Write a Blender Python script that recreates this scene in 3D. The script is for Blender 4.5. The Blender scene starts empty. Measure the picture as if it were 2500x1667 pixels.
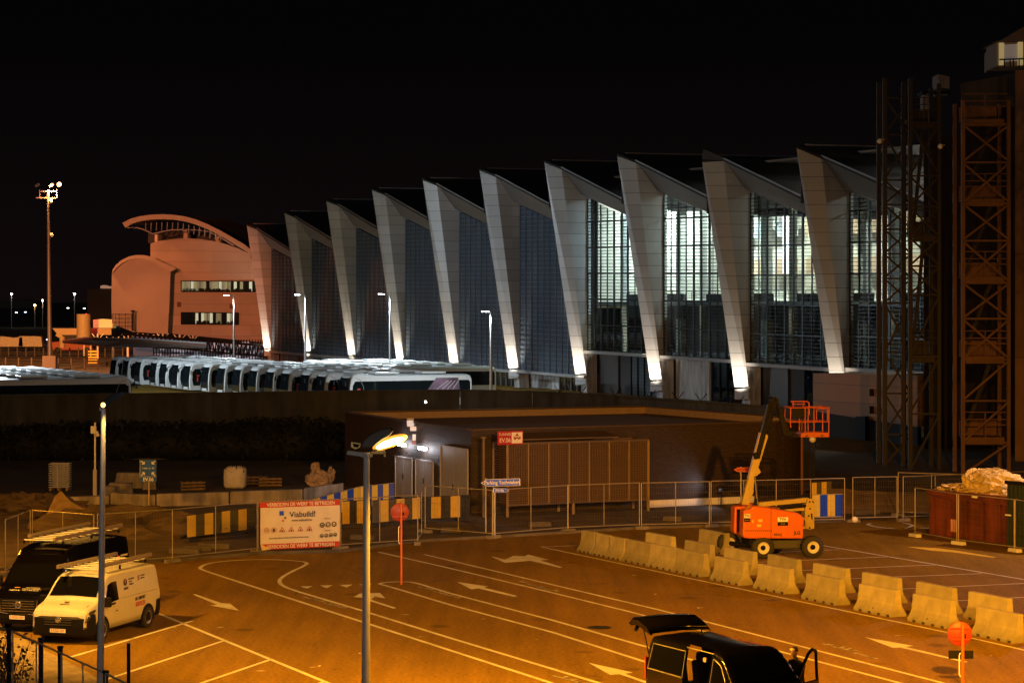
import bpy, bmesh, math, random
from mathutils import Vector, Matrix
random.seed(7)
SC = bpy.context.scene
COL = SC.collection
R = math.radians

# ------------------------------------------------------------------ camera
FPX = 5600.0      # focal length in pixels of the 2500 px wide photograph
H = 9.5           # eye height above the car park
HY = 740.0        # row of the horizon
cam_d = bpy.data.cameras.new("camera"); cam = bpy.data.objects.new("camera", cam_d); COL.objects.link(cam)
cam.location = (0, 0, H); cam.rotation_euler = (R(90), 0, 0)
cam_d.sensor_width = 36; cam_d.lens = FPX/2500*36; cam_d.shift_y = -(833.5-HY)/2500
cam_d.clip_start = 1; cam_d.clip_end = 9000
SC.camera = cam
SC.render.resolution_x = 1024; SC.render.resolution_y = 682
SC.view_settings.view_transform = 'Standard'; SC.view_settings.look = 'None'
SC.view_settings.exposure = 0; SC.view_settings.gamma = 1
try:
    SC.cycles.use_light_tree = True; SC.cycles.max_bounces = 6; SC.cycles.transparent_max_bounces = 24
    SC.cycles.sample_clamp_indirect = 4; SC.cycles.use_denoising = True; SC.cycles.caustics_reflective = False
except Exception: pass

# ------------------------------------------------------------------ night sky
W = bpy.data.worlds.new("World"); SC.world = W; W.use_nodes = True
nt = W.node_tree; bg = nt.nodes['Background']
tc = nt.nodes.new('ShaderNodeTexCoord'); sp = nt.nodes.new('ShaderNodeSeparateXYZ'); rp = nt.nodes.new('ShaderNodeValToRGB')
nt.links.new(tc.outputs['Generated'], sp.inputs[0]); nt.links.new(sp.outputs['Z'], rp.inputs[0]); nt.links.new(rp.outputs[0], bg.inputs[0])
rp.color_ramp.elements[0].position = 0.0; rp.color_ramp.elements[0].color = (.0048, .0026, .0027, 1)
rp.color_ramp.elements[1].position = 0.12; rp.color_ramp.elements[1].color = (.0011, .0010, .0013, 1)
bg.inputs[1].default_value = 1.0

def lamp(kind, name, loc, power, color, target=None, size=.2, angle=90, blend=.5, parent=None):
    d = bpy.data.lights.new(name, kind); d.energy = power; d.color = color
    if kind == 'SPOT': d.spot_size = R(angle); d.spot_blend = blend; d.shadow_soft_size = size
    elif kind == 'POINT': d.shadow_soft_size = size
    elif kind == 'SUN': d.angle = R(angle)
    o = bpy.data.objects.new(name, d); COL.objects.link(o); o.location = loc
    if target is not None:
        v = Vector(target)-Vector(loc); o.rotation_euler = v.to_track_quat('-Z', 'Y').to_euler()
    if parent:
        o.parent = parent; bpy.context.view_layer.update(); o.matrix_parent_inverse = parent.matrix_world.inverted()
    return o
SOD = (1.0, .37, .014)      # sodium street light
APR = (1.0, .25, .085)       # redder apron floodlight
LED = (.80, .92, 1.0)
WARM = (1.0, .80, .58)
# diffuse glow of the airport round the scene
lamp('SUN', 'night_glow', (0, 0, 200), .10, (.84, .92, 1.0), target=(150, 190, 125), angle=60)

# ------------------------------------------------------------------ helpers
d1 = Vector((-.438, .899, 0)); d2 = Vector((.899, .438, 0)); UP = Vector((0, 0, 1))
def G(px, py, z=0.0):
    D = (H-z)*FPX/(py-HY); return Vector(((px-1250)*D/FPX, D, z))
def P(px, py, D): return Vector(((px-1250)*D/FPX, D, H-(py-HY)*D/FPX))
def PL(px, py, p0, dr):
    k = (px-1250)/FPX; D = (p0[0]*dr[1]-p0[1]*dr[0])/(k*dr[1]-dr[0]); return P(px, py, D)

MATS = {}
def mat(name, col, rough=.7, metal=0, var=0.0, vscale=3.0, bump=0.0, bscale=40, emit=None, es=0, coat=0, spec=.5, stain=0):
    if name in MATS: return MATS[name]
    m = bpy.data.materials.new(name); m.use_nodes = True; n = m.node_tree; b = n.nodes['Principled BSDF']
    b.inputs['Base Color'].default_value = (*col, 1); b.inputs['Roughness'].default_value = rough
    b.inputs['Metallic'].default_value = metal; b.inputs['Specular IOR Level'].default_value = spec
    if coat: b.inputs['Coat Weight'].default_value = coat; b.inputs['Coat Roughness'].default_value = .05
    if emit: b.inputs['Emission Color'].default_value = (*emit, 1); b.inputs['Emission Strength'].default_value = es
    if var or bump:
        t = n.nodes.new('ShaderNodeTexCoord')
    if var:
        no = n.nodes.new('ShaderNodeTexNoise'); no.inputs['Scale'].default_value = vscale; no.inputs['Detail'].default_value = 6
        n.links.new(t.outputs['Object'], no.inputs['Vector'])
        mx = n.nodes.new('ShaderNodeMapRange'); mx.inputs[1].default_value = .3; mx.inputs[2].default_value = .7
        mx.inputs[3].default_value = 1-var; mx.inputs[4].default_value = 1+var
        n.links.new(no.outputs[0], mx.inputs[0])
        vm = n.nodes.new('ShaderNodeVectorMath'); vm.operation = 'SCALE'; vm.inputs[0].default_value = col
        n.links.new(mx.outputs[0], vm.inputs['Scale']); n.links.new(vm.outputs[0], b.inputs['Base Color'])
        if stain:   # vertical run marks
            mp = n.nodes.new('ShaderNodeMapping'); mp.inputs['Scale'].default_value = (stain, stain, .35)
            n2 = n.nodes.new('ShaderNodeTexNoise'); n2.inputs['Scale'].default_value = 1; n2.inputs['Detail'].default_value = 4
            n.links.new(t.outputs['Object'], mp.inputs[0]); n.links.new(mp.outputs[0], n2.inputs['Vector'])
            m3 = n.nodes.new('ShaderNodeMapRange'); m3.inputs[1].default_value = .35; m3.inputs[2].default_value = .65; m3.inputs[3].default_value = .55; m3.inputs[4].default_value = 1.1
            n.links.new(n2.outputs[0], m3.inputs[0])
            v3 = n.nodes.new('ShaderNodeVectorMath'); v3.operation = 'SCALE'; n.links.new(vm.outputs[0], v3.inputs[0]); n.links.new(m3.outputs[0], v3.inputs['Scale'])
            n.links.new(v3.outputs[0], b.inputs['Base Color'])
    if bump:
        nb = n.nodes.new('ShaderNodeTexNoise'); nb.inputs['Scale'].default_value = bscale; nb.inputs['Detail'].default_value = 4
        n.links.new(t.outputs['Object'], nb.inputs['Vector'])
        bp = n.nodes.new('ShaderNodeBump'); bp.inputs['Strength'].default_value = bump; bp.inputs['Distance'].default_value = .02
        n.links.new(nb.outputs[0], bp.inputs['Height']); n.links.new(bp.outputs[0], b.inputs['Normal'])
    MATS[name] = m; return m

def seam_mat(name, col, step, width=.03, dark=.35, rough=.45, metal=.0, axis='Z', step2=None, vec=None, var=.06):
    """panel cladding: level joints every `step` metres (and upright ones every step2 along vec)"""
    if name in MATS: return MATS[name]
    m = mat(name, col, rough, metal, var=var, vscale=.35); n = m.node_tree; b = n.nodes['Principled BSDF']
    src = b.inputs['Base Color'].links[0].from_socket
    t = n.nodes.new('ShaderNodeTexCoord')
    def line(sock, st, w):
        d = n.nodes.new('ShaderNodeMath'); d.operation = 'DIVIDE'; d.inputs[1].default_value = st; n.links.new(sock, d.inputs[0])
        f = n.nodes.new('ShaderNodeMath'); f.operation = 'FRACT'; n.links.new(d.outputs[0], f.inputs[0])
        g = n.nodes.new('ShaderNodeMath'); g.operation = 'LESS_THAN'; g.inputs[1].default_value = w/st; n.links.new(f.outputs[0], g.inputs[0]); return g.outputs[0]
    s = n.nodes.new('ShaderNodeSeparateXYZ'); n.links.new(t.outputs['Object'], s.inputs[0])
    o = line(s.outputs['Z'], step, width)
    if step2:
        dp = n.nodes.new('ShaderNodeVectorMath'); dp.operation = 'DOT_PRODUCT'; dp.inputs[1].default_value = vec
        n.links.new(t.outputs['Object'], dp.inputs[0]); o2 = line(dp.outputs['Value'], step2, width)
        mm = n.nodes.new('ShaderNodeMath'); mm.operation = 'MAXIMUM'; n.links.new(o, mm.inputs[0]); n.links.new(o2, mm.inputs[1]); o = mm.outputs[0]
    r = n.nodes.new('ShaderNodeMapRange'); r.inputs[3].default_value = 1; r.inputs[4].default_value = dark; n.links.new(o, r.inputs[0])
    # every panel has its own slight tone: white noise on the panel row and a coarse plan cell
    sn = n.nodes.new('ShaderNodeVectorMath'); sn.operation = 'SNAP'; sn.inputs[1].default_value = (5.5, 5.5, step); n.links.new(t.outputs['Object'], sn.inputs[0])
    wn = n.nodes.new('ShaderNodeTexWhiteNoise'); n.links.new(sn.outputs[0], wn.inputs['Vector']); wr = n.nodes.new('ShaderNodeMapRange'); wr.inputs[3].default_value = .90; wr.inputs[4].default_value = 1.08; n.links.new(wn.outputs['Value'], wr.inputs[0])
    wm = n.nodes.new('ShaderNodeMath'); wm.operation = 'MULTIPLY'; n.links.new(wr.outputs[0], wm.inputs[0]); n.links.new(r.outputs[0], wm.inputs[1]); r = wm
    v = n.nodes.new('ShaderNodeVectorMath'); v.operation = 'SCALE'; n.links.new(src, v.inputs[0]); n.links.new(r.outputs[0], v.inputs['Scale'])
    n.links.new(v.outputs[0], b.inputs['Base Color']); return m

def glass_mat(name, tint, clear=.6, rough=.03, sheen=0, sheen_col=(.2, .26, .34)):
    if name in MATS: return MATS[name]
    m = bpy.data.materials.new(name); m.use_nodes = True; n = m.node_tree; n.nodes.clear()
    out = n.nodes.new('ShaderNodeOutputMaterial'); tr = n.nodes.new('ShaderNodeBsdfTransparent'); tr.inputs[0].default_value = (*[c*clear for c in tint], 1)
    gl = n.nodes.new('ShaderNodeBsdfGlossy'); gl.inputs['Roughness'].default_value = rough; gl.inputs[0].default_value = (.9, .95, 1, 1)
    lw = n.nodes.new('ShaderNodeLayerWeight'); lw.inputs[0].default_value = .5
    pw = n.nodes.new('ShaderNodeMath'); pw.operation = 'POWER'; pw.inputs[1].default_value = 4; n.links.new(lw.outputs['Facing'], pw.inputs[0])
    ma = n.nodes.new('ShaderNodeMath'); ma.operation = 'MULTIPLY_ADD'; ma.inputs[1].default_value = .6; ma.inputs[2].default_value = .04; n.links.new(pw.outputs[0], ma.inputs[0])
    mx = n.nodes.new('ShaderNodeMixShader'); n.links.new(ma.outputs[0], mx.inputs[0]); n.links.new(tr.outputs[0], mx.inputs[1]); n.links.new(gl.outputs[0], mx.inputs[2])
    if sheen:  # diffuse blue-grey mixed in to paint faint reflections on the dark glass
        df = n.nodes.new('ShaderNodeBsdfDiffuse'); df.inputs[0].default_value = (*sheen_col, 1); m2 = n.nodes.new('ShaderNodeMixShader'); m2.inputs[0].default_value = sheen
        n.links.new(mx.outputs[0], m2.inputs[1]); n.links.new(df.outputs[0], m2.inputs[2]); mx = m2
    n.links.new(mx.outputs[0], out.inputs[0]); MATS[name] = m; return m

class MB:
    def __init__(s): s.v = []; s.f = []; s.sm = []
    def add(s, vs, fs, smooth=False):
        k = len(s.v); s.v += [tuple(v) for v in vs]; s.f += [tuple(i+k for i in f) for f in fs]; s.sm += [smooth]*len(fs); return s
    def box(s, c, size, rot=None):
        c = Vector(c); hx, hy, hz = [a/2 for a in size]
        vs = [Vector((x*hx, y*hy, z*hz)) for z in (-1, 1) for y in (-1, 1) for x in (-1, 1)]
        if rot is not None:
            M = rot if isinstance(rot, Matrix) else Matrix.Rotation(rot, 3, 'Z')
            vs = [M @ v for v in vs]
        return s.add([v+c for v in vs], [(0, 2, 3, 1), (4, 5, 7, 6), (0, 1, 5, 4), (2, 6, 7, 3), (0, 4, 6, 2), (1, 3, 7, 5)])
    def obox(s, o, a, b, c):   # parallelepiped from corner o with edge vectors
        o, a, b, c = map(Vector, (o, a, b, c))
        return s.add([o, o+a, o+b, o+a+b, o+c, o+a+c, o+b+c, o+a+b+c], [(0, 2, 3, 1), (4, 5, 7, 6), (0, 1, 5, 4), (2, 6, 7, 3), (0, 4, 6, 2), (1, 3, 7, 5)])
    def bar(s, p, q, w, h=None, up=UP):
        p, q = Vector(p), Vector(q); h = h or w; t = (q-p)
        if t.length < 1e-6: return s
        t.normalize(); u = Vector(up)
        if abs(t.dot(u)) > .98: u = Vector((1, 0, 0))
        a = t.cross(u).normalized()*w/2; b = a.cross(t).normalized()*h/2
        vs = [p-a-b, p+a-b, p+a+b, p-a+b, q-a-b, q+a-b, q+a+b, q-a+b]
        return s.add(vs, [(0, 1, 2, 3), (7, 6, 5, 4), (0, 4, 5, 1), (1, 5, 6, 2), (2, 6, 7, 3), (3, 7, 4, 0)])
    def tube(s, p, q, r, r2=None, n=10, smooth=True):
        p, q = Vector(p), Vector(q); r2 = r if r2 is None else r2; t = (q-p).normalized()
        u = Vector((0, 0, 1)) if abs(t.z) < .9 else Vector((1, 0, 0)); a = t.cross(u).normalized(); b = t.cross(a)
        vs = []; 
        for (c, rr) in ((p, r), (q, r2)):
            for i in range(n):
                an = 2*math.pi*i/n; vs.append(c+a*math.cos(an)*rr+b*math.sin(an)*rr)
        s.add(vs, [(i, (i+1) % n, n+(i+1) % n, n+i) for i in range(n)], smooth)
        s.add(vs[:n], [tuple(range(n))[::-1]]); s.add(vs[n:], [tuple(range(n))]); return s
    def path(s, pts, r, n=8):
        for a, b in zip(pts[:-1], pts[1:]): s.tube(a, b, r, n=n)
        return s
    def lathe(s, prof, n=20, axis='Y', c=(0, 0, 0)):   # prof: (radius, along axis)
        c = Vector(c); vs = []
        for (r, h) in prof:
            for i in range(n):
                a = 2*math.pi*i/n; x, y = r*math.cos(a), r*math.sin(a)
                vs.append(c+(Vector((x, h, y)) if axis == 'Y' else Vector((x, y, h)) if axis == 'Z' else Vector((h, x, y))))
        fs = [(j*n+i, j*n+(i+1) % n, (j+1)*n+(i+1) % n, (j+1)*n+i) for j in range(len(prof)-1) for i in range(n)]
        return s.add(vs, fs, True)
    def prism(s, pts, ext):    # polygon of 3D points pushed by ext
        pts = [Vector(p) for p in pts]; e = Vector(ext); n = len(pts)
        s.add(pts+[p+e for p in pts], [tuple(range(n)), tuple(range(2*n-1, n-1, -1))]+[((i+1) % n, i, n+i, n+(i+1) % n) for i in range(n)]); return s
    def poly(s, pts): s.add(pts, [tuple(range(len(pts)))]); return s
    def strip(s, A, B, smooth=True):
        n = len(A); s.add(list(A)+list(B), [(i, i+1, n+i+1, n+i) for i in range(n-1)], smooth); return s
    def ball(s, c, r, n=8, jit=0, flat=1):
        c = Vector(c); rr = r if hasattr(r, '__len__') else (r, r, r); vs = []; rings = n//2+1
        for j in range(rings+1):
            th = math.pi*j/rings
            for i in range(n):
                ph = 2*math.pi*i/n; k = 1+random.uniform(-jit, jit)
                vs.append(c+Vector((math.sin(th)*math.cos(ph)*rr[0]*k, math.sin(th)*math.sin(ph)*rr[1]*k, math.cos(th)*rr[2]*k)))
        return s.add(vs, [(j*n+i, (j+1)*n+i, (j+1)*n+(i+1) % n, j*n+(i+1) % n) for j in range(rings) for i in range(n)], flat == 1)
    def build(s, name, m, parent=None, world=False, bevel=0, fix=True):
        me = bpy.data.meshes.new(name); me.from_pydata(s.v, [], s.f); me.materials.append(m)
        me.polygons.foreach_set('use_smooth', s.sm)
        if fix:
            bm = bmesh.new(); bm.from_mesh(me); bmesh.ops.recalc_face_normals(bm, faces=bm.faces); bm.to_mesh(me); bm.free()
        me.update(); o = bpy.data.objects.new(name, me); COL.objects.link(o)
        if parent:
            o.parent = parent
            if world:
                bpy.context.view_layer.update(); o.matrix_parent_inverse = parent.matrix_world.inverted()
        if bevel:
            b = o.modifiers.new('bevel', 'BEVEL'); b.width = bevel; b.segments = 2; b.limit_method = 'ANGLE'
        return o
def tag(o, label, cat, group=None):
    o['label'] = label; o['category'] = cat
    if group: o['group'] = group
    return o
def thing(name, label, cat, loc=(0, 0, 0), rz=0, group=None):
    o = bpy.data.objects.new(name, None); o.empty_display_size = .3; COL.objects.link(o)
    o.location = loc; o.rotation_euler = (0, 0, rz); return tag(o, label, cat, group)
def struct(o): o['kind'] = 'structure'; return o
def copy_tree(o, parent=None, label=None):
    c = o.copy(); COL.objects.link(c); c.parent = parent
    if label: c['label'] = label
    for ch in list(o.children): copy_tree(ch, c)
    return c
from mathutils import noise as _nz
def crag(mb, c, r, seed, amp=.25, freq=2.2, sub=4, smooth=False, ridge=True, flat_base=None):
    """crumpled lump: icosphere pushed in and out by folded noise"""
    bm = bmesh.new(); bmesh.ops.create_icosphere(bm, subdivisions=sub, radius=1); off = Vector((seed*7.3, seed*3.1, seed*1.7)); vs = []
    for v in bm.verts:
        p = v.co.copy(); d = 0; f = freq; a = amp
        for _ in range(3):
            q = _nz.noise(p*f+off); d += a*((1-2*abs(q)*2) if ridge else q*2)*.5; f *= 2.1; a *= .5
        p = p*(1+d); w = Vector((p.x*r[0], p.y*r[1], p.z*r[2]))+Vector(c)
        if flat_base is not None: w.z = max(w.z, flat_base)
        vs.append(w)
    mb.add(vs, [tuple(v.index for v in f.verts) for f in bm.faces], smooth); bm.free(); return mb
def text(s, size, m, parent, loc, rot=(R(90), 0, 0), name='lettering', ext=.002, align='CENTER', sx=1, world=False, bold=0):
    cu = bpy.data.curves.new('t', 'FONT'); cu.body = s; cu.size = size; cu.extrude = ext; cu.align_x = align; cu.align_y = 'CENTER'; cu.offset = bold
    to = bpy.data.objects.new('t', cu); COL.objects.link(to)
    me = bpy.data.meshes.new_from_object(to.evaluated_get(bpy.context.evaluated_depsgraph_get()))
    bpy.data.objects.remove(to); me.materials.clear(); me.materials.append(m)
    o = bpy.data.objects.new(name, me); COL.objects.link(o); o.location = loc; o.rotation_euler = rot; o.scale = (sx, 1, 1)
    o.parent = parent
    if world and parent:
        bpy.context.view_layer.update(); o.matrix_parent_inverse = parent.matrix_world.inverted()
    return o

# ------------------------------------------------------------------ common materials
M_GALV = mat('galvanised_steel', (.42, .42, .43), .42, .7, var=.12, vscale=6)
M_DARK = mat('dark_rubber', (.018, .018, .02), .6)
M_BLK = mat('black_metal', (.009, .009, .010), .6, spec=.1)
M_GREY = mat('grey_paint', (.30, .30, .31), .5, var=.06)
M_WHT = mat('white_paint', (.78, .78, .76), .45, var=.04)
M_CONC = mat('concrete', (.36, .33, .28), .9, var=.18, vscale=1.6, bump=.25, bscale=25)
M_LINE = mat('road_paint', (.62, .60, .52), .7, var=.22, vscale=1.2)
def worn(m, under, lo, hi, sc):   # paint rubbed away in flecks down to the surface below
    n = m.node_tree; b = n.nodes['Principled BSDF']; src = b.inputs['Base Color'].links[0].from_socket; t = n.nodes.new('ShaderNodeTexCoord')
    no = n.nodes.new('ShaderNodeTexNoise'); no.inputs['Scale'].default_value = sc; no.inputs['Detail'].default_value = 7; no.inputs['Roughness'].default_value = .7; n.links.new(t.outputs['Object'], no.inputs['Vector'])
    mr = n.nodes.new('ShaderNodeMapRange'); mr.inputs[1].default_value = lo; mr.inputs[2].default_value = hi; n.links.new(no.outputs[0], mr.inputs[0])
    mx = n.nodes.new('ShaderNodeMix'); mx.data_type = 'RGBA'; mx.inputs[6].default_value = (*under, 1); n.links.new(mr.outputs[0], mx.inputs[0]); n.links.new(src, mx.inputs[7]); n.links.new(mx.outputs[2], b.inputs['Base Color'])
worn(M_LINE, (.20, .11, .04), .30, .40, 2.6)
M_LAMPON = mat('sodium_glass_on', (.8, .6, .3), .3, emit=(1, .55, .14), es=26)
M_LEDON = mat('led_on', (.8, .9, 1), .3, emit=(.82, .93, 1), es=22)
# ================================================================== ground, roads, markings
def asphalt():
    m = bpy.data.materials.new('asphalt'); m.use_nodes = True; n = m.node_tree; b = n.nodes['Principled BSDF']
    b.inputs['Roughness'].default_value = .78; b.inputs['Specular IOR Level'].default_value = .12
    t = n.nodes.new('ShaderNodeTexCoord')
    def noise(sc, det, lo, hi, vec=(1, 1, 1)):
        mp = n.nodes.new('ShaderNodeMapping'); mp.inputs['Scale'].default_value = vec; n.links.new(t.outputs['Object'], mp.inputs[0])
        a = n.nodes.new('ShaderNodeTexNoise'); a.inputs['Scale'].default_value = sc; a.inputs['Detail'].default_value = det; n.links.new(mp.outputs[0], a.inputs['Vector'])
        r = n.nodes.new('ShaderNodeMapRange'); r.inputs[1].default_value = .32; r.inputs[2].default_value = .68; r.inputs[3].default_value = lo; r.inputs[4].default_value = hi
        n.links.new(a.outputs[0], r.inputs[0]); return r.outputs[0]
    a = noise(.22, 5, .90, 1.10); c = noise(9, 6, .74, 1.24); g = noise(60, 2, .62, 1.38); s = noise(.5, 3, .94, 1.04, (3, .4, 1))
    def mul(x, y):
        q = n.nodes.new('ShaderNodeMath'); q.operation = 'MULTIPLY'; n.links.new(x, q.inputs[0]); n.links.new(y, q.inputs[1]); return q.outputs[0]
    a2 = n.nodes.new('ShaderNodeMapping'); a2.inputs['Rotation'].default_value = (0, 0, -.454); a2.inputs['Scale'].default_value = (2.2, .10, 1); n.links.new(t.outputs['Object'], a2.inputs[0])
    tk = n.nodes.new('ShaderNodeTexNoise'); tk.inputs['Scale'].default_value = .9; tk.inputs['Detail'].default_value = 3; n.links.new(a2.outputs[0], tk.inputs['Vector'])
    tr = n.nodes.new('ShaderNodeMapRange'); tr.inputs[1].default_value = .38; tr.inputs[2].default_value = .6; tr.inputs[3].default_value = .89; tr.inputs[4].default_value = 1.04; n.links.new(tk.outputs[0], tr.inputs[0])
    ob = noise(.9, 2, 1, 1); oi = n.nodes.new('ShaderNodeTexNoise'); oi.inputs['Scale'].default_value = .75; oi.inputs['Detail'].default_value = 5; n.links.new(t.outputs['Object'], oi.inputs['Vector'])
    om = n.nodes.new('ShaderNodeMapRange'); om.inputs[1].default_value = .25; om.inputs[2].default_value = .33; om.inputs[3].default_value = .7; om.inputs[4].default_value = 1; n.links.new(oi.outputs[0], om.inputs[0])
    vo = n.nodes.new('ShaderNodeTexVoronoi'); vo.inputs['Scale'].default_value = .42; n.links.new(t.outputs['Object'], vo.inputs['Vector'])
    vd = n.nodes.new('ShaderNodeMath'); vd.operation = 'MULTIPLY_ADD'; vd.inputs[1].default_value = .35; n.links.new(oi.outputs[0], vd.inputs[0]); n.links.new(vo.outputs['Distance'], vd.inputs[2])
    vm = n.nodes.new('ShaderNodeMapRange'); vm.inputs[1].default_value = .24; vm.inputs[2].default_value = .34; vm.inputs[3].default_value = .62; vm.inputs[4].default_value = 1; n.links.new(vd.outputs[0], vm.inputs[0])
    k = mul(mul(mul(mul(a, c), mul(g, s)), mul(tr.outputs[0], om.outputs[0])), vm.outputs[0])
    v = n.nodes.new('ShaderNodeVectorMath'); v.operation = 'SCALE'; v.inputs[0].default_value = (.228, .130, .014); n.links.new(k, v.inputs['Scale'])
    n.links.new(v.outputs[0], b.inputs['Base Color'])
    bp = n.nodes.new('ShaderNodeBump'); bp.inputs['Strength'].default_value = .5; bp.inputs['Distance'].default_value = .012; n.links.new(g, bp.inputs['Height']); n.links.new(bp.outputs[0], b.inputs['Normal'])
    return m
M_ASPH = asphalt()
M_SOIL = mat('bare_soil', (.075, .052, .035), .95, var=.4, vscale=.7, bump=.6, bscale=6)
M_GRASS = mat('dark_field', (.03, .035, .02), .95, var=.4, vscale=.05)
M_APRON = mat('apron_concrete', (.20, .185, .17), .8, var=.15, vscale=.12)
def sheet(name, pts, z, m):
    o = MB().poly([(p[0], p[1], z) for p in pts]).build(name, m, fix=False)
    if o.data.polygons[0].normal.z < 0: o.data.flip_normals()
    return struct(o)
sheet('ground', [(-2600, -60), (2600, -60), (2600, 6500), (-2600, 6500)], -.02, M_GRASS)
lot = [(-40, -20), (60, -20), (60, 120)] + [tuple(G(px, py)[:2]) for px, py in ((2520, 1262), (2230, 1262), (2060, 1272), (1740, 1284), (1560, 1290), (1200, 1312), (1020, 1322), (830, 1346), (630, 1352), (425, 1368), (0, 1392))] + [(-40, 84)]
sheet('car_park', lot, 0, M_ASPH)
soil = [tuple(G(px, py)[:2]) for px, py in ((-300, 1392), (0, 1391), (425, 1367), (630, 1351), (830, 1345), (1020, 1321), (1200, 1311), (1560, 1289), (1740, 1283), (2060, 1271), (2230, 1261), (2700, 1261))] + [(55, 146), (-60, 146)]
sheet('bare_ground', soil, -.008, M_SOIL)
sheet('yard_road', [(-75, 153), (60, 138), (60, 340), (-10, 420), (-110, 420)], -.01, M_ASPH)
sheet('apron', [(-190, 235), (-45, 235), (-45, 560), (-190, 560)], -.006, M_APRON)
# painted lines: px polylines laid on the car park
def offset_strip(pts, w):
    out_a, out_b = [], []
    for i, p in enumerate(pts):
        a = pts[max(i-1, 0)]; b = pts[min(i+1, len(pts)-1)]
        t = (b-a).normalized(); nrm = Vector((-t.y, t.x, 0))*w/2
        out_a.append(p+nrm); out_b.append(p-nrm)
    return out_a, out_b
def paint_line(name, px, w=.13, m=M_LINE, z=.004, mb=None):
    pts = [G(x, y) for x, y in px]
    fine = [pts[0]]
    A, B = offset_strip([Vector((p.x, p.y, z)) for p in pts], w)
    own = mb is None; mb = mb or MB()
    mb.strip(A, B, False)
    if own: return struct(mb.build(name, m))
def smooth_px(p, k=3):
    for _ in range(k):
        q = [p[0]]
        for a, b in zip(p[:-1], p[1:]): q += [(a[0]*.75+b[0]*.25, a[1]*.75+b[1]*.25), (a[0]*.25+b[0]*.75, a[1]*.25+b[1]*.75)]
        p = q+[p[-1]]
    return p
z4 = lambda x, y: (400+x/3.033, 1150+y/3.033)
z8 = lambda x, y: (1950+x/2.765, 1100+y/2.765)
z5 = lambda x, y: (1350+x/3.36, 1280+y/3.36)
loop = smooth_px([z4(420, 775), z4(300, 735), z4(255, 715), z4(330, 678), z4(560, 655), z4(800, 652), z4(960, 660), z4(1075, 675), z4(1030, 705), z4(950, 740), z4(870, 785), z4(850, 820), z4(890, 855), z4(1010, 895)], 3)
paint_line('lane_marking', [(1500, 1716), (1100, 1587)] + loop + [z4(1465, 1030), (1100, 1557), (1560, 1696)], .14)
isl = smooth_px([z4(1760, 880), z4(1640, 845), z4(1585, 832), z4(1650, 820), z4(1760, 817), z4(1850, 820), z4(1980, 860)], 3)
paint_line('lane_marking', [(1660, 1646), (1585, 1618), (1350, 1543), (1100, 1476)] + isl + [(1100, 1448), (1350, 1513.6), (1588, 1581), (1700, 1613)], .14)
paint_line('lane_marking', [(924, 1347), (1100, 1387), (1350, 1446.7), (1543, 1494), (1948, 1601), (2203, 1668), (2300, 1694)], .13)
paint_line('lane_marking', [(1036, 1353), (1100, 1368), (1350, 1427), (1609, 1488), (1716, 1515), (2050, 1601.4), (2304, 1667), (2400, 1692)], .13)
paint_line('lane_marking', [(1408, 1331), (1322, 1334.5), (1350, 1340.5), (1640, 1402), (2050, 1488), (2311, 1543), (2500, 1586), (2700, 1634)], .12)
paint_line('lane_marking', [(1560, 1296), (1990, 1328), (2500, 1414), (2700, 1448)][1:], .12)
paint_line('lane_marking', [(340, 1480), (390, 1498), (600, 1584), (802, 1667), (900, 1709)], .13)
bays = MB()
for a, b in (((171, 1603.5), (470, 1515)), ((240, 1664), (551, 1561.8)), ((470, 1674), (664, 1608)), ((700, 1696), (790, 1664))): paint_line('', (a, b), .12, mb=bays)
for a, b in (((1600, 1346), (1760, 1340)), ((1690, 1356), (2050, 1341)), ((1790, 1374), (2167, 1358.6)), ((1890, 1394.5), (2290, 1378)), ((2000, 1415), (2398, 1399.5)), ((2120, 1441), (2510, 1423)), ((2260, 1470), (2640, 1450)),
             ((2480, 1503), (2600, 1497)), ((2490, 1533), (2600, 1527))): paint_line('', (a, b), .10, mb=bays)
struct(bays.build('bay_marking', M_LINE))
def arrow(pts, f, z=.004, m=M_LINE):
    mb = MB()
    for pl in pts: mb.poly([Vector((G(*f(x, y)).x, G(*f(x, y)).y, z)) for x, y in pl])
    o = mb.build('direction_arrow', m, fix=False)
    for p in o.data.polygons:
        if p.normal.z < 0: o.data.flip_normals(); break
    return struct(o)
arrow([[(215, 912), (235, 910), (425, 975), (490, 978), (557, 1032), (345, 992), (395, 988)]], z4)
arrow([[(1405, 930), (1450, 905), (1600, 900), (1640, 940), (1560, 927), (1535, 950), (1722, 1011), (1700, 1016), (1500, 953), (1470, 937)]], z4)
id_ = lambda x, y: (x*1.063, y*1.063)
arrow([[(1050, 1336), (1121, 1346), (1112, 1349), (1189, 1368), (1180, 1370), (1098, 1350.5), (1083, 1353)]], id_)
arrow([[(1127, 1277), (1160, 1284), (1180, 1276), (1205, 1277), (1213, 1273), (1260, 1285), (1240, 1286), (1292, 1302), (1284, 1303), (1218, 1287), (1160, 1292)]], id_)
arrow([[(290, 1132), (655, 1212), (590, 1222), (790, 1294), (790, 1310), (545, 1226), (470, 1232)]], z5)
arrow([[(445, 1257), (775, 1316), (722, 1322), (1145, 1424), (1120, 1427), (680, 1326), (635, 1329)]], z8)
arrow([[(735, 648), (920, 655), (1060, 672), (1335, 718), (1310, 721), (1040, 684), (900, 674)]], z8, m=mat('yellow_road_paint', (.75, .50, .04), .7, var=.15))
yl = MB()
for tri in (((1010, 852), (1102, 849), (1062, 868)), ((1155, 845), (1252, 842), (1207, 864)), ((1300, 841), (1397, 838), (1352, 860)), ((1440, 838), (1545, 831), (1500, 846))):
    yl.poly([Vector((G(*z4(*p)).x, G(*z4(*p)).y, .004)) for p in tri[::-1]])
struct(yl.build('yield_marking', M_LINE, fix=False))
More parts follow.
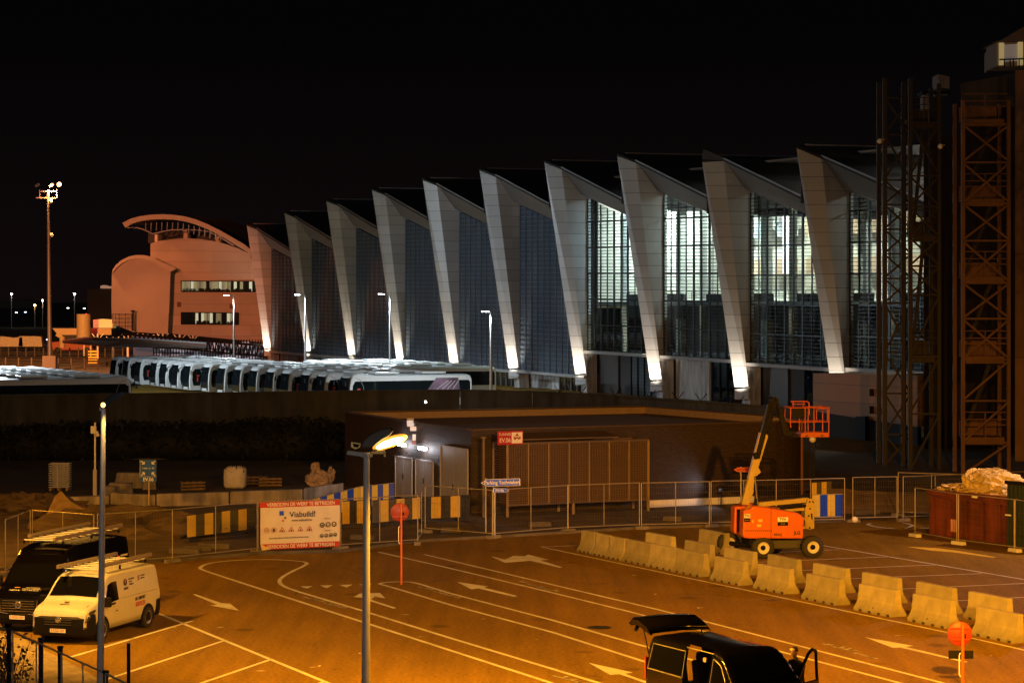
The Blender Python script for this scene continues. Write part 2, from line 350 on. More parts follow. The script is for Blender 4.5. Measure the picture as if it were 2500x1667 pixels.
# worn bicycle and taxi stencils: short broken strokes
M_WORN = mat('worn_paint', (.34, .32, .28), .8, var=.5, vscale=7)
def stencil(cx, cy, k=1.0):
    mb = MB(); random.seed(int(cx))
    for r in range(3):
        for i in range(5+r*2):
            x = cx+(r*30+i*8-30)*k; y = cy+(r*9+i*2.0-12)*k
            dx = random.uniform(5, 13)*k
            paint_line('', ((x, y), (x+dx, y+dx*random.choice((.3, -.35, .3)))), .10, M_WORN, mb=mb)
    return struct(mb.build('worn_stencil', M_WORN))
for a in ((765, 1466, .8), (1045, 1441, .8), (1290, 1428, .7), (2040, 1583, 1.0), (1380, 1660, 1.0)): stencil(*a)
# light pale specks, manhole lids
bl = MB()
for px, py, r in ((1463, 1531, .36),):
    c = G(px, py); bl.poly([(c.x+r*math.cos(a/12*math.pi), c.y+r*math.sin(a/12*math.pi), .005) for a in range(24)])
struct(bl.build('manhole_lid', mat('cast_iron', (.03, .03, .03), .6, .5), fix=False))
ck_m = mat('crack_filler', (.022, .02, .018), .9)
for pp in (((838, 1386), (862, 1392), (883, 1399)), ((1020, 1424), (1060, 1419), (1100, 1412)), ((1350, 1378), (1395, 1372), (1445, 1369)), ((1360, 1416), (1400, 1420), (1460, 1428)), ((620, 1590), (640, 1586)), ((870, 1521), (905, 1523)), ((1640, 1452), (1700, 1449), (1790, 1456)), ((720, 1450), (735, 1440), (760, 1437)), ((1750, 1530), (1800, 1524), (1850, 1526))):
    o = paint_line('asphalt_crack', pp, .045, ck_m, .003)
fl_b = MB(); random.seed(77)
for px, py in ((427, 1531), (538, 1531), (1025, 1554), (878, 1594), (765, 1628), (780, 1625), (636, 1637), (1548, 1404), (1705, 1483), (1712, 1483), (2192, 1551), (2420, 1600), (1310, 1560), (1180, 1510), (1600, 1450), (990, 1500)):
    c = G(px, py); a_ = random.uniform(0, 3); w_ = random.uniform(.05, .16)
    fl_b.poly([(c.x+math.cos(a_+q)*w_*(1, .35, 1.1, .3)[i], c.y+math.sin(a_+q)*w_*(1, .35, 1.1, .3)[i], .006) for i, q in enumerate((0, 1.57, 3.14, 4.71))])
struct(fl_b.build('paint_fleck', M_LINE, fix=False))
# curb ring on the far right of the road
ring = smooth_px([z8(900, 520), z8(720, 530), z8(560, 520), z8(455, 498), z8(490, 488)], 2)
paint_line('lane_marking', ring, .16)
paint_line('lane_marking', [z8(720, 525), z8(775, 503), z8(700, 484)], .14)
# kerb at the foot of the fence line
kb = MB()
kp = [G(px, py) for px, py in ((-60, 1396), (424, 1371), (632, 1355), (832, 1349), (1022, 1324), (1202, 1314), (1562, 1292), (1742, 1286), (2062, 1274))]
for a, b in zip(kp[:-1], kp[1:]): kb.bar(a+Vector((0, .2, .05)), b+Vector((0, .2, .05)), .18, .12)
struct(kb.build('kerb', mat('dark_kerb', (.10, .085, .07), .9, var=.3, vscale=1.5)))
# ================================================================== terminal with folded fins
KT = .71e6
def Fpt(n, o=0.0, t=0.0, z=0.0):       # facade line point of fin n, o metres outward, t metres beyond
    inv = (4.664-.2058*n)*1e-4; x = 1/inv-1480; D = KT*inv
    p = Vector(((x-1250)/FPX*D, D, 0))
    return p - d2*o + d1*t + UP*z
z2 = lambda x, y: (600+x/2.412, 350+y/2.412)
z3 = lambda x, y: (1300+x/2.34, 330+y/2.34)
FIN = [  # tip, B top, C top, A bottom, B bottom (photo pixels)
 [z2(5, 475), z2(65, 500), z2(155, 615), z2(108, 1205), z2(147, 1205), z2(138, 605)],
 [z2(226, 400), z2(290, 430), z2(392, 560), z2(352, 1225), z2(384, 1222), z2(372, 548)],
 [z2(472, 330), z2(545, 360), z2(655, 495), z2(605, 1245), z2(645, 1243), z2(632, 480)],
 [z2(742, 265), z2(822, 297), z2(943, 442), z2(888, 1270), z2(930, 1268), z2(915, 428)],
 [z2(1040, 205), z2(1125, 240), z2(1262, 400), z2(1203, 1297), z2(1252, 1293), z2(1232, 385)],
 [z2(1375, 148), z2(1470, 187), z2(1615, 360), z2(1548, 1325), z2(1605, 1320), z2(1580, 345)],
 [z2(1757, 100), z2(1858, 143), z2(2015, 325), z2(1940, 1358), z2(2003, 1352), z2(1975, 300)],
 [z3(482, 104), z3(590, 147), z3(757, 335), z3(672, 1398), z3(738, 1393), z3(715, 318)],
 [z3(968, 140), z3(1090, 135), z3(1255, 325), z3(1155, 1440), z3(1233, 1435), z3(1212, 305)],
 [z3(1505, 57), z3(1650, 120), z3(1815, 325), z3(1712, 1470), z3(1794, 1466), z3(1772, 303)]]
TT = 1.3
M_FIN = seam_mat('fin_cladding', (.46, .475, .50), 1.2, width=.05, dark=.35, rough=.38, var=.05)
M_ROOF = mat('dark_roofing', (.02, .02, .022), .8)
M_FASC = mat('grey_fascia', (.075, .075, .08), .5, .2, var=.1, vscale=.4)
M_PIER = mat('light_render', (.46, .46, .46), .8, var=.1, vscale=.8, stain=2)
M_DKIN = mat('dark_interior', (.05, .05, .055), .8)
M_MULL = mat('dark_mullion', (.025, .032, .036), .4, .5)
M_MULLT = mat('light_mullion', (.20, .24, .29), .4, .5)
GL_DARK = glass_mat('dark_facade_glass', (.55, .65, .75), .5, sheen=.5, sheen_col=(.15, .195, .265))
GL_LIT = glass_mat('clear_facade_glass', (.90, .98, .97), .93)
term = thing('terminal_building', 'long terminal hall with leaning grey folded fins and tall glass bays', 'building', Fpt(9))
fz = []
for n in range(10):
    tip, bt, ct, ab, bb, kk = FIN[n]
    F0 = Fpt(n); F1 = Fpt(n, 0, TT)
    At = PL(*tip, F1, d2); Bt = PL(*bt, F0, d2); Ct = PL(*ct, F0, d2); Kk = PL(*kk, F0, d2)
    Ab = PL(*ab, F1, d2); Bb = PL(*bb, F0, d2)
    C = Vector((F0.x, F0.y, Ct.z)); Cb = Vector((F0.x, F0.y, Bb.z))
    C = C+d2*.3; Cb = Cb+d2*.3
    D_ = C+d1*TT; Db = Cb+d1*TT; Kf = Kk+d1*TT
    fz.append((At, Bt, Ct, Bb.z, Kk))
    V = [Cb, C, Kk, Bt, Bb, At, Ab, Kf, D_, Db]
    mb = MB().add(V, [(0, 1, 2, 3, 4), (4, 3, 5, 6), (9, 6, 5, 7, 8), (1, 8, 7, 2), (2, 7, 5, 3), (0, 4, 6, 9), (0, 9, 8, 1)])
    fin = mb.build('fin', M_FIN, term, True)
    fin.location.z += 0
    # uplight box and lens at the foot of the fin
    if n < 9:
        mid = (Ab+Bb)/2; out = (mid-F0-d1*.5); out.z = 0; out.normalize()
        lc = mid+out*.55+Vector((0, 0, -.55))
        u = MB().bar(lc-d1*.55+UP*-.12, lc+d1*.35+UP*-.12, .34, .12); up_o = u.build('uplight', M_WHT, fin)
        up_o.matrix_parent_inverse = fin.matrix_world.inverted()
        MBl = MB().bar(lc-d1*.5, lc+d1*.3, .2, .04).build('lens', mat('uplight_on', (1, .9, .7), .3, emit=(1, .80, .52), es=60), up_o)
        # lower collar of the fin, strongly lit
        q = [Ab+UP*-.18, Bb+UP*-.18, Bb+UP*-1.15, Ab+UP*-1.15]
        MB().prism(q, d2*.5).build('fin_foot', M_FIN, term, True)
    lc2 = (Ab+Bb)/2-d2*1.05-d1*.55+UP*-1.55
    tgt = Ab.lerp(At, .20)*.5+Bb.lerp(Bt, .20)*.5
    lamp('SPOT', 'uplight_beam', lc2, 4300 if n < 9 else 3200, WARM, target=tgt, size=.12, angle=84, blend=.9, parent=term)
# sloping fold of roof over every bay: fascia, roof slope, ridge cap
for n in range(10):
    At, Bt, Ct, zb, Kk = fz[n]
    if n < 9:
        F1 = Fpt(n+1)
        # measured slopes in planes parallel to the facade
        dzB = 4.15+.12*n; dzC = 3.3+.1*n
        ob = (Fpt(n)-Bt).dot(d2); oc = 0
        Be = Fpt(n+1, ob*.72, .9)+UP*(Bt.z-dzB)
        Ce = Fpt(n+1, 0, .6)+UP*(Ct.z-dzC)
    else:
        Be = Fpt(10, 3, 0)+UP*(Bt.z-5.0); Ce = Fpt(10, 0, 0)+UP*(Ct.z-4.0)
    MB().prism([Bt+d1*.02, Be, Ce, Ct+d2*.25, Kk], d2*.35).build('fascia', M_FASC, term, True)
    MB().bar(Bt+UP*.06, Be+UP*.06, .12, .12).build('gutter_edge', M_GREY, term, True)
    deep = 42
    top = [At, Bt+UP*.02, Be+UP*.02, Be+d2*deep+UP*.4, At+d2*deep+UP*.4]
    MB().prism(top, UP*-.25).build('roof_slope', M_ROOF, term, True)
    MB().bar(At+UP*.05+d2*1.0, At+d2*deep+UP*.45, .14, .12).build('ridge_cap', M_GREY, term, True)
    # dark upstand between this ridge and the low end of the next bay
    MB().prism([At+d1*.3+d2*.8+UP*-.1, At+d1*.3+d2*deep+UP*-.1, At+d1*.3+d2*deep+UP*-5.5, At+d1*.3+d2*.8+UP*-5.0], d1*.2).build('roof_upstand', M_ROOF, term, True)
    # glazing
    if n == 9: Fe = Fpt(10)
    else: Fe = Fpt(n+1)
    zbot = [2.65, 2.5, 2.35, 2.2, 2.1, 2.0, 4.5, 4.3, 3.95, 3.9][n]
    zend = zbot - (.18 if n != 5 else .2)
    ztA = Ct.z-.1; ztB = Ce.z-.1
    lit = n >= 6
    c0 = Vector((Fpt(n).x, Fpt(n).y, 0)); L = (Fe-c0).length; dr = (Fe-c0).normalized()
    g = MB().prism([c0+UP*zbot, Fe+UP*zend, Fe+UP*ztB, c0+UP*ztA], d2*.04)
    gl = g.build('glazing', GL_LIT if lit else GL_DARK, term, True)
    mu = MB(); nm = 11
    for i in range(nm+1):
        s = L*i/nm; zt = ztA+(ztB-ztA)*i/nm; zz = zbot+(zend-zbot)*i/nm
        w = .26 if (lit and i in (4, 6)) else (.16 if i % 2 == 0 else .08)
        mu.bar(c0+dr*s-d2*.08+UP*zz, c0+dr*s-d2*.08+UP*zt, w if lit else w*.6, .12, up=d2)
    thin = MB(); k = 0; z = zbot
    while z < ztA:
        fr = 1.0
        if z > ztB: fr = (ztA-z)/(ztA-ztB)
        heavy = k % 8 == 0
        (mu if heavy else thin).bar(c0+UP*z-d2*.1, c0+dr*L*fr+UP*(z+(zend-zbot)*fr)-d2*.1, .05, (.16 if heavy else .06) if lit else .05)
        z += .34 if lit else .52; k += 1
    mu.build('mullion_frame', M_MULL if lit else M_MULLT, gl, True); thin.build('glazing_bars', M_MULL if lit else M_MULLT, gl, True)
    MB().bar(c0+UP*(zbot-.15)-d2*.2, Fe+UP*(zend-.15)-d2*.2, .7, .3).build('bottom_ledge', M_GREY, term, True)
    # ground storey: pier under the fin, rendered wall, doors or shutter set back
    pw = 1.35
    MB().obox(c0-dr*.0-d2*.15+UP*-.5, -d2*-1.2, -d1*-1.3, UP*(zbot-.1+.4)).build('pier', M_PIER, term, True)
    r = 1.3
    A = c0+d2*r
    wq = .44 if n < 6 else (.40 if n == 7 else .26)
    MB().prism([A+UP*-.5, A+dr*L*wq+UP*-.5, A+dr*L*wq+UP*(zbot), A+UP*zbot], d2*.2).build('ground_floor_wall', M_PIER if n < 6 or n == 7 else M_FASC, term, True)
    if n >= 6: MB().prism([A+d2*.25+UP*-.5, A+dr*L+d2*.25+UP*-.5, A+dr*L+d2*.25+UP*zbot, A+d2*.25+UP*zbot], d2*.1).build('dark_recess', M_DKIN, term, True)
    dw = MB().prism([A+dr*L*.44+UP*-.5, A+dr*L*.78+UP*-.5, A+dr*L*.78+UP*zbot, A+dr*L*.44+UP*zbot], d2*.05)
    dgl = dw.build('door_glazing' if n not in (0, 6) else 'roller_shutter', glass_mat('blue_door_glass', (.35, .55, .75), .7) if n not in (0, 6) else (seam_mat('dark_shutter_slats', (.05, .07, .09), .35, .08, .4) if n else seam_mat('orange_shutter_slats', (.4, .10, .02), .35, .08, .4)), term, True)
    fr = MB()
    for q in range(5): fr.bar(A+dr*L*(.44+.085*q)-d2*.05+UP*-.5, A+dr*L*(.44+.085*q)-d2*.05+UP*zbot, .14, .1, up=d2)
    fr.build('door_frame', M_GREY if n < 6 else M_BLK, dgl, True)
    MB().prism([A+dr*L*.78+UP*-.5, A+dr*L+UP*-.5, A+dr*L+UP*zbot, A+dr*L*.78+UP*zbot], d2*.1).build('louvre_shutter', seam_mat('louvre_slats', (.16, .13, .12), .3, .1, .4) if n < 6 else seam_mat('dark_louvre_slats', (.02, .02, .022), .3, .1, .4), term, True)
# ---- interior of the hall: floors, columns, back walls
ang_ = math.atan2(d1.y, d1.x)
M_CREAM = mat('cream_wall', (.66, .62, .50), .8, var=.1, vscale=.2)
M_ORNG = mat('orange_panel', (.62, .42, .26), .8, var=.1, vscale=.3)
M_FLOOR = mat('hall_floor', (.25, .25, .25), .4)
M_CEIL = mat('hall_ceiling', (.6, .6, .58), .8)
M_DKIN = mat('dark_interior', (.05, .05, .055), .8)
M_COLW = mat('interior_column', (.55, .58, .56), .6)
A0 = Fpt(0, -1.2); A6 = Fpt(6, -1.2); A10 = Fpt(10.6, -1.2)
def slab(p, q, dep, z0, z1, name, m):
    return MB().prism([p+UP*z0, q+UP*z0, q+d2*dep+UP*z0, p+d2*dep+UP*z0], UP*(z1-z0)).build(name, m, term, True)
slab(A6, A10, 30, 9.25, 9.65, 'upper_floor', M_FLOOR)
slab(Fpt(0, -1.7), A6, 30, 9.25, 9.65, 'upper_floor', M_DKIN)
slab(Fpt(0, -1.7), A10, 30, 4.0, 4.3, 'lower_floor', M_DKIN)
slab(A6, A10, 30, 22.6, 22.8, 'hall_ceiling', M_CEIL)
MB().prism([A6+d2*16+UP*9.65, A10+d2*16+UP*9.65, A10+d2*16+UP*23, A6+d2*16+UP*23], d2*.3).build('back_wall', M_CREAM, term, True)
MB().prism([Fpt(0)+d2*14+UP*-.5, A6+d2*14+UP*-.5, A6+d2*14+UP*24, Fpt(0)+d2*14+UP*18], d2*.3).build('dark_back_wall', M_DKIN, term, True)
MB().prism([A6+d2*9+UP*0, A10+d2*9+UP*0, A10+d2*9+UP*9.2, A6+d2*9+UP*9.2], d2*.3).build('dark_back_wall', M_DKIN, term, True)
MB().prism([A6+UP*9, A6+d2*16+UP*9, A6+d2*16+UP*23, A6+UP*22.5], d1*.3).build('side_wall', M_CREAM, term, True)
# far end wall towards the left
for n in range(6, 10):
    for i in range(5):
        b = Fpt(n, -3.2 - 1.5*(i % 2), -2.2-3.0*i)
        MB().bar(b+UP*4.3, b+UP*21, .5, .6, up=d2).build('interior_column', M_COLW, term, True)
    for i in range(6):   # hung panels / desks below the balcony edge
        b = Fpt(n, -2.2, -4.4-2.0*i)
        MB().obox(b+UP*7.9, -d1*1.86, d2*.3, UP*2.5).build('balcony_box', M_DKIN, term, True)
    for i in range(3):
        b = Fpt(n, -15.8, -1.5-5.2*i)
        MB().obox(b+UP*(12.5), -d1*4.2, d2*.1, UP*1.6).build('wall_panel', M_ORNG, term, True)
        MB().obox(b+UP*(16.4), -d1*4.2, d2*.1, UP*1.6).build('wall_panel', M_ORNG if n > 6 else M_COLW, term, True)
    rail = MB()
    for hz in (10.2, 10.7): rail.bar(Fpt(n, -4.0, -.5)+UP*hz, Fpt(n+1, -4.0, .5)+UP*hz, .06)
    for i in range(12): rail.bar(Fpt(n, -4.0, -.5-1.3*i)+UP*9.65, Fpt(n, -4.0, -.5-1.3*i)+UP*10.7, .05)
    rail.build('railing', M_BLK, term, True)
    for i in range(3):
        c = Fpt(n, -7, -3-5*i)+UP*21.6
        MB().obox(c, -d1*1.2, d2*1.2, UP*.12).build('ceiling_light', mat('hall_light', (1, 1, .9), .4, emit=(1, .97, .80), es=8), term, True)
for n, pw_, cl in ((6, 7500, (.80, .93, 1.0)), (7, 6500, (.95, .98, .88)), (8, 7000, (1, .95, .78)), (9, 7000, (1, .95, .80))):
    for q in (-4, -12):
        a = lamp('AREA', 'hall_lamp', Fpt(n, -9, q)+UP*21.4, pw_*1.0, cl, parent=term); a.data.size = 3; a.rotation_euler = (0, 0, ang_)
for s in (0, 1):   # tall bright white strip panels deep in bay six and seven
    MB().obox(Fpt(6+s, -12, -3)+UP*12.5, -d1*(1.2), d2*.2, UP*7).build('light_wall', mat('bright_panel', (1, 1, 1), .5, emit=(.86, .93, 1.0), es=1.5), term, True)
MB().obox(Fpt(6, -12, -8.2)+UP*12.5, -d1*3.2, d2*.2, UP*8).build('light_wall', MATS['bright_panel'], term, True)
lamp('POINT', 'hall_lamp', Fpt(6, -3.5, -6)+UP*6.0, 260, (1, .9, .7), size=.08, parent=term)
lamp('POINT', 'hall_lamp', Fpt(4, -4, -11)+UP*11.5, 220, (.9, 1, .8), size=.08, parent=term)
lamp('POINT', 'hall_lamp', Fpt(3, -4, -9)+UP*11.5, 150, (.9, 1, .8), size=.08, parent=term)
# louvred cap on fin eight
cp = PL(*z3(975, 80), Fpt(8, 0, TT), d2); c2 = PL(*z3(1085, 128), Fpt(8), d2)
MB().prism([cp, c2, c2+UP*-.3, fz[8][0]+UP*.05], d2*.2).build('roof_upstand', M_FASC, term, True)
# ================================================================== curved end building
z1 = lambda x, y: (x/2.613, 400+y/2.613)
E0 = Fpt(0, 4.5, 8)          # wall line of the end building
M_RENDER = seam_mat('pale_curved_cladding', (.42, .36, .31), 1.55, width=.06, dark=.6, rough=.6, var=.05)
M_DRUM = mat('pale_render', (.43, .37, .32), .7, var=.05, vscale=.5)
rot_ = thing('curved_building', 'curved end building in orange light with blind drum and arched roof canopy', 'building', PL(*z1(1100, 1080), E0, d2))
EX = Vector((-.13, .99, 0))   # the wings run straight back from their curved fronts
W_ = lambda x, y, o=0: PL(*z1(x, y), E0-d2*0-d1*o, d2)
wall = [(960, 510), (1000, 495), (1080, 483), (1150, 477), (1210, 476), (1290, 482), (1370, 495), (1440, 512), (1520, 540), (1600, 578), (1640, 600), (1730, 1150), (1690, 1140), (1070, 1080), (960, 1075)]
MB().prism([W_(*p) for p in wall], EX*14).build('main_wall', M_RENDER, rot_, True)
drum = [(714, 700), (718, 680), (735, 655), (770, 622), (820, 597), (870, 587), (920, 588), (975, 600), (1030, 630), (1085, 668), (1088, 690), (1085, 760), (1080, 900), (1070, 1085), (850, 1072), (715, 1020), (711, 900), (712, 780)]
MB().prism([W_(x, y, 1.6) for x, y in drum], EX*1.8).build('drum', M_DRUM, rot_, True)
eav = [(714, 700), (718, 676), (735, 650), (770, 617), (820, 592), (870, 582), (920, 583), (975, 595), (1030, 625), (1125, 668), (1085, 690), (1030, 650), (975, 622), (920, 607), (870, 604), (820, 612), (775, 636), (740, 668)]
MB().prism([W_(x, y, 2.0) for x, y in eav], EX*2.3).build('drum_roof', M_DRUM, rot_, True)
# fascia arch of the roof canopy
up = [(780, 378), (830, 352), (890, 335), (960, 325), (1040, 322), (1110, 326), (1180, 336), (1250, 355), (1330, 388), (1410, 428), (1500, 480), (1560, 515), (1596, 545)]
lo = [(1600, 577), (1540, 540), (1470, 495), (1400, 455), (1320, 415), (1250, 387), (1180, 367), (1110, 357), (1040, 353), (960, 356), (890, 366), (840, 382), (800, 408)]
MB().prism([W_(x, y, 5) for x, y in up+lo], EX*1.2).build('canopy_arch', M_DRUM, rot_, True)
A_ = [W_(x, y, 5)+d1*.6+UP*-.15 for x, y in up]
MB().strip(A_, [a+Vector((.25, .97, 0))*16+UP*.3 for a in A_], True).build('canopy_roof', M_ROOF, rot_, True)
raf = MB()
und = [(840, 405), (900, 405), (950, 420), (1000, 445), (1060, 430), (1120, 420), (1200, 418), (1280, 420), (1360, 430), (1440, 470), (1520, 520)]
for i, (a, b) in enumerate(zip([W_(x, y, 4.4) for x, y in und[:-1]], [W_(x, y, 4.4) for x, y in und[1:]])): raf.bar(a+d1*2, b+d1*2, .16)
for i in range(15):
    t = i/14; x = 930+t*480; y = 375+abs(t-.3)*20+max(0, t-.45)*95
    a = W_(x, y, 4.2); b = W_(x+25, y+45, 4.2)+d1*2
    raf.bar(a, b, .12)
raf.build('rafters', M_GREY, rot_, True)
MB().prism([W_(*p)+d1*4 for p in ((1000, 500), (1000, 440), (1200, 425), (1420, 440), (1590, 520), (1600, 580))], d1*.3).build('clerestory_glass', M_DKIN, rot_, True)
for x, y0, y1, w in ((1015, 450, 492, .55), (1203, 425, 478, .8), (1408, 450, 505, .8)):
    a = W_(x, y0)+d1*1.2; b = W_(x, y1+4)+d1*1.2
    MB().tube(b, a, w*.5, n=12).build('column', M_DRUM, rot_, True)
def window(x0, y0, x1, y1, nm, lights, dark_to=0):
    q = [W_(x0, y0), W_(x1, y0+3), W_(x1, y1+2), W_(x0, y1)]
    # flat panels with painted glow stand for lit and dark rooms behind the glass
    fr = MB()
    for a, b in zip(q, q[1:]+q[:1]): fr.bar(a-d1*.08, b-d1*.08, .12, .12)
    w = fr.build('window', M_BLK, rot_, True)
    MB().prism([p-d1*.03 for p in q], -d1*.02).build('pane', GLR, w, True)
    cols = [mat('room_cream', (.6, .55, .4), .7, emit=(1, .88, .55), es=.22), mat('room_shadow', (.02, .02, .02), .8), mat('room_blind', (.5, .5, .4), .8, emit=(.9, .9, .6), es=.14), mat('room_bright', (.8, .8, .7), .7, emit=(1, .95, .75), es=.6), mat('room_navy', (.01, .015, .04), .5)]
    n = nm; random.seed(nm)
    for i in range(n):
        a = i/n; b = (i+1)/n
        k = lights[i % len(lights)]
        A = q[0].lerp(q[1], a); B = q[0].lerp(q[1], b); C_ = q[3].lerp(q[2], b); Dd = q[3].lerp(q[2], a)
        MB().prism([A-d1*.012, B-d1*.012, C_-d1*.012, Dd-d1*.012], d1*.01).build('room', cols[k], w, True)
        if i % 3 == 0:
            MB().bar(A-d1*.07, Dd-d1*.07, .07, .05, up=d2).build('window_bar', M_BLK, w, True)
        if k in (0, 2, 3):
            f = MB()
            for _ in range(3):
                h = random.uniform(.1, .5); u = random.uniform(0, 1)
                f.box(Dd.lerp(C_, u)+UP*(h/2+.05)-d1*.02, (.35, .02, h), rot=math.atan2(d2.y, d2.x))
            f.build('office_furniture', M_DKIN, w, True)
GLR = glass_mat('office_glass', (.9, 1, .95), .9)
window(1155, 747, 1628, 815, 24, [0, 2, 0, 3, 0, 2, 2, 0, 1, 2, 0, 0, 3, 2, 0, 2, 1, 3, 1, 0, 1, 1, 3, 1])
window(1155, 948, 1520, 1022, 20, [4, 4, 4, 4, 1, 3, 4, 3, 0, 2, 3, 1, 2, 2, 1, 1, 3, 0, 1, 1])
for x, y in ((1142, 897), (1477, 908)):
    q = [W_(x-12, y-16), W_(x+12, y-16), W_(x+12, y+16), W_(x-12, y+16)]
    MB().prism([p-d1*.05 for p in q], d1*.04).build('vent', mat('vent_brown', (.12, .07, .05), .7), rot_, True)
# service ladder cage on the drum
ck = MB()
f = lambda x, y, o=2.6: W_(x, y, o)
for x in (720, 760, 800, 840): ck.bar(f(x, 1060), f(x, 955), .08)
for y in (958, 985, 1010, 1035): ck.bar(f(718, y), f(845, y), .07)
ck.bar(f(848, 1065), f(848, 938), .22); ck.bar(f(835, 938), f(858, 938), .2)
ck.build('service_platform', M_BLK, rot_, True)
# apron floodlight reaching the curved wall comes from the high mast and an added unseen mast
# ================================================================== bus yard: buses, lamp posts, mast, canopies
M_BUS = mat('white_bus_paint', (.66, .70, .71), .4, coat=.1, var=.05, vscale=.8)
M_BUSG = mat('bus_dark_glass', (.006, .010, .012), .06, spec=.8)
M_BLIND = mat('red_driver_seat', (.5, .05, .03), .7)
def make_bus(label, ghosts=False):
    """front towards +x, 12 m long, floor z 0"""
    t = thing('bus', label, 'bus')
    L, Wd, Hh = 12.0, 1.26, 2.95
    prof = [(-6, .35), (-6, 2.35), (-5.88, 2.62), (-5.6, 2.72), (3.4, 2.74), (4.4, 2.86), (5.1, 2.92), (5.6, 2.84), (5.85, 2.55), (5.98, 2.0), (6.05, 1.2), (6.04, .45), (5.9, .3), (-5.9, .3)]
    rows = []
    for y in (-Wd, -Wd+.05, -Wd+.22, 0, Wd-.22, Wd-.05, Wd):
        k = {0: 0, 1: .10, 2: .18, 3: .22}[min(3, [-Wd, -Wd+.05, -Wd+.22, 0, Wd-.22, Wd-.05, Wd].index(y) if y <= 0 else 6-[-Wd, -Wd+.05, -Wd+.22, 0, Wd-.22, Wd-.05, Wd].index(y))]
        e = .08-(k*.36)
        rows.append([Vector((x*(1-max(0, e)*.15 if abs(x) > 5 else 1), y, z+(k-.10 if z > 2.3 else 0))) for x, z in prof])
    mb = MB(); n = len(prof)
    for a, b in zip(rows[:-1], rows[1:]):
        m = len(mb.v); mb.add(a+b, [(i, (i+1) % n, n+(i+1) % n, n+i) for i in range(n)], True)
    mb.add(rows[0], [tuple(range(n))]); mb.add(rows[-1], [tuple(range(n))[::-1]])
    body = mb.build('body', M_BUS, t)
    sd = MB()
    for s in (-1, 1):
        y = s*(Wd+.012)
        sd.prism([(-5.8, y, 1.05), (4.85, y, 1.05), (4.9, y, .75), (5.6, y, .75), (5.72, y, 1.3), (5.66, y, 2.0), (5.45, y, 2.35), (-5.6, y, 2.35), (-5.8, y, 2.2)], (0, -s*.02, 0))
    sd.build('side_windows', M_BUSG, t)
    ws = MB()
    F_ = [(6.06, .62), (6.08, 1.2), (6.01, 2.0), (5.88, 2.58), (5.72, 2.74)]
    for (xa, za), (xb, zb) in zip(F_[:-1], F_[1:]):
        ws.add([(xa+.012, -1.12, za), (xa+.012, 1.12, za), (xb+.012, 1.12, zb), (xb+.012, -1.12, zb)], [(0, 1, 2, 3)], True)
    ws.build('windscreen', M_BUSG, t)
    dr = MB()
    for s in (-1,):
        dr.prism([(4.95, s*1.275, .45), (5.75, s*1.275, .45), (5.70, s*1.275, 2.2), (4.95, s*1.275, 2.3)], (0, .02, 0))
    dr.build('door', M_BUSG, t)
    MB().box((5.15, 1.285, 1.35), (.16, .015, .42)).box((5.1, 1.285, 1.7), (.3, .015, .16)).build('driver_seat', M_BLIND, t)
    po = MB()
    for x in (2.2, -2.4):
        rr = [Vector((x-1.3, 0, 2.9)), Vector((x+1.3, 0, 2.9))]
        po.box((x, 0, 2.98), (2.4, 1.7, .16))
    po.build('roof_unit', M_BUS, t, bevel=.05)
    tr = MB()
    for s in (-1, 1):
        tr.path([(4.6, s*1.275, .4), (4.65, s*1.275, 1.9), (4.95, s*1.27, 2.45), (5.45, s*1.25, 2.68)], .022, 6)
    tr.build('trim_line', M_GREY, t)
    for s in (-1, 1): MB().box((6.06, s*.95, .52), (.05, .36, .12)).build('headlight', M_BLK, t)
    for s in (-1, 1):
        for x in (3.2, -2.6): MB().tube((x, s*1.0, .48), (x, s*1.29, .48), .48, n=18).build('wheel', M_DARK, t)
    for s in (-1, 1): MB().path([(5.9, s*1.1, 2.5), (6.35, s*1.32, 2.35)], .025, 6).box((6.38, s*1.34, 2.15), (.1, .14, .36)).build('mirror', M_BLK, t)
    return t
bus0 = make_bus('x')
ang2 = math.atan2(d2.y, d2.x)
# right row: fronts towards the left, seventeen deep along the yard
first = Vector(((831-1250)/FPX*204, 204, 0))
fr_px = [831, 784, 740, 694, 651, 610, 574, 534, 499, 461, 431, 400, 370, 339, 303, 283]
NB = len(fr_px)
words_ = ['nearest', 'second', 'third', 'fourth', 'fifth', 'sixth', 'seventh', 'eighth', 'ninth', 'tenth', 'eleventh', 'twelfth', 'thirteenth', 'fourteenth', 'fifteenth', 'farthest']
for i, px in enumerate(fr_px):
    D = PL(px, 900, first, d1).y; X = (px-1250)/FPX*D
    c = Vector((X, D, 0))+d2*6
    lab = ('white airport bus nearest the dark wall, its full side and mural showing' if i == 0 else
           f'{words_[i]} white bus of the long right row, counted from the mural bus')
    if i == 0:
        b = copy_tree(bus0, None, lab)
        # mural towards the back
        b_side = MB()
        b_side.prism([(-4.9, -1.29, .9), (-1.2, -1.29, .9), (-2.2, -1.29, 2.75), (-4.6, -1.29, 2.75)][::-1] if 0 else [(-4.9, 1.285, .9), (-1.0, 1.285, .9), (-2.4, 1.285, 2.55), (-4.6, 1.285, 2.55)], (0, -.005, 0))
        b_side.build('mural', mat('mural_violet', (.16, .10, .15), .5, var=.6, vscale=1.2), b)
        sw = MB()
        for k in range(4): sw.path([(-2.0-.6*k, 1.29, .95), (-2.6-.5*k, 1.29, 1.7), (-3.6-.35*k, 1.29, 2.3)], .04, 5)
        sw.build('mural', mat('mural_pale', (.45, .40, .42), .5), b)
    else: b = copy_tree(bus0, None, lab)
    b.location = c; b.scale = (1, 1, 1.09); b.rotation_euler = (0, 0, ang2+math.pi); b['group'] = 'white buses parked side by side'
    b.location += Vector(d2)*random.uniform(-.35, .35); b.rotation_euler[2] += random.uniform(-.012, .012)
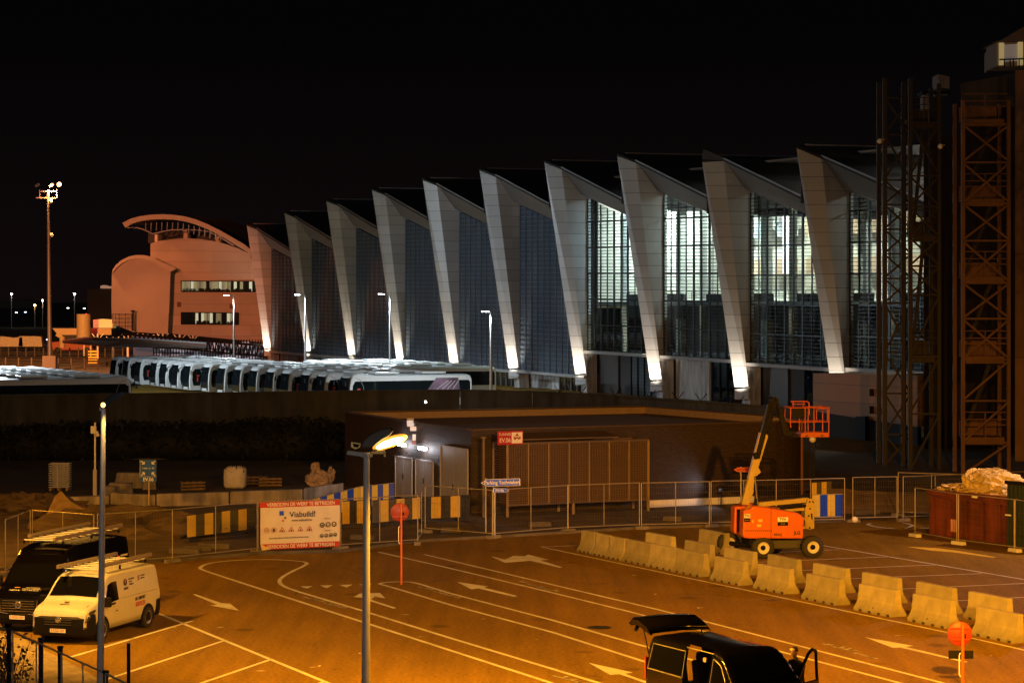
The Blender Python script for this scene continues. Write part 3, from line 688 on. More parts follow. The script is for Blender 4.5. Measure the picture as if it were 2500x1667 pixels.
# left group: fronts towards the right
lp = Vector(((312-1250)/FPX*199, 199, 0))
lw = ['nearest', 'second', 'third', 'fourth', 'fifth', 'sixth', 'seventh', 'eighth', 'ninth']
for i in range(9):
    b = copy_tree(bus0, None, 'nearest white bus of the left group, its long dark side window facing the wall' if i == 0 else f'{lw[i]} white bus roof of the left group, counted back from the wall')
    b.location = lp + d1*3.72*i - d2*6; b.scale = (1, 1, 1.09); b.rotation_euler = (0, 0, ang2); b['group'] = 'white buses parked side by side'
b = copy_tree(bus0, None, 'white bus at the left picture edge behind the dark wall, tail cut by the frame')
b.location = lp - d2*19.2 - d1*.4; b.scale = (1, 1, 1.09); b.rotation_euler = (0, 0, ang2); b['group'] = 'white buses parked side by side'
b = copy_tree(bus0, None, 'white bus roof at far left edge, ahead of another bus')
b.location = lp - d2*19.2 + d1*3.4; b.scale = (1, 1, 1.09); b.rotation_euler = (0, 0, ang2); b['group'] = 'white buses parked side by side'
for i in range(7):   # second column of buses behind the right row
    b = copy_tree(bus0, None, f'{words_[i]} white bus of the column behind the long right row')
    b.location = first + d1*(23+3.75*i)+d2*(13.8+6); b.scale = (1, 1, 1.09); b.rotation_euler = (0, 0, ang2+math.pi); b['group'] = 'white buses parked side by side'
for o in [bus0]+list(bus0.children_recursive): bpy.data.objects.remove(o)

# ---- yard lamp posts with white lamps
for i, (px, lab) in enumerate(((1195, 'white lamp post in front of the sixth fin, brightest of the yard lamps'), (950, 'white lamp post in front of the fourth fin of the hall'), (743, 'white lamp post before the second fin'), (569, 'white lamp post in front of the curved building'))):
    D = 602e3/(px+1480) if i else 195.0; base = Vector(((px+(2 if i else 4)-1250)/FPX*D, D, 0)); hh = 10.4 if i else 8.7
    t = thing('yard_lamp', lab, 'lamp post', base, 0, 'white yard lamps')
    MB().tube((0, 0, 0), (0, 0, hh), .14, .08, 12).build('pole', M_GALV, t)
    a = -d2*1.0 if i != 0 else Vector((-.5, 0, 0))
    MB().bar((0, 0, hh-.05), a*.9+UP*(hh+.12), .09).build('arm', M_GALV, t)
    c = a*1.0+UP*(hh+.15)
    hd = MB().box(c, (.75, .34, .12), rot=ang2 if i else .2).build('lamp_head', M_GREY, t, bevel=.03)
    MB().box(c+UP*-.075, (.6, .26, .03), rot=ang2 if i else .2).build('lamp_glass', mat('yard_led', (.9, 1, 1), .3, emit=(.85, .96, 1), es=45), hd)
    MB().tube((0, 0, 0), (0, 0, .4), .2, .2, 12).build('base_plate', M_GALV, t)
    lamp('SPOT', 'yard_light', base+c+UP*-.35, 13000 if i else 9000, LED, target=base+c+UP*-3+Vector((-.3, -.25, 0)), size=.12, angle=172, blend=.55, parent=t)
# an unseen lamp post added left of the picture lights the bus fronts
for X, Y in ((-44, 216), (-22, 236)):
    t = thing('yard_lamp', 'added white lamp post just left of the picture beside the buses', 'lamp post', (-53, 228, 0)) if X < -40 else None; X, Y = -33, 228
    if t:
        MB().tube((0, 0, 0), (0, 0, 10.5), .12, .08, 12).build('pole', M_GALV, t)
        lamp('SPOT', 'yard_light', (X-20, Y, 10.2), 55000, LED, target=(-40, 228, 0), size=.2, angle=168, blend=.5, parent=t)
M_WALLC = mat('mast_base_concrete', (.16, .14, .14), .9)
# ---- high mast
mb_ = G(122, 905)
t = thing('floodlight_mast', 'tall tapered mast at the left with orange floodlights on its head frame', 'light mast', mb_)
hm = H+(740-468)*mb_.y/FPX
MB().tube((0, 0, 0), (-.25, 0, hm), .36, .18, 16).build('pole', mat('mast_steel', (.075, .075, .09), .5, .3), t)
MB().box((0, 0, 1.2), (1.9, 1.6, 1.8)).build('base', M_WALLC, t, bevel=.1)
hf = MB(); m0 = Vector((-.25, 0, hm))
for z in (0, .9): hf.bar(m0+Vector((-1.2, 0, z-.9)), m0+Vector((1.2, 0, z-.9)), .1)
for x in (-1.2, 0, 1.2): hf.bar(m0+Vector((x, 0, -.9)), m0+Vector((x, 0, .3)), .1)
hf.bar(m0+Vector((-1.6, -.5, -.9)), m0+Vector((-.2, -.5, -.9)), .12); hf.bar(m0+Vector((-.9, 0, .1)), m0+Vector((.9, 0, .1)), .08)
hfo = hf.build('head_frame', M_GALV, t)
for i, (x, z, on) in enumerate(((-1.5, .9, 0), (.5, .9, 1), (1.55, 1.0, 2))):
    f = MB().box(m0+Vector((x, -.1, z)), (.7, .3, .34), rot=Matrix.Rotation(R(-35), 3, 'Y')).build('floodlight', M_GREY, t)
    if on: MB().ball(m0+Vector((x+.05, -.3, z)), .3 if on == 2 else .2, 10).build('lens', mat('flood_on', (1, .6, .3), .3, emit=(1, .42, .12), es=14), f)
MB().ball(m0+Vector((.55, -.2, -6.1)), .28, 8).build('camera_dome', M_WHT, t); MB().ball(m0+Vector((.45, -.3, -1.4)), .3, 8).build('camera_dome', M_WHT, t)
fl = mb_+m0
lamp('SPOT', 'apron_beam', fl+Vector((1.8, -.8, .9)), 14000, APR, target=W_(1150, 800), size=.4, angle=46, blend=.6, parent=t)
lamp('SPOT', 'apron_beam', fl+Vector((.5, -.8, .9)), 26000, (1, .36, .08), target=(-62, 330, 0), size=.4, angle=110, blend=.8, parent=t)
# unseen second mast, added left of the picture to light the curved building and apron
t = thing('floodlight_mast', 'second floodlight mast added left of the picture', 'light mast', (-78, 175, 0)); MB().tube((0, 0, 0), (0, 0, 27), .5, .25, 12).build('pole', MATS['mast_steel'], t)
MB().box((0, 0, 27), (2.4, .5, .6)).build('floodlight', M_GREY, t)
lamp('SPOT', 'apron_beam', (-78, 176, 27.5), 760000, APR, target=(-51, 345, 8), size=.8, angle=16, blend=.6, parent=t)
lamp('SPOT', 'apron_beam', (-78, 177, 27.5), 2600000, (1, .34, .07), target=(-87, 335, 0), size=.8, angle=22, blend=.7, parent=t)
# ---- covered walkway with lattice beam in front of the curved building
z7 = lambda x, y: (60+x/5.88, 740+y/5.88)
cw = thing('covered_walkway', 'low dark steel canopy on orange posts, with lattice beam below the curved building', 'canopy', G(345, 905))
q = [P(*z7(560, 545), 318), P(*z7(1180, 608), 292), P(*z7(2340, 632), 286), P(*z7(2345, 600), 300), P(*z7(1600, 505), 330), P(*z7(860, 500), 340)]
zt = 5.2
def PZ(x, y, z): p = G(*z7(x, y), z); return p
RQ = [PZ(540, 545, 4.4), PZ(1180, 600, 4.4), PZ(2600, 618, 4.4), PZ(2600, 585, 5.2), PZ(1700, 520, 5.4), PZ(860, 500, 5.2)]
MB().prism(RQ, UP*-.25).build('canopy_roof', mat('canopy_sheet', (.10, .042, .022), .6, var=.2), cw, True)
rb = MB()
for k in range(7):
    a = RQ[0].lerp(RQ[5], k/6.5)+UP*.12; b = RQ[2].lerp(RQ[3], k/6.5)+UP*.12; m_ = RQ[1].lerp(RQ[4], k/6.5)+UP*.12
    rb.bar(a, m_, .1); rb.bar(m_, b, .1)
rb.build('roof_rib', M_GREY, cw, True)
for x, b, w in ((855, 745, .22), (950, 760, .2), (1050, 790, .22), (1265, 870, .22), (1482, 812, .24), (1622, 790, .2), (1853, 812, .26), (1985, 790, .2), (2228, 812, .26), (2420, 800, .24)):
    p = G(*z7(x, b+10)); pc = MB().tube((p.x, p.y, 0), (p.x, p.y, 4.3), w*.8, n=8)
    for s in (-1, 1): pc.bar((p.x, p.y, 3.2), (p.x+s*1.0, p.y, 4.3), .12)
    pc.build('canopy_post', M_WHT, cw, True)
tr = MB(); ta = W_(780, 1085, 6); tb = W_(1700, 1160, 6); N = 34
lo_a = ta+UP*-1.3; lo_b = tb+UP*-1.6
tr.bar(ta, tb, .35); tr.bar(lo_a, lo_b, .25)
for i in range(N):
    a = ta.lerp(tb, i/N); b = lo_a.lerp(lo_b, (i+.5)/N); c = ta.lerp(tb, (i+1)/N); tr.bar(a, b, .14); tr.bar(b, c, .14)
tr.build('lattice_beam', M_BLK, cw, True)
MB().prism([W_(850, 1088, 0.5), W_(1700, 1150, .5), W_(1700, 1290, .5), W_(850, 1250, .5)], d1*-.3).build('lit_wall', mat('arrivals_glass', (.10, .10, .12), .4, emit=(.75, .82, 1), es=.05), cw, True)
sh = MB(); random.seed(3)
for i in range(60):
    a = W_(random.uniform(1000, 1690), random.uniform(1150, 1250), 1.2); sh.box(a, (random.uniform(.3, 1.4), .1, random.uniform(.15, .8)))
sh.build('glazed_front', mat('lit_glazing', (.5, .5, .55), .5, emit=(.8, .85, 1), es=.22), cw, True)
sb = MB()
for i in range(40):
    a = W_(980+i*18, 1120, 1.8); b = W_(980+i*18, 1265, 1.8); sb.bar(a, b, .14)
for y in (1175, 1205, 1240): sb.bar(W_(980, y, 1.8), W_(1700, y+10, 1.8), .14)
sb.build('steel_bars', M_BLK, cw, True)
MB().prism([W_(1690, 1140, 1), W_(1735, 1150, 1), W_(1735, 1300, 1), W_(1690, 1300, 1)], d1*1.5).build('end_column', M_DRUM, cw, True)
# boarding bridge
jb = thing('boarding_bridge', 'tan covered boarding bridge on slim leg, with a yellow lit cabin above', 'boarding bridge', PZ(545, 640, 0))
jD = 400
def J(x, y, o=0): p = P(*z7(x, y), jD); p.y += o; return p
MB().prism([J(400, 362), J(1245, 362), J(1245, 455), J(480, 455)], (0, 4, 0)).build('tunnel', mat('tan_panel', (.45, .36, .22), .6, var=.1), jb, True)
MB().prism([J(970, 240, 1), J(1090, 228, 1), J(1260, 240, 1), J(1260, 355, 1), J(970, 355, 1)], (0, 3, 0)).build('cabin', mat('cabin_yellow', (.75, .62, .3), .6, emit=(1, .70, .25), es=.25), jb, True)
MB().prism([J(835, 240, 0), J(900, 240, 0), J(925, 355, 0), J(850, 355, 0)], (0, 2, 0)).build('bellows', M_GREY, jb, True)
MB().tube(J(940, 495, -6), J(940, 155, -6), 1.2, n=10).build('column', mat('tan_panel', (.45, .36, .22)), jb, True)
MB().tube(J(540, 640), J(540, 480), .5, n=8).build('leg', MATS['tan_panel'], jb, True)
MB().bar(J(460, 445), J(540, 490), .6).build('brace', MATS['tan_panel'], jb, True)
MB().ball(J(900, 218, -1), .8, 8).build('warning_lamp', mat('red_lamp', (1, .1, .1), .4, emit=(1, .02, .03), es=12), jb, True)
# apron vehicles and trolleys
def block(name, label, cat, parts, D=None):
    t = None
    for nm, m, pts, dep, base in parts:
        pass
def low_vehicle(name, label, cat, px, py, w, h, m, cabm, flip=1):
    p = G(*z7(px, py)); t = thing(name, label, cat, p, 0)
    MB().prism([(-w/2, 0, .5), (w/2, 0, .5), (w/2, 0, h*.55), (w*.1*flip, 0, h*.6), (w*.0, 0, h*.62), (-w/2, 0, h*.55)], (0, 2, 0)).build('chassis', m, t, bevel=.08)
    MB().prism([(-w*.3, .2, h*.6), (w*.12, .2, h*.6), (w*.1, .2, h*.95), (-w*.05, .2, h), (-w*.2, .2, h*.98)], (0, 1.6, 0)).build('cab', cabm, t, bevel=.08)
    for x in (-w*.34, w*.32):
        MB().lathe([(0, -.1), (.55, -.1), (.55, .3), (0, .3)], 14, 'Y', (x, 0, .55)).build('wheel', M_DARK, t)
    return t
low_vehicle('apron_tractor', 'red and orange apron tractor parked beyond the rail fence', 'tractor', 690, 715, 8.5, 3.8, mat('tractor_red', (.35, .05, .02), .5), M_DKIN)
for px, lab in ((-200, 'pale baggage trolley under a cover, left on the apron'), (70, 'pale boxy baggage trolley beside the mast')):
    p = G(*z7(px+20, 690)); t = thing('baggage_trolley', lab, 'trolley', p, 0, 'baggage trolleys on the apron')
    MB().box((0, 0, .75), (5.2, 1.6, .2)).build('deck', M_BLK, t)
    MB().prism([(-2.4, -.7, .9), (2.4, -.7, .9), (2.2, -.7, 2.9), (.6, -.7, 2.7 if px < 0 else 3.0), (-2.2, -.7, 3.0)], (0, 1.4, 0)).build('load', mat('pale_canvas', (.6, .52, .4), .8, var=.2), t, bevel=.1)
    for x in (-1.8, 1.8): MB().lathe([(0, -.1), (.35, -.1), (.35, .1), (0, .1)], 12, 'Y', (x, -.8, .35)).build('wheel', M_DARK, t)
# tanker and dark trailer behind the buses
zA = lambda x, y: (x/3.92, 820+y/3.92)
p = G(500, 893); t = thing('lorry', 'pale lorry cab with sloping nose in front of a dark box trailer behind the buses', 'lorry', p)
def Q(x, y, o=0): v = P(*zA(x, y), p.y); v.y += o; return v
MB().prism([Q(1765, 225), Q(1780, 185), (Q(1850, 165)), Q(1940, 160), Q(1990, 165), Q(1990, 235), Q(1765, 235)], (0, 2.4, 0)).build('cab', mat('cab_cream', (.7, .6, .45), .5), t, True)
MB().prism([Q(1993, 152), Q(2400, 138), Q(2400, 260), Q(1993, 260)], (0, 2.5, 0)).build('box_body', mat('navy_box', (.02, .02, .04), .5), t, True)
MB().bar(Q(1993, 150, -.05), Q(2400, 136, -.05), .1, .2).build('edge_trim', mat('orange_trim', (.7, .25, .05), .6), t, True)
# rail fences of the yard edge
M_RAIL = mat('dark_rail', (.05, .035, .03), .6)
for row, (x0, y0, x1, y1, n) in enumerate(((-80, 888, 272, 893, 11), (0, 866, 300, 868, 14), (300, 862, 460, 866, 6))):
    a = G(x0, y0+10 if row == 0 else y0+4); b = G(x1, y1+10 if row == 0 else y1+4)
    t = thing('rail_fence', ('long low dark rail fence along the yard edge, in front of the mast', 'low dark rail fence farther out on the apron', 'short rail fence under the steel canopy')[row], 'fence', a, 0)
    rr = MB()
    for z in (.5, .9, 1.3): rr.bar(a+UP*z, b+UP*z, .07)
    rr.build('rail', M_RAIL, t, True)
    for i in range(n+1):
        c = a.lerp(b, i/n); MB().bar(c, c+UP*1.6, .2).build('post', M_RAIL, t, True)
kbp = thing('yellow_step', 'small yellow striped steps by the rail fence', 'steps', G(229, 889))
for k in range(5): MB().box((0, 0, .2+.45*k), (1.6, .8, .22)).build('tread', mat('yellow_paint', (.75, .5, .06), .6), kbp)
# distant lights and buildings
far = [(28, 718, 742, 1, (1, 1, 1), 30), (104, 733, 752, 1, (1, .8, .6), 20), (182, 717, 746, 1, (.9, 1, 1), 40), (85, 745, 762, 1.2, (1, .5, .15), 35), (263, 744, 782, 1, (.9, 1, .9), 10)]
dsc = ('tiny far white lamp at the left edge of the dark field', 'tiny far lamp just left of the mast', 'tiny far white lamp right of the mast', 'tiny far orange lamp near the mast', 'far greenish lamp beside the curved building')
for (px, y0, y1, r_, c, e), lb in zip(far, dsc):
    D = 900; p = P(px, y1, D); tp = P(px, y0, D)
    t = thing('far_lamp', lb, 'lamp post', (p.x, p.y, 0))
    MB().tube((p.x, D, 0), (p.x, D, tp.z), .18, n=6).build('pole', M_GREY, t, True)
    MB().ball((p.x, D, tp.z), (.38*r_, .38*r_, .28), 8).build('bulb', mat('far_bulb_%d' % px, c, .5, emit=c, es=e), t, True)
    lamp('POINT', 'far_light', (p.x, D-1, tp.z-.3), 250, c, size=.3, parent=t)
def far_block(pts, D, dep, m, nm, lb, extra=None):
    P_ = [P(x, y, D) for x, y in pts]; t = thing(nm, lb, 'building', (P_[0].x, D, 0)); MB().prism(P_, (0, dep, 0)).build('wall', m, t, True); return t
tb_ = far_block([(213, 790), (213, 706), (276, 704), (276, 790)], 700, 30, mat('far_dark', (.035, .03, .03), .8), 'far_building', 'dark flat block just left of the curved building')
MB().prism([P(x, y, 699) for x, y in ((245, 704), (245, 698), (252, 696), (258, 698), (274, 700), (274, 704))], (0, 6, 0)).build('roof_plant', mat('lit_plant', (.6, .4, .3), .7, emit=(1, .55, .35), es=.25), tb_, True)
far_block([(0, 752), (0, 734), (45, 730), (90, 736), (95, 752)], 1000, 20, mat('far_shed', (.10, .09, .07), .8), 'far_building', 'low dim sheds on the horizon at the left edge')
far_block([(-60, 748), (-60, 738), (700, 741), (700, 748)], 1800, 20, MATS['far_dark'], 'far_tree_belt', 'dark tree belt along the horizon')['category'] = 'trees'
for (px, py, c, nm) in ((40, 763, (.7, .8, 1), 'white'), (62, 762, (.5, .7, 1), 'blue'), (118, 829, (.5, .5, 1), 'violet'), (206, 753, (1, 1, .8), 'yellowish'), (166, 752, (1, 1, 1), 'pale')):
    t = thing('ground_light', f'tiny {nm} ground light on the dark airfield', 'light', P(px, py, 520 if py > 800 else 850))
    MB().ball((0, 0, 0), (.5, .3, .2), 8).build('lens', mat('gl_%d' % px, c, .5, emit=c, es=5), t); MB().box((0, 0, -.4), (.5, .3, .5)).build('housing', M_BLK, t)
# ================================================================== retaining wall, bushes, brick building
wp = [(-700, 975), (-300, 966), (0, 962), (300, 958), (520, 956), (850, 951), (1123, 949), (1300, 952), (1480, 961), (1700, 976), (1900, 990), (1990, 997)]
WP = [G(x, y, 3.78) for x, y in wp]
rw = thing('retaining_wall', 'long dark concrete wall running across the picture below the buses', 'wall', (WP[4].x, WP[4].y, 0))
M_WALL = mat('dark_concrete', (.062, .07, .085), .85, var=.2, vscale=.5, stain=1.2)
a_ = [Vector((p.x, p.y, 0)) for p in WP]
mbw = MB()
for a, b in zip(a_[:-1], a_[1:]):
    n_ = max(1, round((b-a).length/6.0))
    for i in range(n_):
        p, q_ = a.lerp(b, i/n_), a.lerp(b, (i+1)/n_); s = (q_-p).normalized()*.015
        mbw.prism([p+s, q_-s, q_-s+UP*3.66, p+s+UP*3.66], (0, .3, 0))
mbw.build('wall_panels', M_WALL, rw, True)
cp_ = MB()
for a, b in zip(a_[:-1], a_[1:]): cp_.bar(a+Vector((0, .1, 3.70)), b+Vector((0, .1, 3.70)), .42, .07)
cp_.build('coping', M_WALL, rw, True)
br = MB()
for px in (1368, 1420, 1504, 1590, 1657, 1712, 1758, 1805):
    k = min(range(len(wp)-1), key=lambda j: abs((wp[j][0]+wp[j+1][0])/2-px)); t_ = (px-wp[k][0])/(wp[k+1][0]-wp[k][0]); c = a_[k].lerp(a_[k+1], t_)+UP*3.73
    br.bar(c, c+Vector((.35, 0, .45)), .05); br.bar(c, c+Vector((-.35, 0, .45)), .05)
br.build('barbed_wire_bracket', M_BLK, rw, True)
lt = MB().ball(P(1039, 981, 149.2), .07, 8); lt.build('wall_light', mat('tiny_white', (1, 1, .9), .4, emit=(1, 1, .85), es=30), rw, True)
# bushes: leaf-card crowns over short stems
def leaf_mat():
    m = mat('dark_leaf', (.007, .009, .006), .8, var=.5, vscale=1.5); return m
M_LEAF = leaf_mat(); M_STEM = mat('twig', (.06, .045, .03), .9)
def leaves(c, r, n, s, mb):
    for _ in range(n):
        while True:
            v = Vector((random.uniform(-1, 1), random.uniform(-1, 1), random.uniform(-1, 1)))
            if .35 < v.length < 1.04: break
        p = Vector(c)+Vector((v.x*r[0], v.y*r[1], v.z*r[2])); a = Vector((random.gauss(0, 1), random.gauss(0, 1), random.gauss(0, 1))).normalized(); b = a.cross(Vector((random.gauss(0, 1), random.gauss(0, 1), 1))).normalized()
        k = s*random.uniform(.6, 1.4)
        mb.add([p-a*k, p+b*k*.6, p+a*k, p-b*k*.6], [(0, 1, 2, 3)])
for i, (px, py, w, hh) in enumerate(((-15, 1046, 2.9, 2.0), (60, 1035, 2.7, 2.3), (178, 1029, 3.0, 2.5), (300, 1028, 3.1, 2.5), (425, 1027, 3.1, 2.6), (556, 1028, 2.9, 2.6), (638, 1020, 2.6, 2.8), (742, 1018, 3.0, 2.8), (828, 1032, 2.4, 2.3))):
    p = P(px, py, 139); lb = ['at the left picture edge', 'left of the camera pole', 'behind the tall lamp pole', 'above the green exit sign', 'right of the green exit sign', 'left of the white bulk bag', 'behind the white bulk bag', 'above the crumpled bulk bag', 'beside the corner of the brick building'][i]
    t = thing('bush', f'black rounded bush {lb}', 'bush', (p.x, 139, 0), 0, 'rounded bushes along the dark wall')
    mb = MB(); random.seed(i); z = p.z
    leaves((0, 0, z*.5), (w, 1.6, z*.52), 900, .17, mb); leaves((w*.3, 0, z*.62), (w*.5, 1.3, z*.40), 300, .14, mb)
    mb.ball((0, 0, z*.42), (w*.86, 1.2, z*.46), 10, .06)
    mb.build('crown', M_LEAF, t, fix=False)
    st = MB()
    for k in range(4): st.tube((random.uniform(-w*.4, w*.4), 0, 0), (random.uniform(-w*.6, w*.6), 0, z*.6), .05, .02, 5)
    st.build('stem', M_STEM, t)
# brick building
def brick():
    m = bpy.data.materials.new('dark_brick'); m.use_nodes = True; n = m.node_tree; b = n.nodes['Principled BSDF']; b.inputs['Roughness'].default_value = .55
    t = n.nodes.new('ShaderNodeTexCoord'); g = n.nodes.new('ShaderNodeNewGeometry'); dp = n.nodes.new('ShaderNodeVectorMath'); dp.operation = 'DOT_PRODUCT'
    s = n.nodes.new('ShaderNodeSeparateXYZ'); n.links.new(t.outputs['Object'], s.inputs[0])
    ad = n.nodes.new('ShaderNodeMath'); ad.operation = 'ADD'; n.links.new(s.outputs['X'], ad.inputs[0]); n.links.new(s.outputs['Y'], ad.inputs[1])
    cb = n.nodes.new('ShaderNodeCombineXYZ'); n.links.new(ad.outputs[0], cb.inputs[0]); n.links.new(s.outputs['Z'], cb.inputs[1])
    bt = n.nodes.new('ShaderNodeTexBrick'); bt.inputs['Scale'].default_value = 1; bt.inputs['Brick Width'].default_value = .30; bt.inputs['Row Height'].default_value = .10; bt.inputs['Mortar Size'].default_value = .014
    bt.inputs['Color1'].default_value = (.058, .036, .026, 1); bt.inputs['Color2'].default_value = (.038, .025, .019, 1); bt.inputs['Mortar'].default_value = (.018, .014, .012, 1)
    n.links.new(cb.outputs[0], bt.inputs['Vector']); n.links.new(bt.outputs['Color'], b.inputs['Base Color'])
    bp = n.nodes.new('ShaderNodeBump'); bp.inputs['Strength'].default_value = .9; bp.inputs['Distance'].default_value = .02; bp.invert = True; n.links.new(bt.outputs['Fac'], bp.inputs['Height']); n.links.new(bp.outputs[0], b.inputs['Normal']); return m
M_BRICK = brick()
BZ = 3.8
c0 = G(1151, 1050, BZ); cl = G(842, 1007, BZ); cf = G(1570, 992, BZ); cr = G(1870, 1031, BZ)
for v in (c0, cl, cf, cr): v.z = 0
e2 = (cr-c0).normalized(); e1 = (cl-c0).normalized(); eN = Vector((e2.y, -e2.x, 0))   # outward normal of the long front
bb = thing('brick_building', 'low dark brick service building with rounded end and pale inner parapet', 'building', c0)
# rounded right end: arc from the front towards the back
arc = []; Rr = 3.6; cc = cr+Vector((-e2.y, e2.x, 0))*Rr
for k in range(1, 13):
    a = math.radians(k*9.5); arc.append(cc + eN*Rr*math.cos(a) + e2*Rr*math.sin(a))
foot = [cl, c0, cr]+arc+[G(1925, 1018, BZ)*1.0, cf]
foot[-2].z = 0
def wallring(pts, z0, z1, th, name, m, par, close=True, smooth_from=None):
    c = sum(pts, Vector())/len(pts); mb = MB(); n = len(pts)
    for i in range(n if close else n-1):
        a, b = pts[i], pts[(i+1) % n]; ins = lambda p: p+(c-p).normalized()*th
        mb.add([a+UP*z0, b+UP*z0, b+UP*z1, a+UP*z1, ins(a)+UP*z0, ins(b)+UP*z0, ins(b)+UP*z1, ins(a)+UP*z1], [(0, 1, 2, 3), (5, 4, 7, 6), (3, 2, 6, 7), (0, 4, 5, 1)])
    return mb.build(name, m, par, True, fix=False)
wallring(foot, 0, BZ-.001, .3, 'wall', M_BRICK, bb)
M_PAR = mat('parapet_render', (.27, .19, .11), .8, var=.1)
MB().poly([p+UP*(BZ-.36) for p in foot]).build('roof', mat('brown_roofing', (.12, .055, .022), .9, var=.2), bb, True)
inn = [p+(sum(foot, Vector())/len(foot)-p).normalized()*.34 for p in foot]
mbp = MB()
for i in range(len(inn)):
    a, b = inn[i], inn[(i+1) % len(inn)]; mbp.prism([a+UP*(BZ-.36), b+UP*(BZ-.36), b+UP*(BZ-.02), a+UP*(BZ-.02)], (Vector((0, 0, 0))+(sum(foot, Vector())/len(foot)-a).normalized()*.03))
mbp.build('parapet_lining', M_PAR, bb, True)
cap = MB()
for i in range(len(foot)): cap.bar(foot[i]+UP*(BZ+.03), foot[(i+1) % len(foot)]+UP*(BZ+.03), .36, .05)
cap.build('parapet_cap', mat('cap_metal', (.12, .08, .05), .5, .4), bb, True)
DW = lambda x, y: PL(x, y, c0-e2*.0+Vector((-e1.y, e1.x, 0))*.03, e1)
e1n = Vector((-e1.y, e1.x, 0)); 
if e1n.dot(Vector((0, 0, 0))-c0) < 0: e1n = -e1n
DW = lambda x, y, o=.04: PL(x, y, c0+e1n*o, e1)
M_DOOR = mat('grey_steel_door', (.30, .29, .29), .45, .2, var=.08)
for (xa, xb, ya, yb, lb) in ((968, 1008, 1113, 1120, ''), (1017.5, 1059.5, 1120.5, 1127.5, ''), (1078, 1144, 1088, 1096, '')):
    a = DW(xa, ya); b = DW(xb, yb); zt_ = (a.z+b.z)/2; a.z = b.z = 0
    dr = MB()
    mid = a.lerp(b, .5)
    dr.prism([a+UP*.1, mid-(b-a)*.01+UP*.1, mid-(b-a)*.01+UP*zt_, a+UP*zt_], e1n*.05)
    do = dr.build('door', M_DOOR, bb, True)
    MB().prism([mid+(b-a)*.01+UP*.1, b+UP*.1, b+UP*zt_, mid+(b-a)*.01+UP*zt_], e1n*.05).build('door_leaf', M_DOOR, do, True)
    fr = MB()
    for p, q_ in ((a, a+UP*zt_), (b, b+UP*zt_), (a+UP*zt_, b+UP*zt_)): fr.bar(p+UP*.1*(p.z == 0)+e1n*.05, q_+e1n*.05, .07, .07, up=e1n)
    fr.build('door_frame', M_GREY, do, True)
    MB().bar(mid+UP*1.0+e1n*.1, mid+UP*1.25+e1n*.1, .05, .03, up=e1n).build('handle', M_BLK, do, True)
for (px, py, lb) in ((983, 1085.5, 'x'), (1033, 1094, 'y')):
    c = DW(px, py, .14); t = thing('wall_lamp', 'white tube lamp on the brick wall, nearer the sodium lamp' if lb == 'x' else 'white tube lamp on the brick wall above the second door', 'lamp', c, 0, 'tube lamps over the steel doors')
    MB().bar(c-e1*.36-e1n*.05, c+e1*.36-e1n*.05, .1, .1).build('housing', M_WHT, t, True)
    MB().tube(c-e1*.42+e1n*.04, c+e1*.42+e1n*.04, .075, n=10).build('tube', mat('tube_on', (1, 1, 1), .4, emit=(.96, .94, 1), es=36), t, True)
    lamp('POINT', 'tube_light', c+e1n*.3+UP*-.1, 26, (.95, .93, 1), size=.15, parent=t)
c = DW(1002, 1036, .25); t = thing('wall_floodlight', 'pale unlit double floodlight high on the brick wall', 'floodlight', c)
fl_ = MB().box(c+UP*.1-e1n*0, (.32, .2, .34), rot=Matrix.Rotation(R(30), 3, 'X')); fl_.build('lamp_head', M_WHT, t, True)
MB().box(c+UP*-.2+e2*.15, (.3, .2, .2)).build('lamp_head', M_WHT, t, True); MB().bar(c, c-e1n*.25, .05).build('bracket', M_GREY, t, True)
c = DW(1011, 1070, .1); t = thing('alarm_box', 'small pale box with red label between the tube lamps', 'alarm', c)
MB().box(c+UP*.05, (.16, .1, .3)).build('box', M_WHT, t, True); MB().box(c+UP*-.2, (.16, .1, .14)).build('red_plate', mat('dull_red', (.35, .06, .05), .5), t, True)
# louvred plant cage in front of the long wall
LW = lambda x, y, o: PL(x, y, c0+eN*o, e2)
la, lbp = LW(1239, 1233, 1.6), LW(1583, 1219, 1.6); zl0 = (la.z+lbp.z)/2; ltz = LW(1400, 1079, 1.6).z
la.z = lbp.z = 0
cg = thing('plant_cage', 'long raised plant cage of fine metal mesh on legs against the brick wall', 'enclosure', la)
M_CAGE = mat('tan_steel', (.125, .085, .055), .5, .3, var=.1)
dp_ = -eN*1.45
fr = MB()
for p, q_ in ((la, lbp), (la+dp_, lbp+dp_)):
    fr.bar(p+UP*zl0, q_+UP*zl0, .08); fr.bar(p+UP*ltz, q_+UP*ltz, .1)
for p in (la, la+dp_, lbp, lbp+dp_): fr.bar(p+UP*zl0, p+UP*ltz, .1)
fr.bar(la+UP*ltz, la+dp_+UP*ltz, .1); fr.bar(lbp+UP*ltz, lbp+dp_+UP*ltz, .1); fr.build('frame', M_CAGE, cg, True)
for i in range(7):
    p = la.lerp(lbp, i/7); q_ = la.lerp(lbp, (i+1)/7); mb = MB()
    mb.bar(p+UP*zl0, p+UP*ltz, .05)
    nz = 26
    for k in range(1, nz): mb.bar(p+UP*(zl0+(ltz-zl0)*k/nz), q_+UP*(zl0+(ltz-zl0)*k/nz), .035, .028)
    for k in range(1, 12): mb.bar(p.lerp(q_, k/12)+UP*zl0, p.lerp(q_, k/12)+UP*ltz, .02)
    mb.build('mesh_panel', mat('mesh_steel', (.10, .062, .036), .5, .3), cg, True, fix=False); MB().bar(p+UP*zl0+eN*.03, p+UP*ltz+eN*.03, .05).build('upright', M_CAGE, cg, True)
sd = MB()
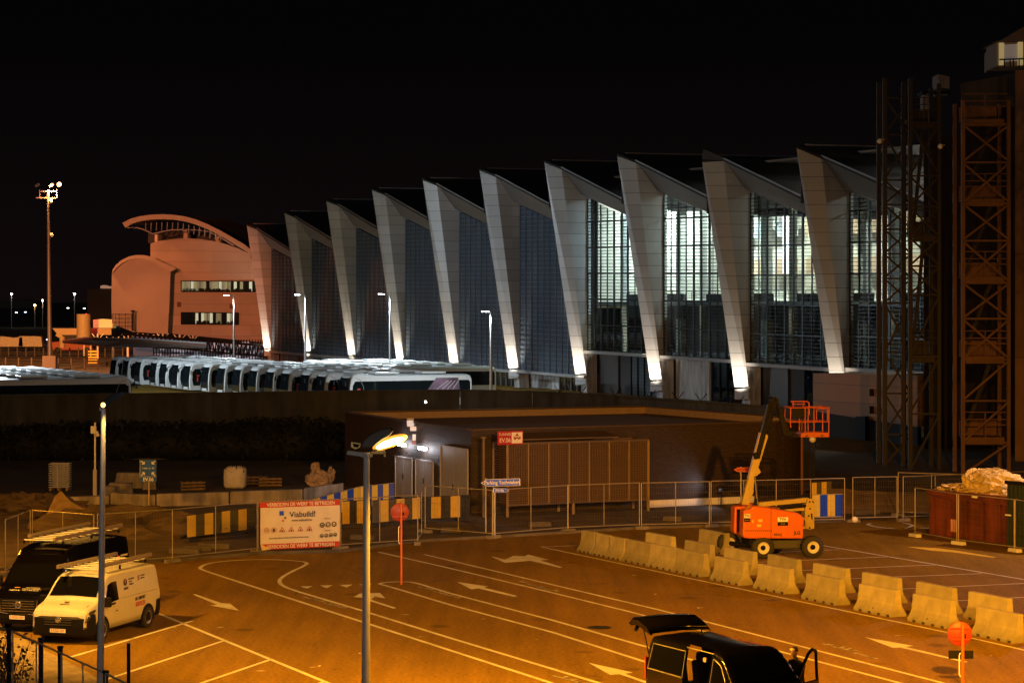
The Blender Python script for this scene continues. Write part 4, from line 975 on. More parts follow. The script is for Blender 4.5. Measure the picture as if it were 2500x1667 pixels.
for k in range(1, 26): sd.bar(la+UP*(zl0+(ltz-zl0)*k/26), la+dp_+UP*(zl0+(ltz-zl0)*k/26), .035, .04)
sd.build('side_panel', M_CAGE, cg, True)
MB().prism([la+UP*zl0+dp_*.1, lbp+UP*zl0+dp_*.1, lbp+UP*ltz+dp_*.1, la+UP*ltz+dp_*.1], dp_*.5).build('plant', mat('dark_plant', (.060, .022, .010), .7), cg, True)
MB().prism([la+UP*(ltz+.35)+dp_*1.05, lbp-e2*1.6+UP*(ltz+.35)+dp_*1.05, lbp-e2*1.6+UP*(ltz+.15)+eN*.1, la+UP*(ltz+.15)+eN*.1], UP*.06).build('cover', M_CAGE, cg, True)
for f_ in (0.0, .46, 1.0):
    p = la.lerp(lbp, f_)
    for w in (p, p+dp_): MB().bar(Vector((w.x, w.y, 0)), w+UP*zl0, .12).build('leg', M_CAGE, cg, True)
# white foot strip of the brick building by the lift (lit by an assumed work light)
ps, pe = LW(1585, 1243, .06), LW(1840, 1236, .06); ps.z = pe.z = 0
wsx = thing('plinth', 'low white plinth at the foot of the brick wall', 'plinth', ps); MB().prism([ps, pe, pe+UP*.32, ps+UP*.32], eN*.05).build('plinth_face', M_WHT, wsx, True)
# pipes and signs
def pipe(px, y0, y1, o, lb, name='downpipe', r=.08):
    b = LW(px, y1, o); b.z = 0; z = LW(px, y0, o).z; t = thing(name, lb, 'pipe', b); MB().tube((0, 0, 0), (0, 0, z), r, n=10).build('pipe', M_CAGE, t)
    MB().tube((0, 0, z), (0, 0, z+.08), r*2.2, n=10).build('cap', M_CAGE, t); return t, b
pipe(1181, 1070, 1262, 1.2, 'upright tan pipe with flat cap left of the plant cage', 'vent_pipe')
t = thing('downpipe', 'dark red brown downpipe on the rounded end of the brick building', 'pipe', arc[6]+(arc[6]-cc).normalized()*.1); MB().tube((0, 0, 0), (0, 0, 3.7), .09, n=10).build('pipe', mat('red_brown', (.20, .08, .05), .5), t)
M_REDS = mat('sign_red', (.40, .010, .008), .4); M_SBLUE = mat('sign_blue', (.001, .075, .95), .4); M_SWHT = mat('sign_white', (.82, .80, .78), .4); M_TEAL = mat('sign_teal', (.0, .085, .50), .4)
def facing(p, n): return math.atan2(n.y, n.x)+math.pi/2
sA = LW(1214, 1085, 1.75); sB = LW(1276, 1085, 1.75); w = (sB-sA).length; hS = LW(1245, 1051, 1.75).z-sA.z
t = thing('tunnel_sign', 'red TUNNEL EV.06 sign with pale pictogram on the brick wall', 'sign', (sA+sB)/2, facing(None, eN))
MB().box((0, -.02, hS/2), (w, .03, hS)).build('panel', M_REDS, t)
text('TUNNEL', .17, M_SWHT, t, (-w*.21, -.042, hS*.76), bold=0); text('EV.06', .28, M_SWHT, t, (-w*.21, -.042, hS*.32), bold=.002, sx=.85)
pc = MB().box((w*.26, -.042, hS*.5), (w*.42, .01, hS*.8)).build('pictogram', M_SWHT, t)
tr_ = MB(); tr_.prism([(w*.18, -.056, hS*.62), (w*.34, -.056, hS*.62), (w*.26, -.056, hS*.86)], (0, .005, 0))
for k in range(5): tr_.box((w*.15+.055*k*w/1.0, -.056, hS*(.5-.05*(k % 2))), (.07, .006, .12), rot=Matrix.Rotation(k*.8, 3, 'Y'))
tr_.build('symbol', mat('dull_red2', (.4, .07, .05), .5), pc)
# arrow finger signs
def finger(name, lb, px0, px1, py, hh, D, txt, m, left=True, pole=None, tsize=.25, slope=0, border=M_SWHT):
    a = P(px0, py, D); b = P(px1, py-slope, D); L = (b-a).length; c = (a+b)/2
    base = Vector((c.x, c.y, 0)) if pole is None else Vector((P(pole, py, D).x, D+.05, 0))
    t = thing(name, lb, 'sign', base, 0); g = -1 if left else 1; lc = Vector((c.x, c.y-.05, c.z))-base
    ry = Matrix.Rotation(-math.atan2(b.z-a.z, b.x-a.x), 3, 'Y')
    def pl(k, y, m_, nm, par):
        pts = [(-L/2*g*1.0*k, 0, -hh/2*k), (L/2*g-hh*.9*g, 0, -hh/2*k), (L/2*g*(1-.02*(1-k)*40*0)*(1 if k == 1 else .955), 0, 0), (L/2*g-hh*.9*g, 0, hh/2*k), (-L/2*g*k, 0, hh/2*k)]
        if k != 1: pts[0] = (-L/2*g+.03*g, 0, -hh/2*k); pts[4] = (-L/2*g+.03*g, 0, hh/2*k)
        return MB().prism([ry @ Vector(p)+lc+Vector((0, y, 0)) for p in pts], (0, .01, 0)).build(nm, m_, par)
    pn = pl(1, 0, border, 'panel', t); pl(.91, -.008, m, 'field', pn)
    text(txt, tsize, border if m != M_REDS else mat('dark_red', (.15, .0, .0), .5), pn, lc+Vector((-.06*g, -.012, 0)), (R(90), -math.atan2(b.z-a.z, b.x-a.x), 0), sx=.86, bold=.002)
    MB().tube((0, 0, 0), (0, 0, lc.z+hh/2+.02), .035, n=8).build('pole', M_GALV, t); return t
finger('arrow_sign', 'long blue finger sign reading Parking Technieken, pointing left', 1174, 1270, 1178.5, .30, 95, 'Parking Technieken', M_SBLUE, True, 1186, .215, slope=2.5)
finger('arrow_sign', 'small blue finger sign reading P15 Bis under the large one, pointing right', 1204, 1243, 1196.5, .17, 92.6, 'P15 Bis', M_SBLUE, False, 1208, .13)
finger('arrow_sign', 'small red finger sign with dark lettering behind the lift boom', 1791, 1834, 1146, .20, 100, 'RING PARK TERMI', M_REDS, True, 1809, .085, border=mat('pale_red', (.8, .25, .18), .5))
# evacuation sign on post
gp = G(362, 1250); t = thing('exit_sign', 'teal assembly sign with four arrows over an EV.06 plate on a post', 'sign', gp)
zt_, zb_ = P(362, 1122, gp.y).z, P(362, 1163, gp.y).z; w = 40/FPX*gp.y
MB().tube((.02, .05, 0), (.02, .05, zt_), .035, n=8).build('post', mat('sand_steel', (.45, .36, .2), .5), t)
pn = MB().box((0, 0, (zt_+zb_)/2), (w, .02, zt_-zb_)).build('panel', M_TEAL, t)
pn2 = MB().box((0, 0, zb_-.13), (w, .02, .21)).build('plate', M_TEAL, t)
text('EV.06', .22, M_SWHT, t, (0, -.02, zb_-.135), bold=.006, sx=.95); text('1 omv - L - 43', .10, M_SWHT, t, (0, -.02, (zt_+zb_)/2), bold=.003, sx=.95)
for sx_, sz_ in ((-1, 1), (1, 1), (-1, -1), (1, -1)):
    c = Vector((sx_*w*.32, -.02, (zt_+zb_)/2+sz_*.26)); d = Vector((-sx_, 0, -sz_)).normalized(); n_ = Vector((-d.z, 0, d.x))
    aw = MB(); aw.bar(c-d*.11, c+d*.05, .02, .045, up=n_); aw.bar(c+d*.09, c+d*.09-Vector((d.x, 0, 0))*.15, .012, .045); aw.bar(c+d*.09, c+d*.09-Vector((0, 0, d.z))*.15, .012, .045, up=Vector((1, 0, 0))); aw.build('arrow', M_SWHT, t)
bd = MB(); bd.bar((-w/2, -.012, zb_), (-w/2, -.012, zt_), .012); bd.bar((-w/2, -.012, zb_), (w/2, -.012, zb_), .012); bd.build('border', M_SWHT, t)
# camera pole
gp = G(232, 1222); t = thing('camera_pole', 'slim pale pole with a camera box, beside the tall lamp pole', 'camera pole', gp)
zt_ = P(231, 1031, gp.y).z; MB().tube((0, 0, 0), (0, 0, zt_), .045, n=8).build('pole', M_WHT, t); MB().box((0, 0, .75), (.17, .17, 1.5)).build('cabinet', mat('pink_grey', (.45, .40, .39), .6), t)
MB().box((-.05, -.1, zt_-.35), (.26, .2, .36)).build('camera_box', M_WHT, t, bevel=.02); MB().tube((.1, -.15, zt_-.42), (.18, -.2, zt_-.66), .07, .09).build('camera', M_WHT, t)
# low wall, soil, site stores
M_LOWW = mat('worn_concrete', (.34, .30, .26), .9, var=.3, vscale=1.2, stain=2.0, bump=.4, bscale=12)
lw_ = [(150, 1236), (268, 1231), (380, 1237), (560, 1232), (740, 1226), (838, 1212)]
pts = [G(*p) for p in lw_]; t = thing('low_wall', 'low weathered concrete wall across the building site', 'wall', pts[2])
for i, (a, b) in enumerate(zip(pts[:-1], pts[1:])):
    h_ = (.42, .55, .6, .62, .66)[i]; s = (b-a).normalized()*.03
    MB().prism([a+s, b-s, b-s+UP*h_, a+s+UP*h_], (0, .45, 0)).build('wall_block', M_LOWW, t, True, bevel=.04)
def blob(name, lb, cat, px, py, w, hh, m, dpth=None, jit=.16, seed=1, extra=None, n=14, squash=1):
    g_ = G(px, py); t = thing(name, lb, cat, g_); random.seed(seed); mb = MB(); crag(mb, (0, (dpth or w)*.3, 0), (w/2, (dpth or w)/2, hh), seed, .35, 2.6, 4, flat_base=-.05); o = mb.build('heap', m, t); return t
M_TARP = mat('brown_tarp', (.22, .15, .08), .75, var=.3, vscale=2, bump=.8, bscale=5)
g_ = G(172, 1300); t = thing('tarp_heap', 'folded brown tarpaulin heap leaning behind the left fence', 'tarpaulin', g_)
def TZ(x, y, o=0): p = P(x, y, g_.y); return Vector((p.x-g_.x, o, p.z))
tv = [TZ(110, 1262, 0), TZ(122, 1216, 1.0), TZ(133, 1203, 1.3), TZ(165, 1226, .6), TZ(205, 1245, .3), TZ(232, 1285, .1), TZ(233, 1300, 0), TZ(170, 1293, -.5), TZ(150, 1268, -.6), TZ(126, 1258, -.6), TZ(150, 1235, .3), TZ(190, 1262, -.2)]
m1 = MB().add(tv, [(0, 1, 10, 9), (1, 2, 3, 10), (10, 3, 4, 11), (11, 4, 5, 6), (9, 10, 11, 8), (8, 11, 6, 7)]); o = m1.build('sheet', M_TARP, t); sm = o.modifiers.new('s', 'SOLIDIFY'); sm.thickness = .08
blob('soil_heap', 'low brown soil heap with weeds beside the exit sign post', 'soil heap', 300, 1312, 7.5, 1.1, M_SOIL, 3.0, seed=4)
blob('soil_heap', 'dark soil heap behind the tarpaulin', 'soil heap', 60, 1262, 5.5, .9, M_SOIL, 3.0, seed=5)
for i, (px, py, w, h_, r_) in enumerate(((316, 1192, 1.6, .8, .1), (290, 1206, 1.3, .55, 0), (262, 1212, .9, .5, -.1), (365, 1195, .7, .5, .2))):
    g_ = G(px, py); t = thing('concrete_block', ('large tilted pale concrete slab left of the green sign', 'flat grey block beside the tilted slab', 'small tan block by the camera pole', 'small dark block right of the green sign post')[i], 'concrete block', g_, r_); MB().prism([(-w/2, 0, 0), (w/2, 0, 0), (w/2*.9, .2, h_*.95), (-w/2*.82, .25, h_)], (0, .5, 0)).build('block', M_LOWW, t, bevel=.03)
g_ = G(147, 1196); t = thing('pallet_stack', 'tall stack of silver wire trays on a pallet at the left', 'stack', g_)
for k in range(11):
    mb = MB(); z = .18+k*.117
    for s in (-1, 1): mb.bar((-.5, s*.4, z), (.5, s*.4, z), .035); mb.bar((s*.5, -.4, z), (s*.5, .4, z), .035)
    for q in range(2): mb.bar((-.2+q*.4, -.4, z), (-.2+q*.4, .4, z), .02)
    mb.build('wire_tray', mat('bright_zinc', (.6, .6, .63), .35, .3), t)
for x in (-.42, 0, .42): MB().box((x, 0, .07), (.12, .9, .14)).build('pallet_block', mat('raw_wood', (.3, .2, .1), .8, var=.2), t)
MB().bar((-.05, -.43, .1), (-.05, -.43, 1.25), .05, .02).build('strap', M_WHT, t)
M_BAG = mat('woven_bag', (.62, .58, .54), .8, var=.12, vscale=3, bump=.8, bscale=7)
g_ = G(571, 1192); t = thing('bulk_bag', 'upright white bulk bag with black lifting straps', 'bulk bag', g_)
pr = [(0, 0), (.50, 0), (.58, .12), (.60, .6), (.58, .95), (.50, 1.06), (.30, 1.12), (0, 1.10)]
random.seed(2); mb = MB(); n = 16
vs = []
for r_, z in pr:
    for i in range(n):
        a = 2*math.pi*i/n; q = 1/max(abs(math.cos(a)), abs(math.sin(a)))**.55; k = r_*q*(1+random.uniform(-.035, .035)); vs.append((k*math.cos(a)*.98, k*math.sin(a)*.9+.5, z+random.uniform(-.02, .02)))
mb.add(vs, [(j*n+i, j*n+(i+1) % n, (j+1)*n+(i+1) % n, (j+1)*n+i) for j in range(len(pr)-1) for i in range(n)], True); mb.build('bag', M_BAG, t)
for x0, x1 in ((-.45, -.12), (.12, .5)):
    MB().path([(x0, -.02, 1.0), (x0*.8+.03, .2, 1.28), (x1*.8, .3, 1.25), (x1, .0, .82)], .025, 6).build('strap', M_BLK, t)
g_ = G(783, 1188); t = thing('bulk_bag', 'crumpled half empty tan bulk bag near the brick building', 'bulk bag', g_)
random.seed(12); mb = MB(); crag(mb, (-.1, .4, .34), (.66, .5, .46), 3, .3, 1.6, 4, flat_base=0); crag(mb, (-.30, .4, .80), (.24, .26, .40), 5, .5, 1.9, 3); crag(mb, (.50, .4, .62), (.19, .24, .36), 8, .5, 2.0, 3); mb.build('bag', mat('tan_bag', (.40, .30, .24), .85, var=.2, vscale=3, bump=.8, bscale=6), t)
for i, (x0, x1, y) in enumerate(((255, 415, 1102), (452, 650, 1098))):
    a, b = G(x0, y+22), G(x1, y+22); t = thing('pipe_stack', 'left stack of long thin rods lying in the dark before the bushes' if i == 0 else 'right stack of long thin rods lying in the dark behind the bulk bag', 'pipes', a)
    mb = MB()
    for k in range(5): mb.tube(a+UP*(.1+.16*k)+Vector((.3*k, .1*k, 0)), b+UP*(.1+.16*k)+Vector((-.2*k, .1*k, 0)), .05, n=6)
    mb.build('rods', mat('dull_rod', (.16, .12, .10), .6), t, True)
for i in range(5):
    px, py = ((625, 1182), (660, 1186), (40, 1245), (92, 1228), (470, 1196))[i]; g_ = G(px, py); t = thing('pallet', ('low pallet pile right of the white bulk bag', 'loose planks between the two bulk bags', 'dark timber pallets at the far left', 'pallet beside the tarpaulin', 'small pallet left of the white bulk bag')[i], 'pallet', g_, .1*i)
    mb = MB()
    for k in range(3):
        for q in range(4): mb.box((-.5+.33*q, 0, .1+.16*k), (.1, 1.0, .03)); 
        mb.box((0, 0, .05+.16*k), (1.2, .1, .09))
    mb.build('planks', mat('raw_wood', (.3, .2, .1)), t)
# ---- right: beige corridor box on dark base, dark block, stair towers, tower building
bA = P(1985, 1003, 165); bdir = d1
def BX(x, y): return PL(x, y, bA, d1)
t = thing('corridor_box', 'beige panelled box building above the wall, behind the lift basket', 'building', (bA.x, bA.y, 0))
MB().prism([BX(1985, 1003), BX(2240, 1042), BX(2240, 916), BX(1985, 911)], d2*8).build('wall', seam_mat('beige_panels', (.34, .17, .045), 1.25, .05, .5, .6), t, True)
MB().prism([BX(1985, 1003), BX(2240, 1042), BX(2240, 1180), BX(1985, 1120)], d2*.3).build('base', mat('dark_base', (.012, .012, .015), .8), t, True)
for x, y in ((2130, 958), (2147, 960), (2130, 1000), (2148, 1003)):
    p = BX(x, y)-d2*.05; MB().box(p, (.3, .3, .5)).build('vent', M_BLK, t, True)
MB().obox(BX(2097, 1150)-d2*.3, (BX(2121, 1150)-BX(2097, 1150)), d2*.3, UP*((BX(2110, 1016)-BX(2110, 1150)).z)).build('pillar', M_BLK, t, True)
# tower building
tw = thing('tower_building', 'tall tan blind building at the right edge with a lit kiosk on top', 'building', P(2480, 1170, 138))
M_TWR = seam_mat('tan_render', (.21, .125, .085), 6.2, .08, .7, .85, var=.08)
def T_(x, y, D=138): return P(x, y, D)
MB().prism([T_(2478, 1180), T_(2620, 1180), T_(2620, 168), T_(2478, 172)], (4.6, 20, 0)).build('wall', M_TWR, tw, True)
MB().prism([T_(2255, 1170, 150), T_(2492, 1170, 150), T_(2492, 190, 150), T_(2345, 205, 150), T_(2345, 330, 150), T_(2255, 340, 150)], (3.0, 15, 0)).build('dark_wing', mat('dark_render', (.016, .010, .008), .9, var=.2), tw, True)
MB().prism([T_(2345, 205, 148), T_(2480, 178, 148), T_(2480, 262, 148), T_(2345, 262, 148)], (2.2, 10, 0)).build('upper_wing', mat('grey_brown', (.065, .055, .055), .9), tw, True)
kD = 139
kio = MB().prism([T_(2433, 162, kD), T_(2560, 162, kD), T_(2560, 104, kD), T_(2433, 104, kD)], (0, 3, 0)).build('kiosk', mat('kiosk_wall', (.22, .20, .19), .8), tw, True)
MB().prism([T_(2440, 152, kD), T_(2486, 150, kD), T_(2486, 108, kD), T_(2446, 110, kD)], (0, -.05, 0)).build('window', mat('kiosk_window', (.4, .4, .4), .5, emit=(.9, .8, .75), es=.08), kio, True)
MB().bar(T_(2444, 160, kD)+Vector((0, -.1, 0)), T_(2444, 106, kD)+Vector((0, -.1, 0)), .28).build('lit_jamb', mat('lit_jamb', (.7, .6, .3), .6, emit=(1, .8, .35), es=.22), kio, True)
MB().bar(T_(2490, 160, kD)+Vector((0, -.1, 0)), T_(2490, 104, kD)+Vector((0, -.1, 0)), .28).build('lit_jamb', MATS['lit_jamb'], kio, True)
MB().prism([T_(2424, 104, kD), T_(2560, 100, kD), T_(2560, 60, kD), T_(2500, 66, kD), T_(2450, 97, kD)], (0, 3.5, 0)).build('roof', mat('kiosk_roof', (.10, .08, .08), .8), tw, True)
rl = MB()
for x in (2452, 2466, 2474, 2488, 2500): rl.bar(T_(x, 166, 137.5), T_(x, 144, 137.5), .06)
rl.bar(T_(2440, 146, 137.5), T_(2560, 142, 137.5), .08); rl.build('railing', M_BLK, tw, True)
lm = thing('roof_lamp', 'small unlit lamp post on the roof edge left of the kiosk', 'lamp post', T_(2406, 175, 146)); MB().bar(T_(2406, 178, 146), T_(2406, 132, 146), .1).build('pole', M_GREY, lm, True); MB().bar(T_(2406, 130, 146), T_(2418, 128, 146), .12, .08).build('arm', M_GREY, lm, True)
pb = thing('roof_cabin', 'small pale cabin box high in the scaffold, dimly lit', 'cabin', T_(2292, 215, 152)); MB().prism([T_(2290, 215, 152), T_(2318, 217, 152), T_(2318, 188, 152), T_(2290, 182, 152)], (0, 2, 0)).build('wall', mat('dim_cabin', (.22, .19, .18), .8), pb, True); MB().prism([T_(2252, 222, 152), T_(2322, 222, 152), T_(2322, 230, 152), T_(2252, 230, 152)], (0, 2, 0)).build('platform', M_BLK, pb, True)
MB().prism([T_(2253, 300, 152), T_(2275, 300, 152), T_(2275, 236, 152), T_(2253, 232, 152)], (0, 1, 0)).build('panel', MATS['dim_cabin'], pb, True)
# stair towers: steel legs, crossed braces, landings
M_RUST = mat('rust_steel', (.13, .060, .028), .6, .25, var=.2, vscale=.8)
M_RUSTD = mat('dark_steel_frame', (.012, .009, .008), .6, .2, var=.2)
def tower(lb, D, x0, x1, ytop, levels, nodes, m, depth, leg=.28, half=None, both=True, xbrace=True, plate=True):
    t = thing('stair_tower', lb, 'stair tower', P(x0, 1170, D)); t.location.z = 0
    L0, L1 = P(x0, 740, D).x, P(x1, 740, D).x; zt_ = P(x0, ytop, D).z
    for X in (L0, L1):
        for Y in (D, D+depth): MB().bar((X, Y, 0), (X, Y, zt_), leg, leg*.8).build('leg', m, t, True)
    zs = [P(x0, y, D).z for y in levels]
    for i, z in enumerate(zs):
        if plate:
            MB().prism([(L0+.2, D+.1, z), (L1-.2, D+.1, z), (L1-.2, D+.1, z-.35), (L0+.2, D+.1, z-.35)], (0, .12, 0)).build('landing_beam', m, t, True)
            MB().box(((L0+L1)/2, D+depth/2+.1, z+.03), (L1-L0-.4, depth-.1, .06)).build('landing', m, t, True)
            MB().box(((L0+L1)/2, D+depth-.25, z+.45), (L1-L0-.4, .05, .85)).build('kick_panel', m, t, True)
            rl = MB()
            for hz in (1.05, 1.45, .75): rl.bar((L0, D+.15, z+hz), (L1, D+.15, z+hz), .05)
            rl.bar(((L0+L1)/2, D+.15, z), ((L0+L1)/2, D+.15, z+1.45), .05); rl.build('railing', m, t, True)
    zz = [P(x0, y, D).z for y in nodes][::-1]
    for i, (z, zn) in enumerate(zip([0]+zz[:-1], zz)):
        b = MB(); b.bar((L0, D-.05, z+.06), (L1, D-.05, zn-.06), .11)
        if i > 2 or not plate: b.bar((L0, D-.12, zn-.06), (L1, D-.12, z+.06), .11)
        b.build('brace', m, t, True); MB().bar((L0, D-.06, zn), (L1, D-.06, zn), .09, .1).build('cross_bar', m, t, True)
    if plate:
        zs = sorted(zs)
        for z, zn in zip(zs[:-1], zs[1:]): MB().bar((L0+.5, D+depth*.85, z+.2), (L1-.5, D+depth*.85, zn-.1), .1, .2).build('stair_flight', M_RUSTD, t, True)
    return t
tower('rust steel stair tower with crossed braces and landings before the tan building', 127, 2351, 2462, 245, [293, 488, 678, 872, 1070], [304, 397, 497, 588, 690, 778, 878, 978, 1080], M_RUST, 2.4, .24)
tower('thin dark steel frame at the left of the scaffolding, glazed hall behind it', 134, 2160, 2222, 192, [240], [240, 330, 440, 500, 560, 620, 680, 740, 860, 960, 1060], M_RUSTD, 2.2, .3, plate=False)
tower('dark steel frame between the thin frame and the rust stair tower', 131, 2222, 2292, 205, [300, 575, 870], [300, 430, 505, 580, 650, 720, 870, 1010], M_RUSTD, 2.4, .26, plate=True)
for x, y, D in ((2148, 345, 133.5), (2207, 298, 133.5), (2296, 358, 130)):
    t = thing('tower_camera', {2148: 'pale camera on the leftmost scaffold leg', 2207: 'pale camera high on the second scaffold leg', 2296: 'pale camera on the third scaffold leg'}[x], 'camera', P(x, y, D)); MB().ball((0, 0, 0), (.16, .16, .16), 8).build('dome', M_WHT, t); MB().bar((0, 0, .1), (.3, .3, .1), .06).build('bracket', M_WHT, t)
# ================================================================== site fences
M_FENCE = mat('fence_tube', (.36, .32, .26), .45, .5)
def mesh_mat():
    m = bpy.data.materials.new('wire_mesh'); m.use_nodes = True; n = m.node_tree; n.nodes.clear()
    out = n.nodes.new('ShaderNodeOutputMaterial'); t = n.nodes.new('ShaderNodeTexCoord'); s = n.nodes.new('ShaderNodeSeparateXYZ'); n.links.new(t.outputs['Object'], s.inputs[0])
    def ln(sock, st, w):
        a = n.nodes.new('ShaderNodeMath'); a.operation = 'DIVIDE'; a.inputs[1].default_value = st; n.links.new(sock, a.inputs[0])
        f = n.nodes.new('ShaderNodeMath'); f.operation = 'FRACT'; n.links.new(a.outputs[0], f.inputs[0])
        c = n.nodes.new('ShaderNodeMath'); c.operation = 'LESS_THAN'; c.inputs[1].default_value = w/st; n.links.new(f.outputs[0], c.inputs[0]); return c.outputs[0]
    x = ln(s.outputs['X'], .11, .004); z = ln(s.outputs['Z'], .25, .004); mx = n.nodes.new('ShaderNodeMath'); mx.operation = 'MAXIMUM'; n.links.new(x, mx.inputs[0]); n.links.new(z, mx.inputs[1])
    tr = n.nodes.new('ShaderNodeBsdfTransparent'); b = n.nodes.new('ShaderNodeBsdfPrincipled'); b.inputs['Base Color'].default_value = (.2, .17, .13, 1); b.inputs['Metallic'].default_value = .5; b.inputs['Roughness'].default_value = .4
    k = n.nodes.new('ShaderNodeMixShader'); n.links.new(mx.outputs[0], k.inputs[0]); n.links.new(tr.outputs[0], k.inputs[1]); n.links.new(b.outputs[0], k.inputs[2]); n.links.new(k.outputs[0], out.inputs[0]); return m
M_MESH = mesh_mat()
def fence_panel(a, b, lb, zt=1.95, foot=True, mid=True, grp='wire mesh fence panels round the building site', footm=None):
    a = Vector((a.x, a.y, 0)); b = Vector((b.x, b.y, 0)); L = (b-a).length; ang = math.atan2((b-a).y, (b-a).x)
    t = thing('mesh_fence', lb, 'fence', a, ang, grp); r = .021
    fr = MB(); fr.tube((0, 0, .12), (0, 0, zt), r, n=7).tube((L, 0, .12), (L, 0, zt), r, n=7).tube((0, 0, zt), (L, 0, zt), r, n=7).tube((0, 0, .2), (L, 0, .2), r, n=7)
    fr.build('frame', M_FENCE, t)
    if mid: MB().tube((L/2, 0, .2), (L/2, 0, zt), r*.8, n=6).build('centre_tube', M_FENCE, t)
    MB().poly([(0, 0, .2), (L, 0, .2), (L, 0, zt), (0, 0, zt)]).build('mesh', M_MESH, t, fix=False)
    if foot:
        f = MB(); 
        for x in ((0, L) if foot == 2 else (0,)): f.prism([(x-.32, -.13, 0), (x+.32, -.13, 0), (x+.28, -.13, .14), (x-.28, -.13, .14)], (0, .26, 0))
        f.build('foot_block', footm or mat('dull_foot', (.17, .15, .12), .9, var=.2), t, bevel=.015)
    return t
def TP(px, py, z=1.95): p = G(px, py, z); p.z = 0; return p
FP = [((13, 1268), (74, 1245), 'at the far left edge behind the black van'), ((79, 1245), (229, 1256), 'behind the roof rack of the black van'), ((238, 1255), (421, 1243), 'just right of the tall lamp pole'), ((421, 1243), (628, 1225), 'left of the site banner, in front of striped boards'),
      ((631, 1224), (829, 1218), 'carrying the site banner'), ((832, 1218), (1020, 1208), 'behind the orange post of the round sign'), ((1020, 1208), (1038, 1185), 'turned end on by the round sign'), ((1038, 1185), (1202, 1196), 'in front of the wide steel door'),
      ((1204, 1196), (1386, 1184), 'before the left half of the plant cage'), ((1387, 1184), (1561, 1178), 'before the right half of the plant cage'), ((1566, 1178.5), (1732, 1175), 'right of the plant cage'), ((1736, 1174), (1895, 1171), 'behind the lift boom'),
      ((1895, 1171), (2062, 1167), 'with the blue and yellow board behind the lift'), ((2082, 1165), (2190, 1163), 'with the small wheel, right of the gap'), ((2205, 1163), (2360, 1157), 'behind the skip, left part'), ((2360, 1157), (2510, 1150), 'behind the skip, right part'), ((2193, 1153), (2357, 1158), 'second row behind the skip')]
for a, b, lb in FP: fence_panel(TP(*a), TP(*b), 'wire mesh fence panel '+lb)
t = thing('jockey_wheel', 'small pale wheel at the foot of the opening fence panel', 'wheel', TP(2083, 1165)+UP*0); MB().lathe([(0, -.04), (.13, -.04), (.13, .04), (0, .04)], 14, 'Y', (.05, -.1, .14)).build('tyre', M_WHT, t)
M_WFOOT = mat('white_plastic', (.66, .66, .66), .5)
for a, b, lb in (((2234, 1190), (2336, 1205), 'in front of the skip, left part'), ((2340, 1205), (2476, 1219), 'in front of the skip, right part'), ((2478, 1219), (2600, 1236), 'before the dark container at the right edge')):
    fence_panel(TP(*a, 2.0), TP(*b, 2.0), 'wire mesh fence panel '+lb, 2.0, True, False, footm=M_WFOOT)
# corrugated striped boards
M_YEL = mat('board_yellow', (.62, .42, .05), .5); M_BKB = mat('board_black', (.02, .018, .02), .5); M_BLU = mat('board_blue', (.002, .07, .95), .5); M_YL2 = mat('board_pale_yellow', (.72, .60, .16), .5)
def board(pl, pr, lb, h=.95, n=8, cols=None, z0=.18, grp='striped corrugated barrier boards', flat=0):
    a, b = pl, pr; L = (b-a).length; t = thing('barrier_board', lb, 'barrier', a, math.atan2((b-a).y, (b-a).x), grp)
    cols = cols or (M_YEL, M_BKB); step = L/n
    for i in range(n):
        m = MB(); k = max(3, int(step/.07))
        if flat and i % flat == 0: m.box((step*(i+.5), 0, z0+h/2), (step, .03, h))
        else:
            for q in range(k): x0 = step*i+step*q/k; m.prism([(x0, 0, z0), (x0+step/k*.5, -.035, z0), (x0+step/k, 0, z0)], (0, 0, h))
        m.build('stripe', cols[i % 2], t)
    MB().box((L/2, 0, z0+h+.015), (L, .05, .03)).box((L/2, 0, z0-.02), (L, .05, .04)).build('rail', M_GREY if M_BLU in cols else M_BKB, t)
    for x in (.3, L-.3): MB().box((x, 0, .07), (.7, .3, .12)).build('foot', M_DARK, t)
    return t
def GB(px, py): return G(px, py)
board(GB(457, 1322), GB(622, 1300), 'yellow and black striped board left of the site banner', .86, 8)
board(GB(836, 1289), GB(906, 1286), 'short yellow and black board right of the site banner', .95, 4)
board(GB(909, 1286), GB(1026, 1275), 'yellow and black board behind the round sign', .92, 6, (M_BKB, M_YEL))
board(GB(1029, 1276), GB(1147, 1270), 'yellow and black board in front of the wide door', .92, 5, (M_BKB, M_YEL))
board(TP(745, 1222, 1.1), TP(878, 1187, 1.1), 'row of pale blue and yellow board running up from the banner', .9, 8, (M_BLU, M_YL2))
board(TP(880, 1187, 1.1), TP(962, 1178, 1.1), 'blue and yellow board ending at the first steel door', .9, 6, (M_YL2, M_BLU))
board(GB(1984, 1271), GB(2057, 1269), 'bright blue and yellow board behind the yellow lift frame', .95, 4, (M_YL2, M_BLU))
board(GB(1982, 1240), GB(2030, 1236), 'tan and black striped board standing behind the blue one', 1.0, 4, (M_YEL, M_BKB))
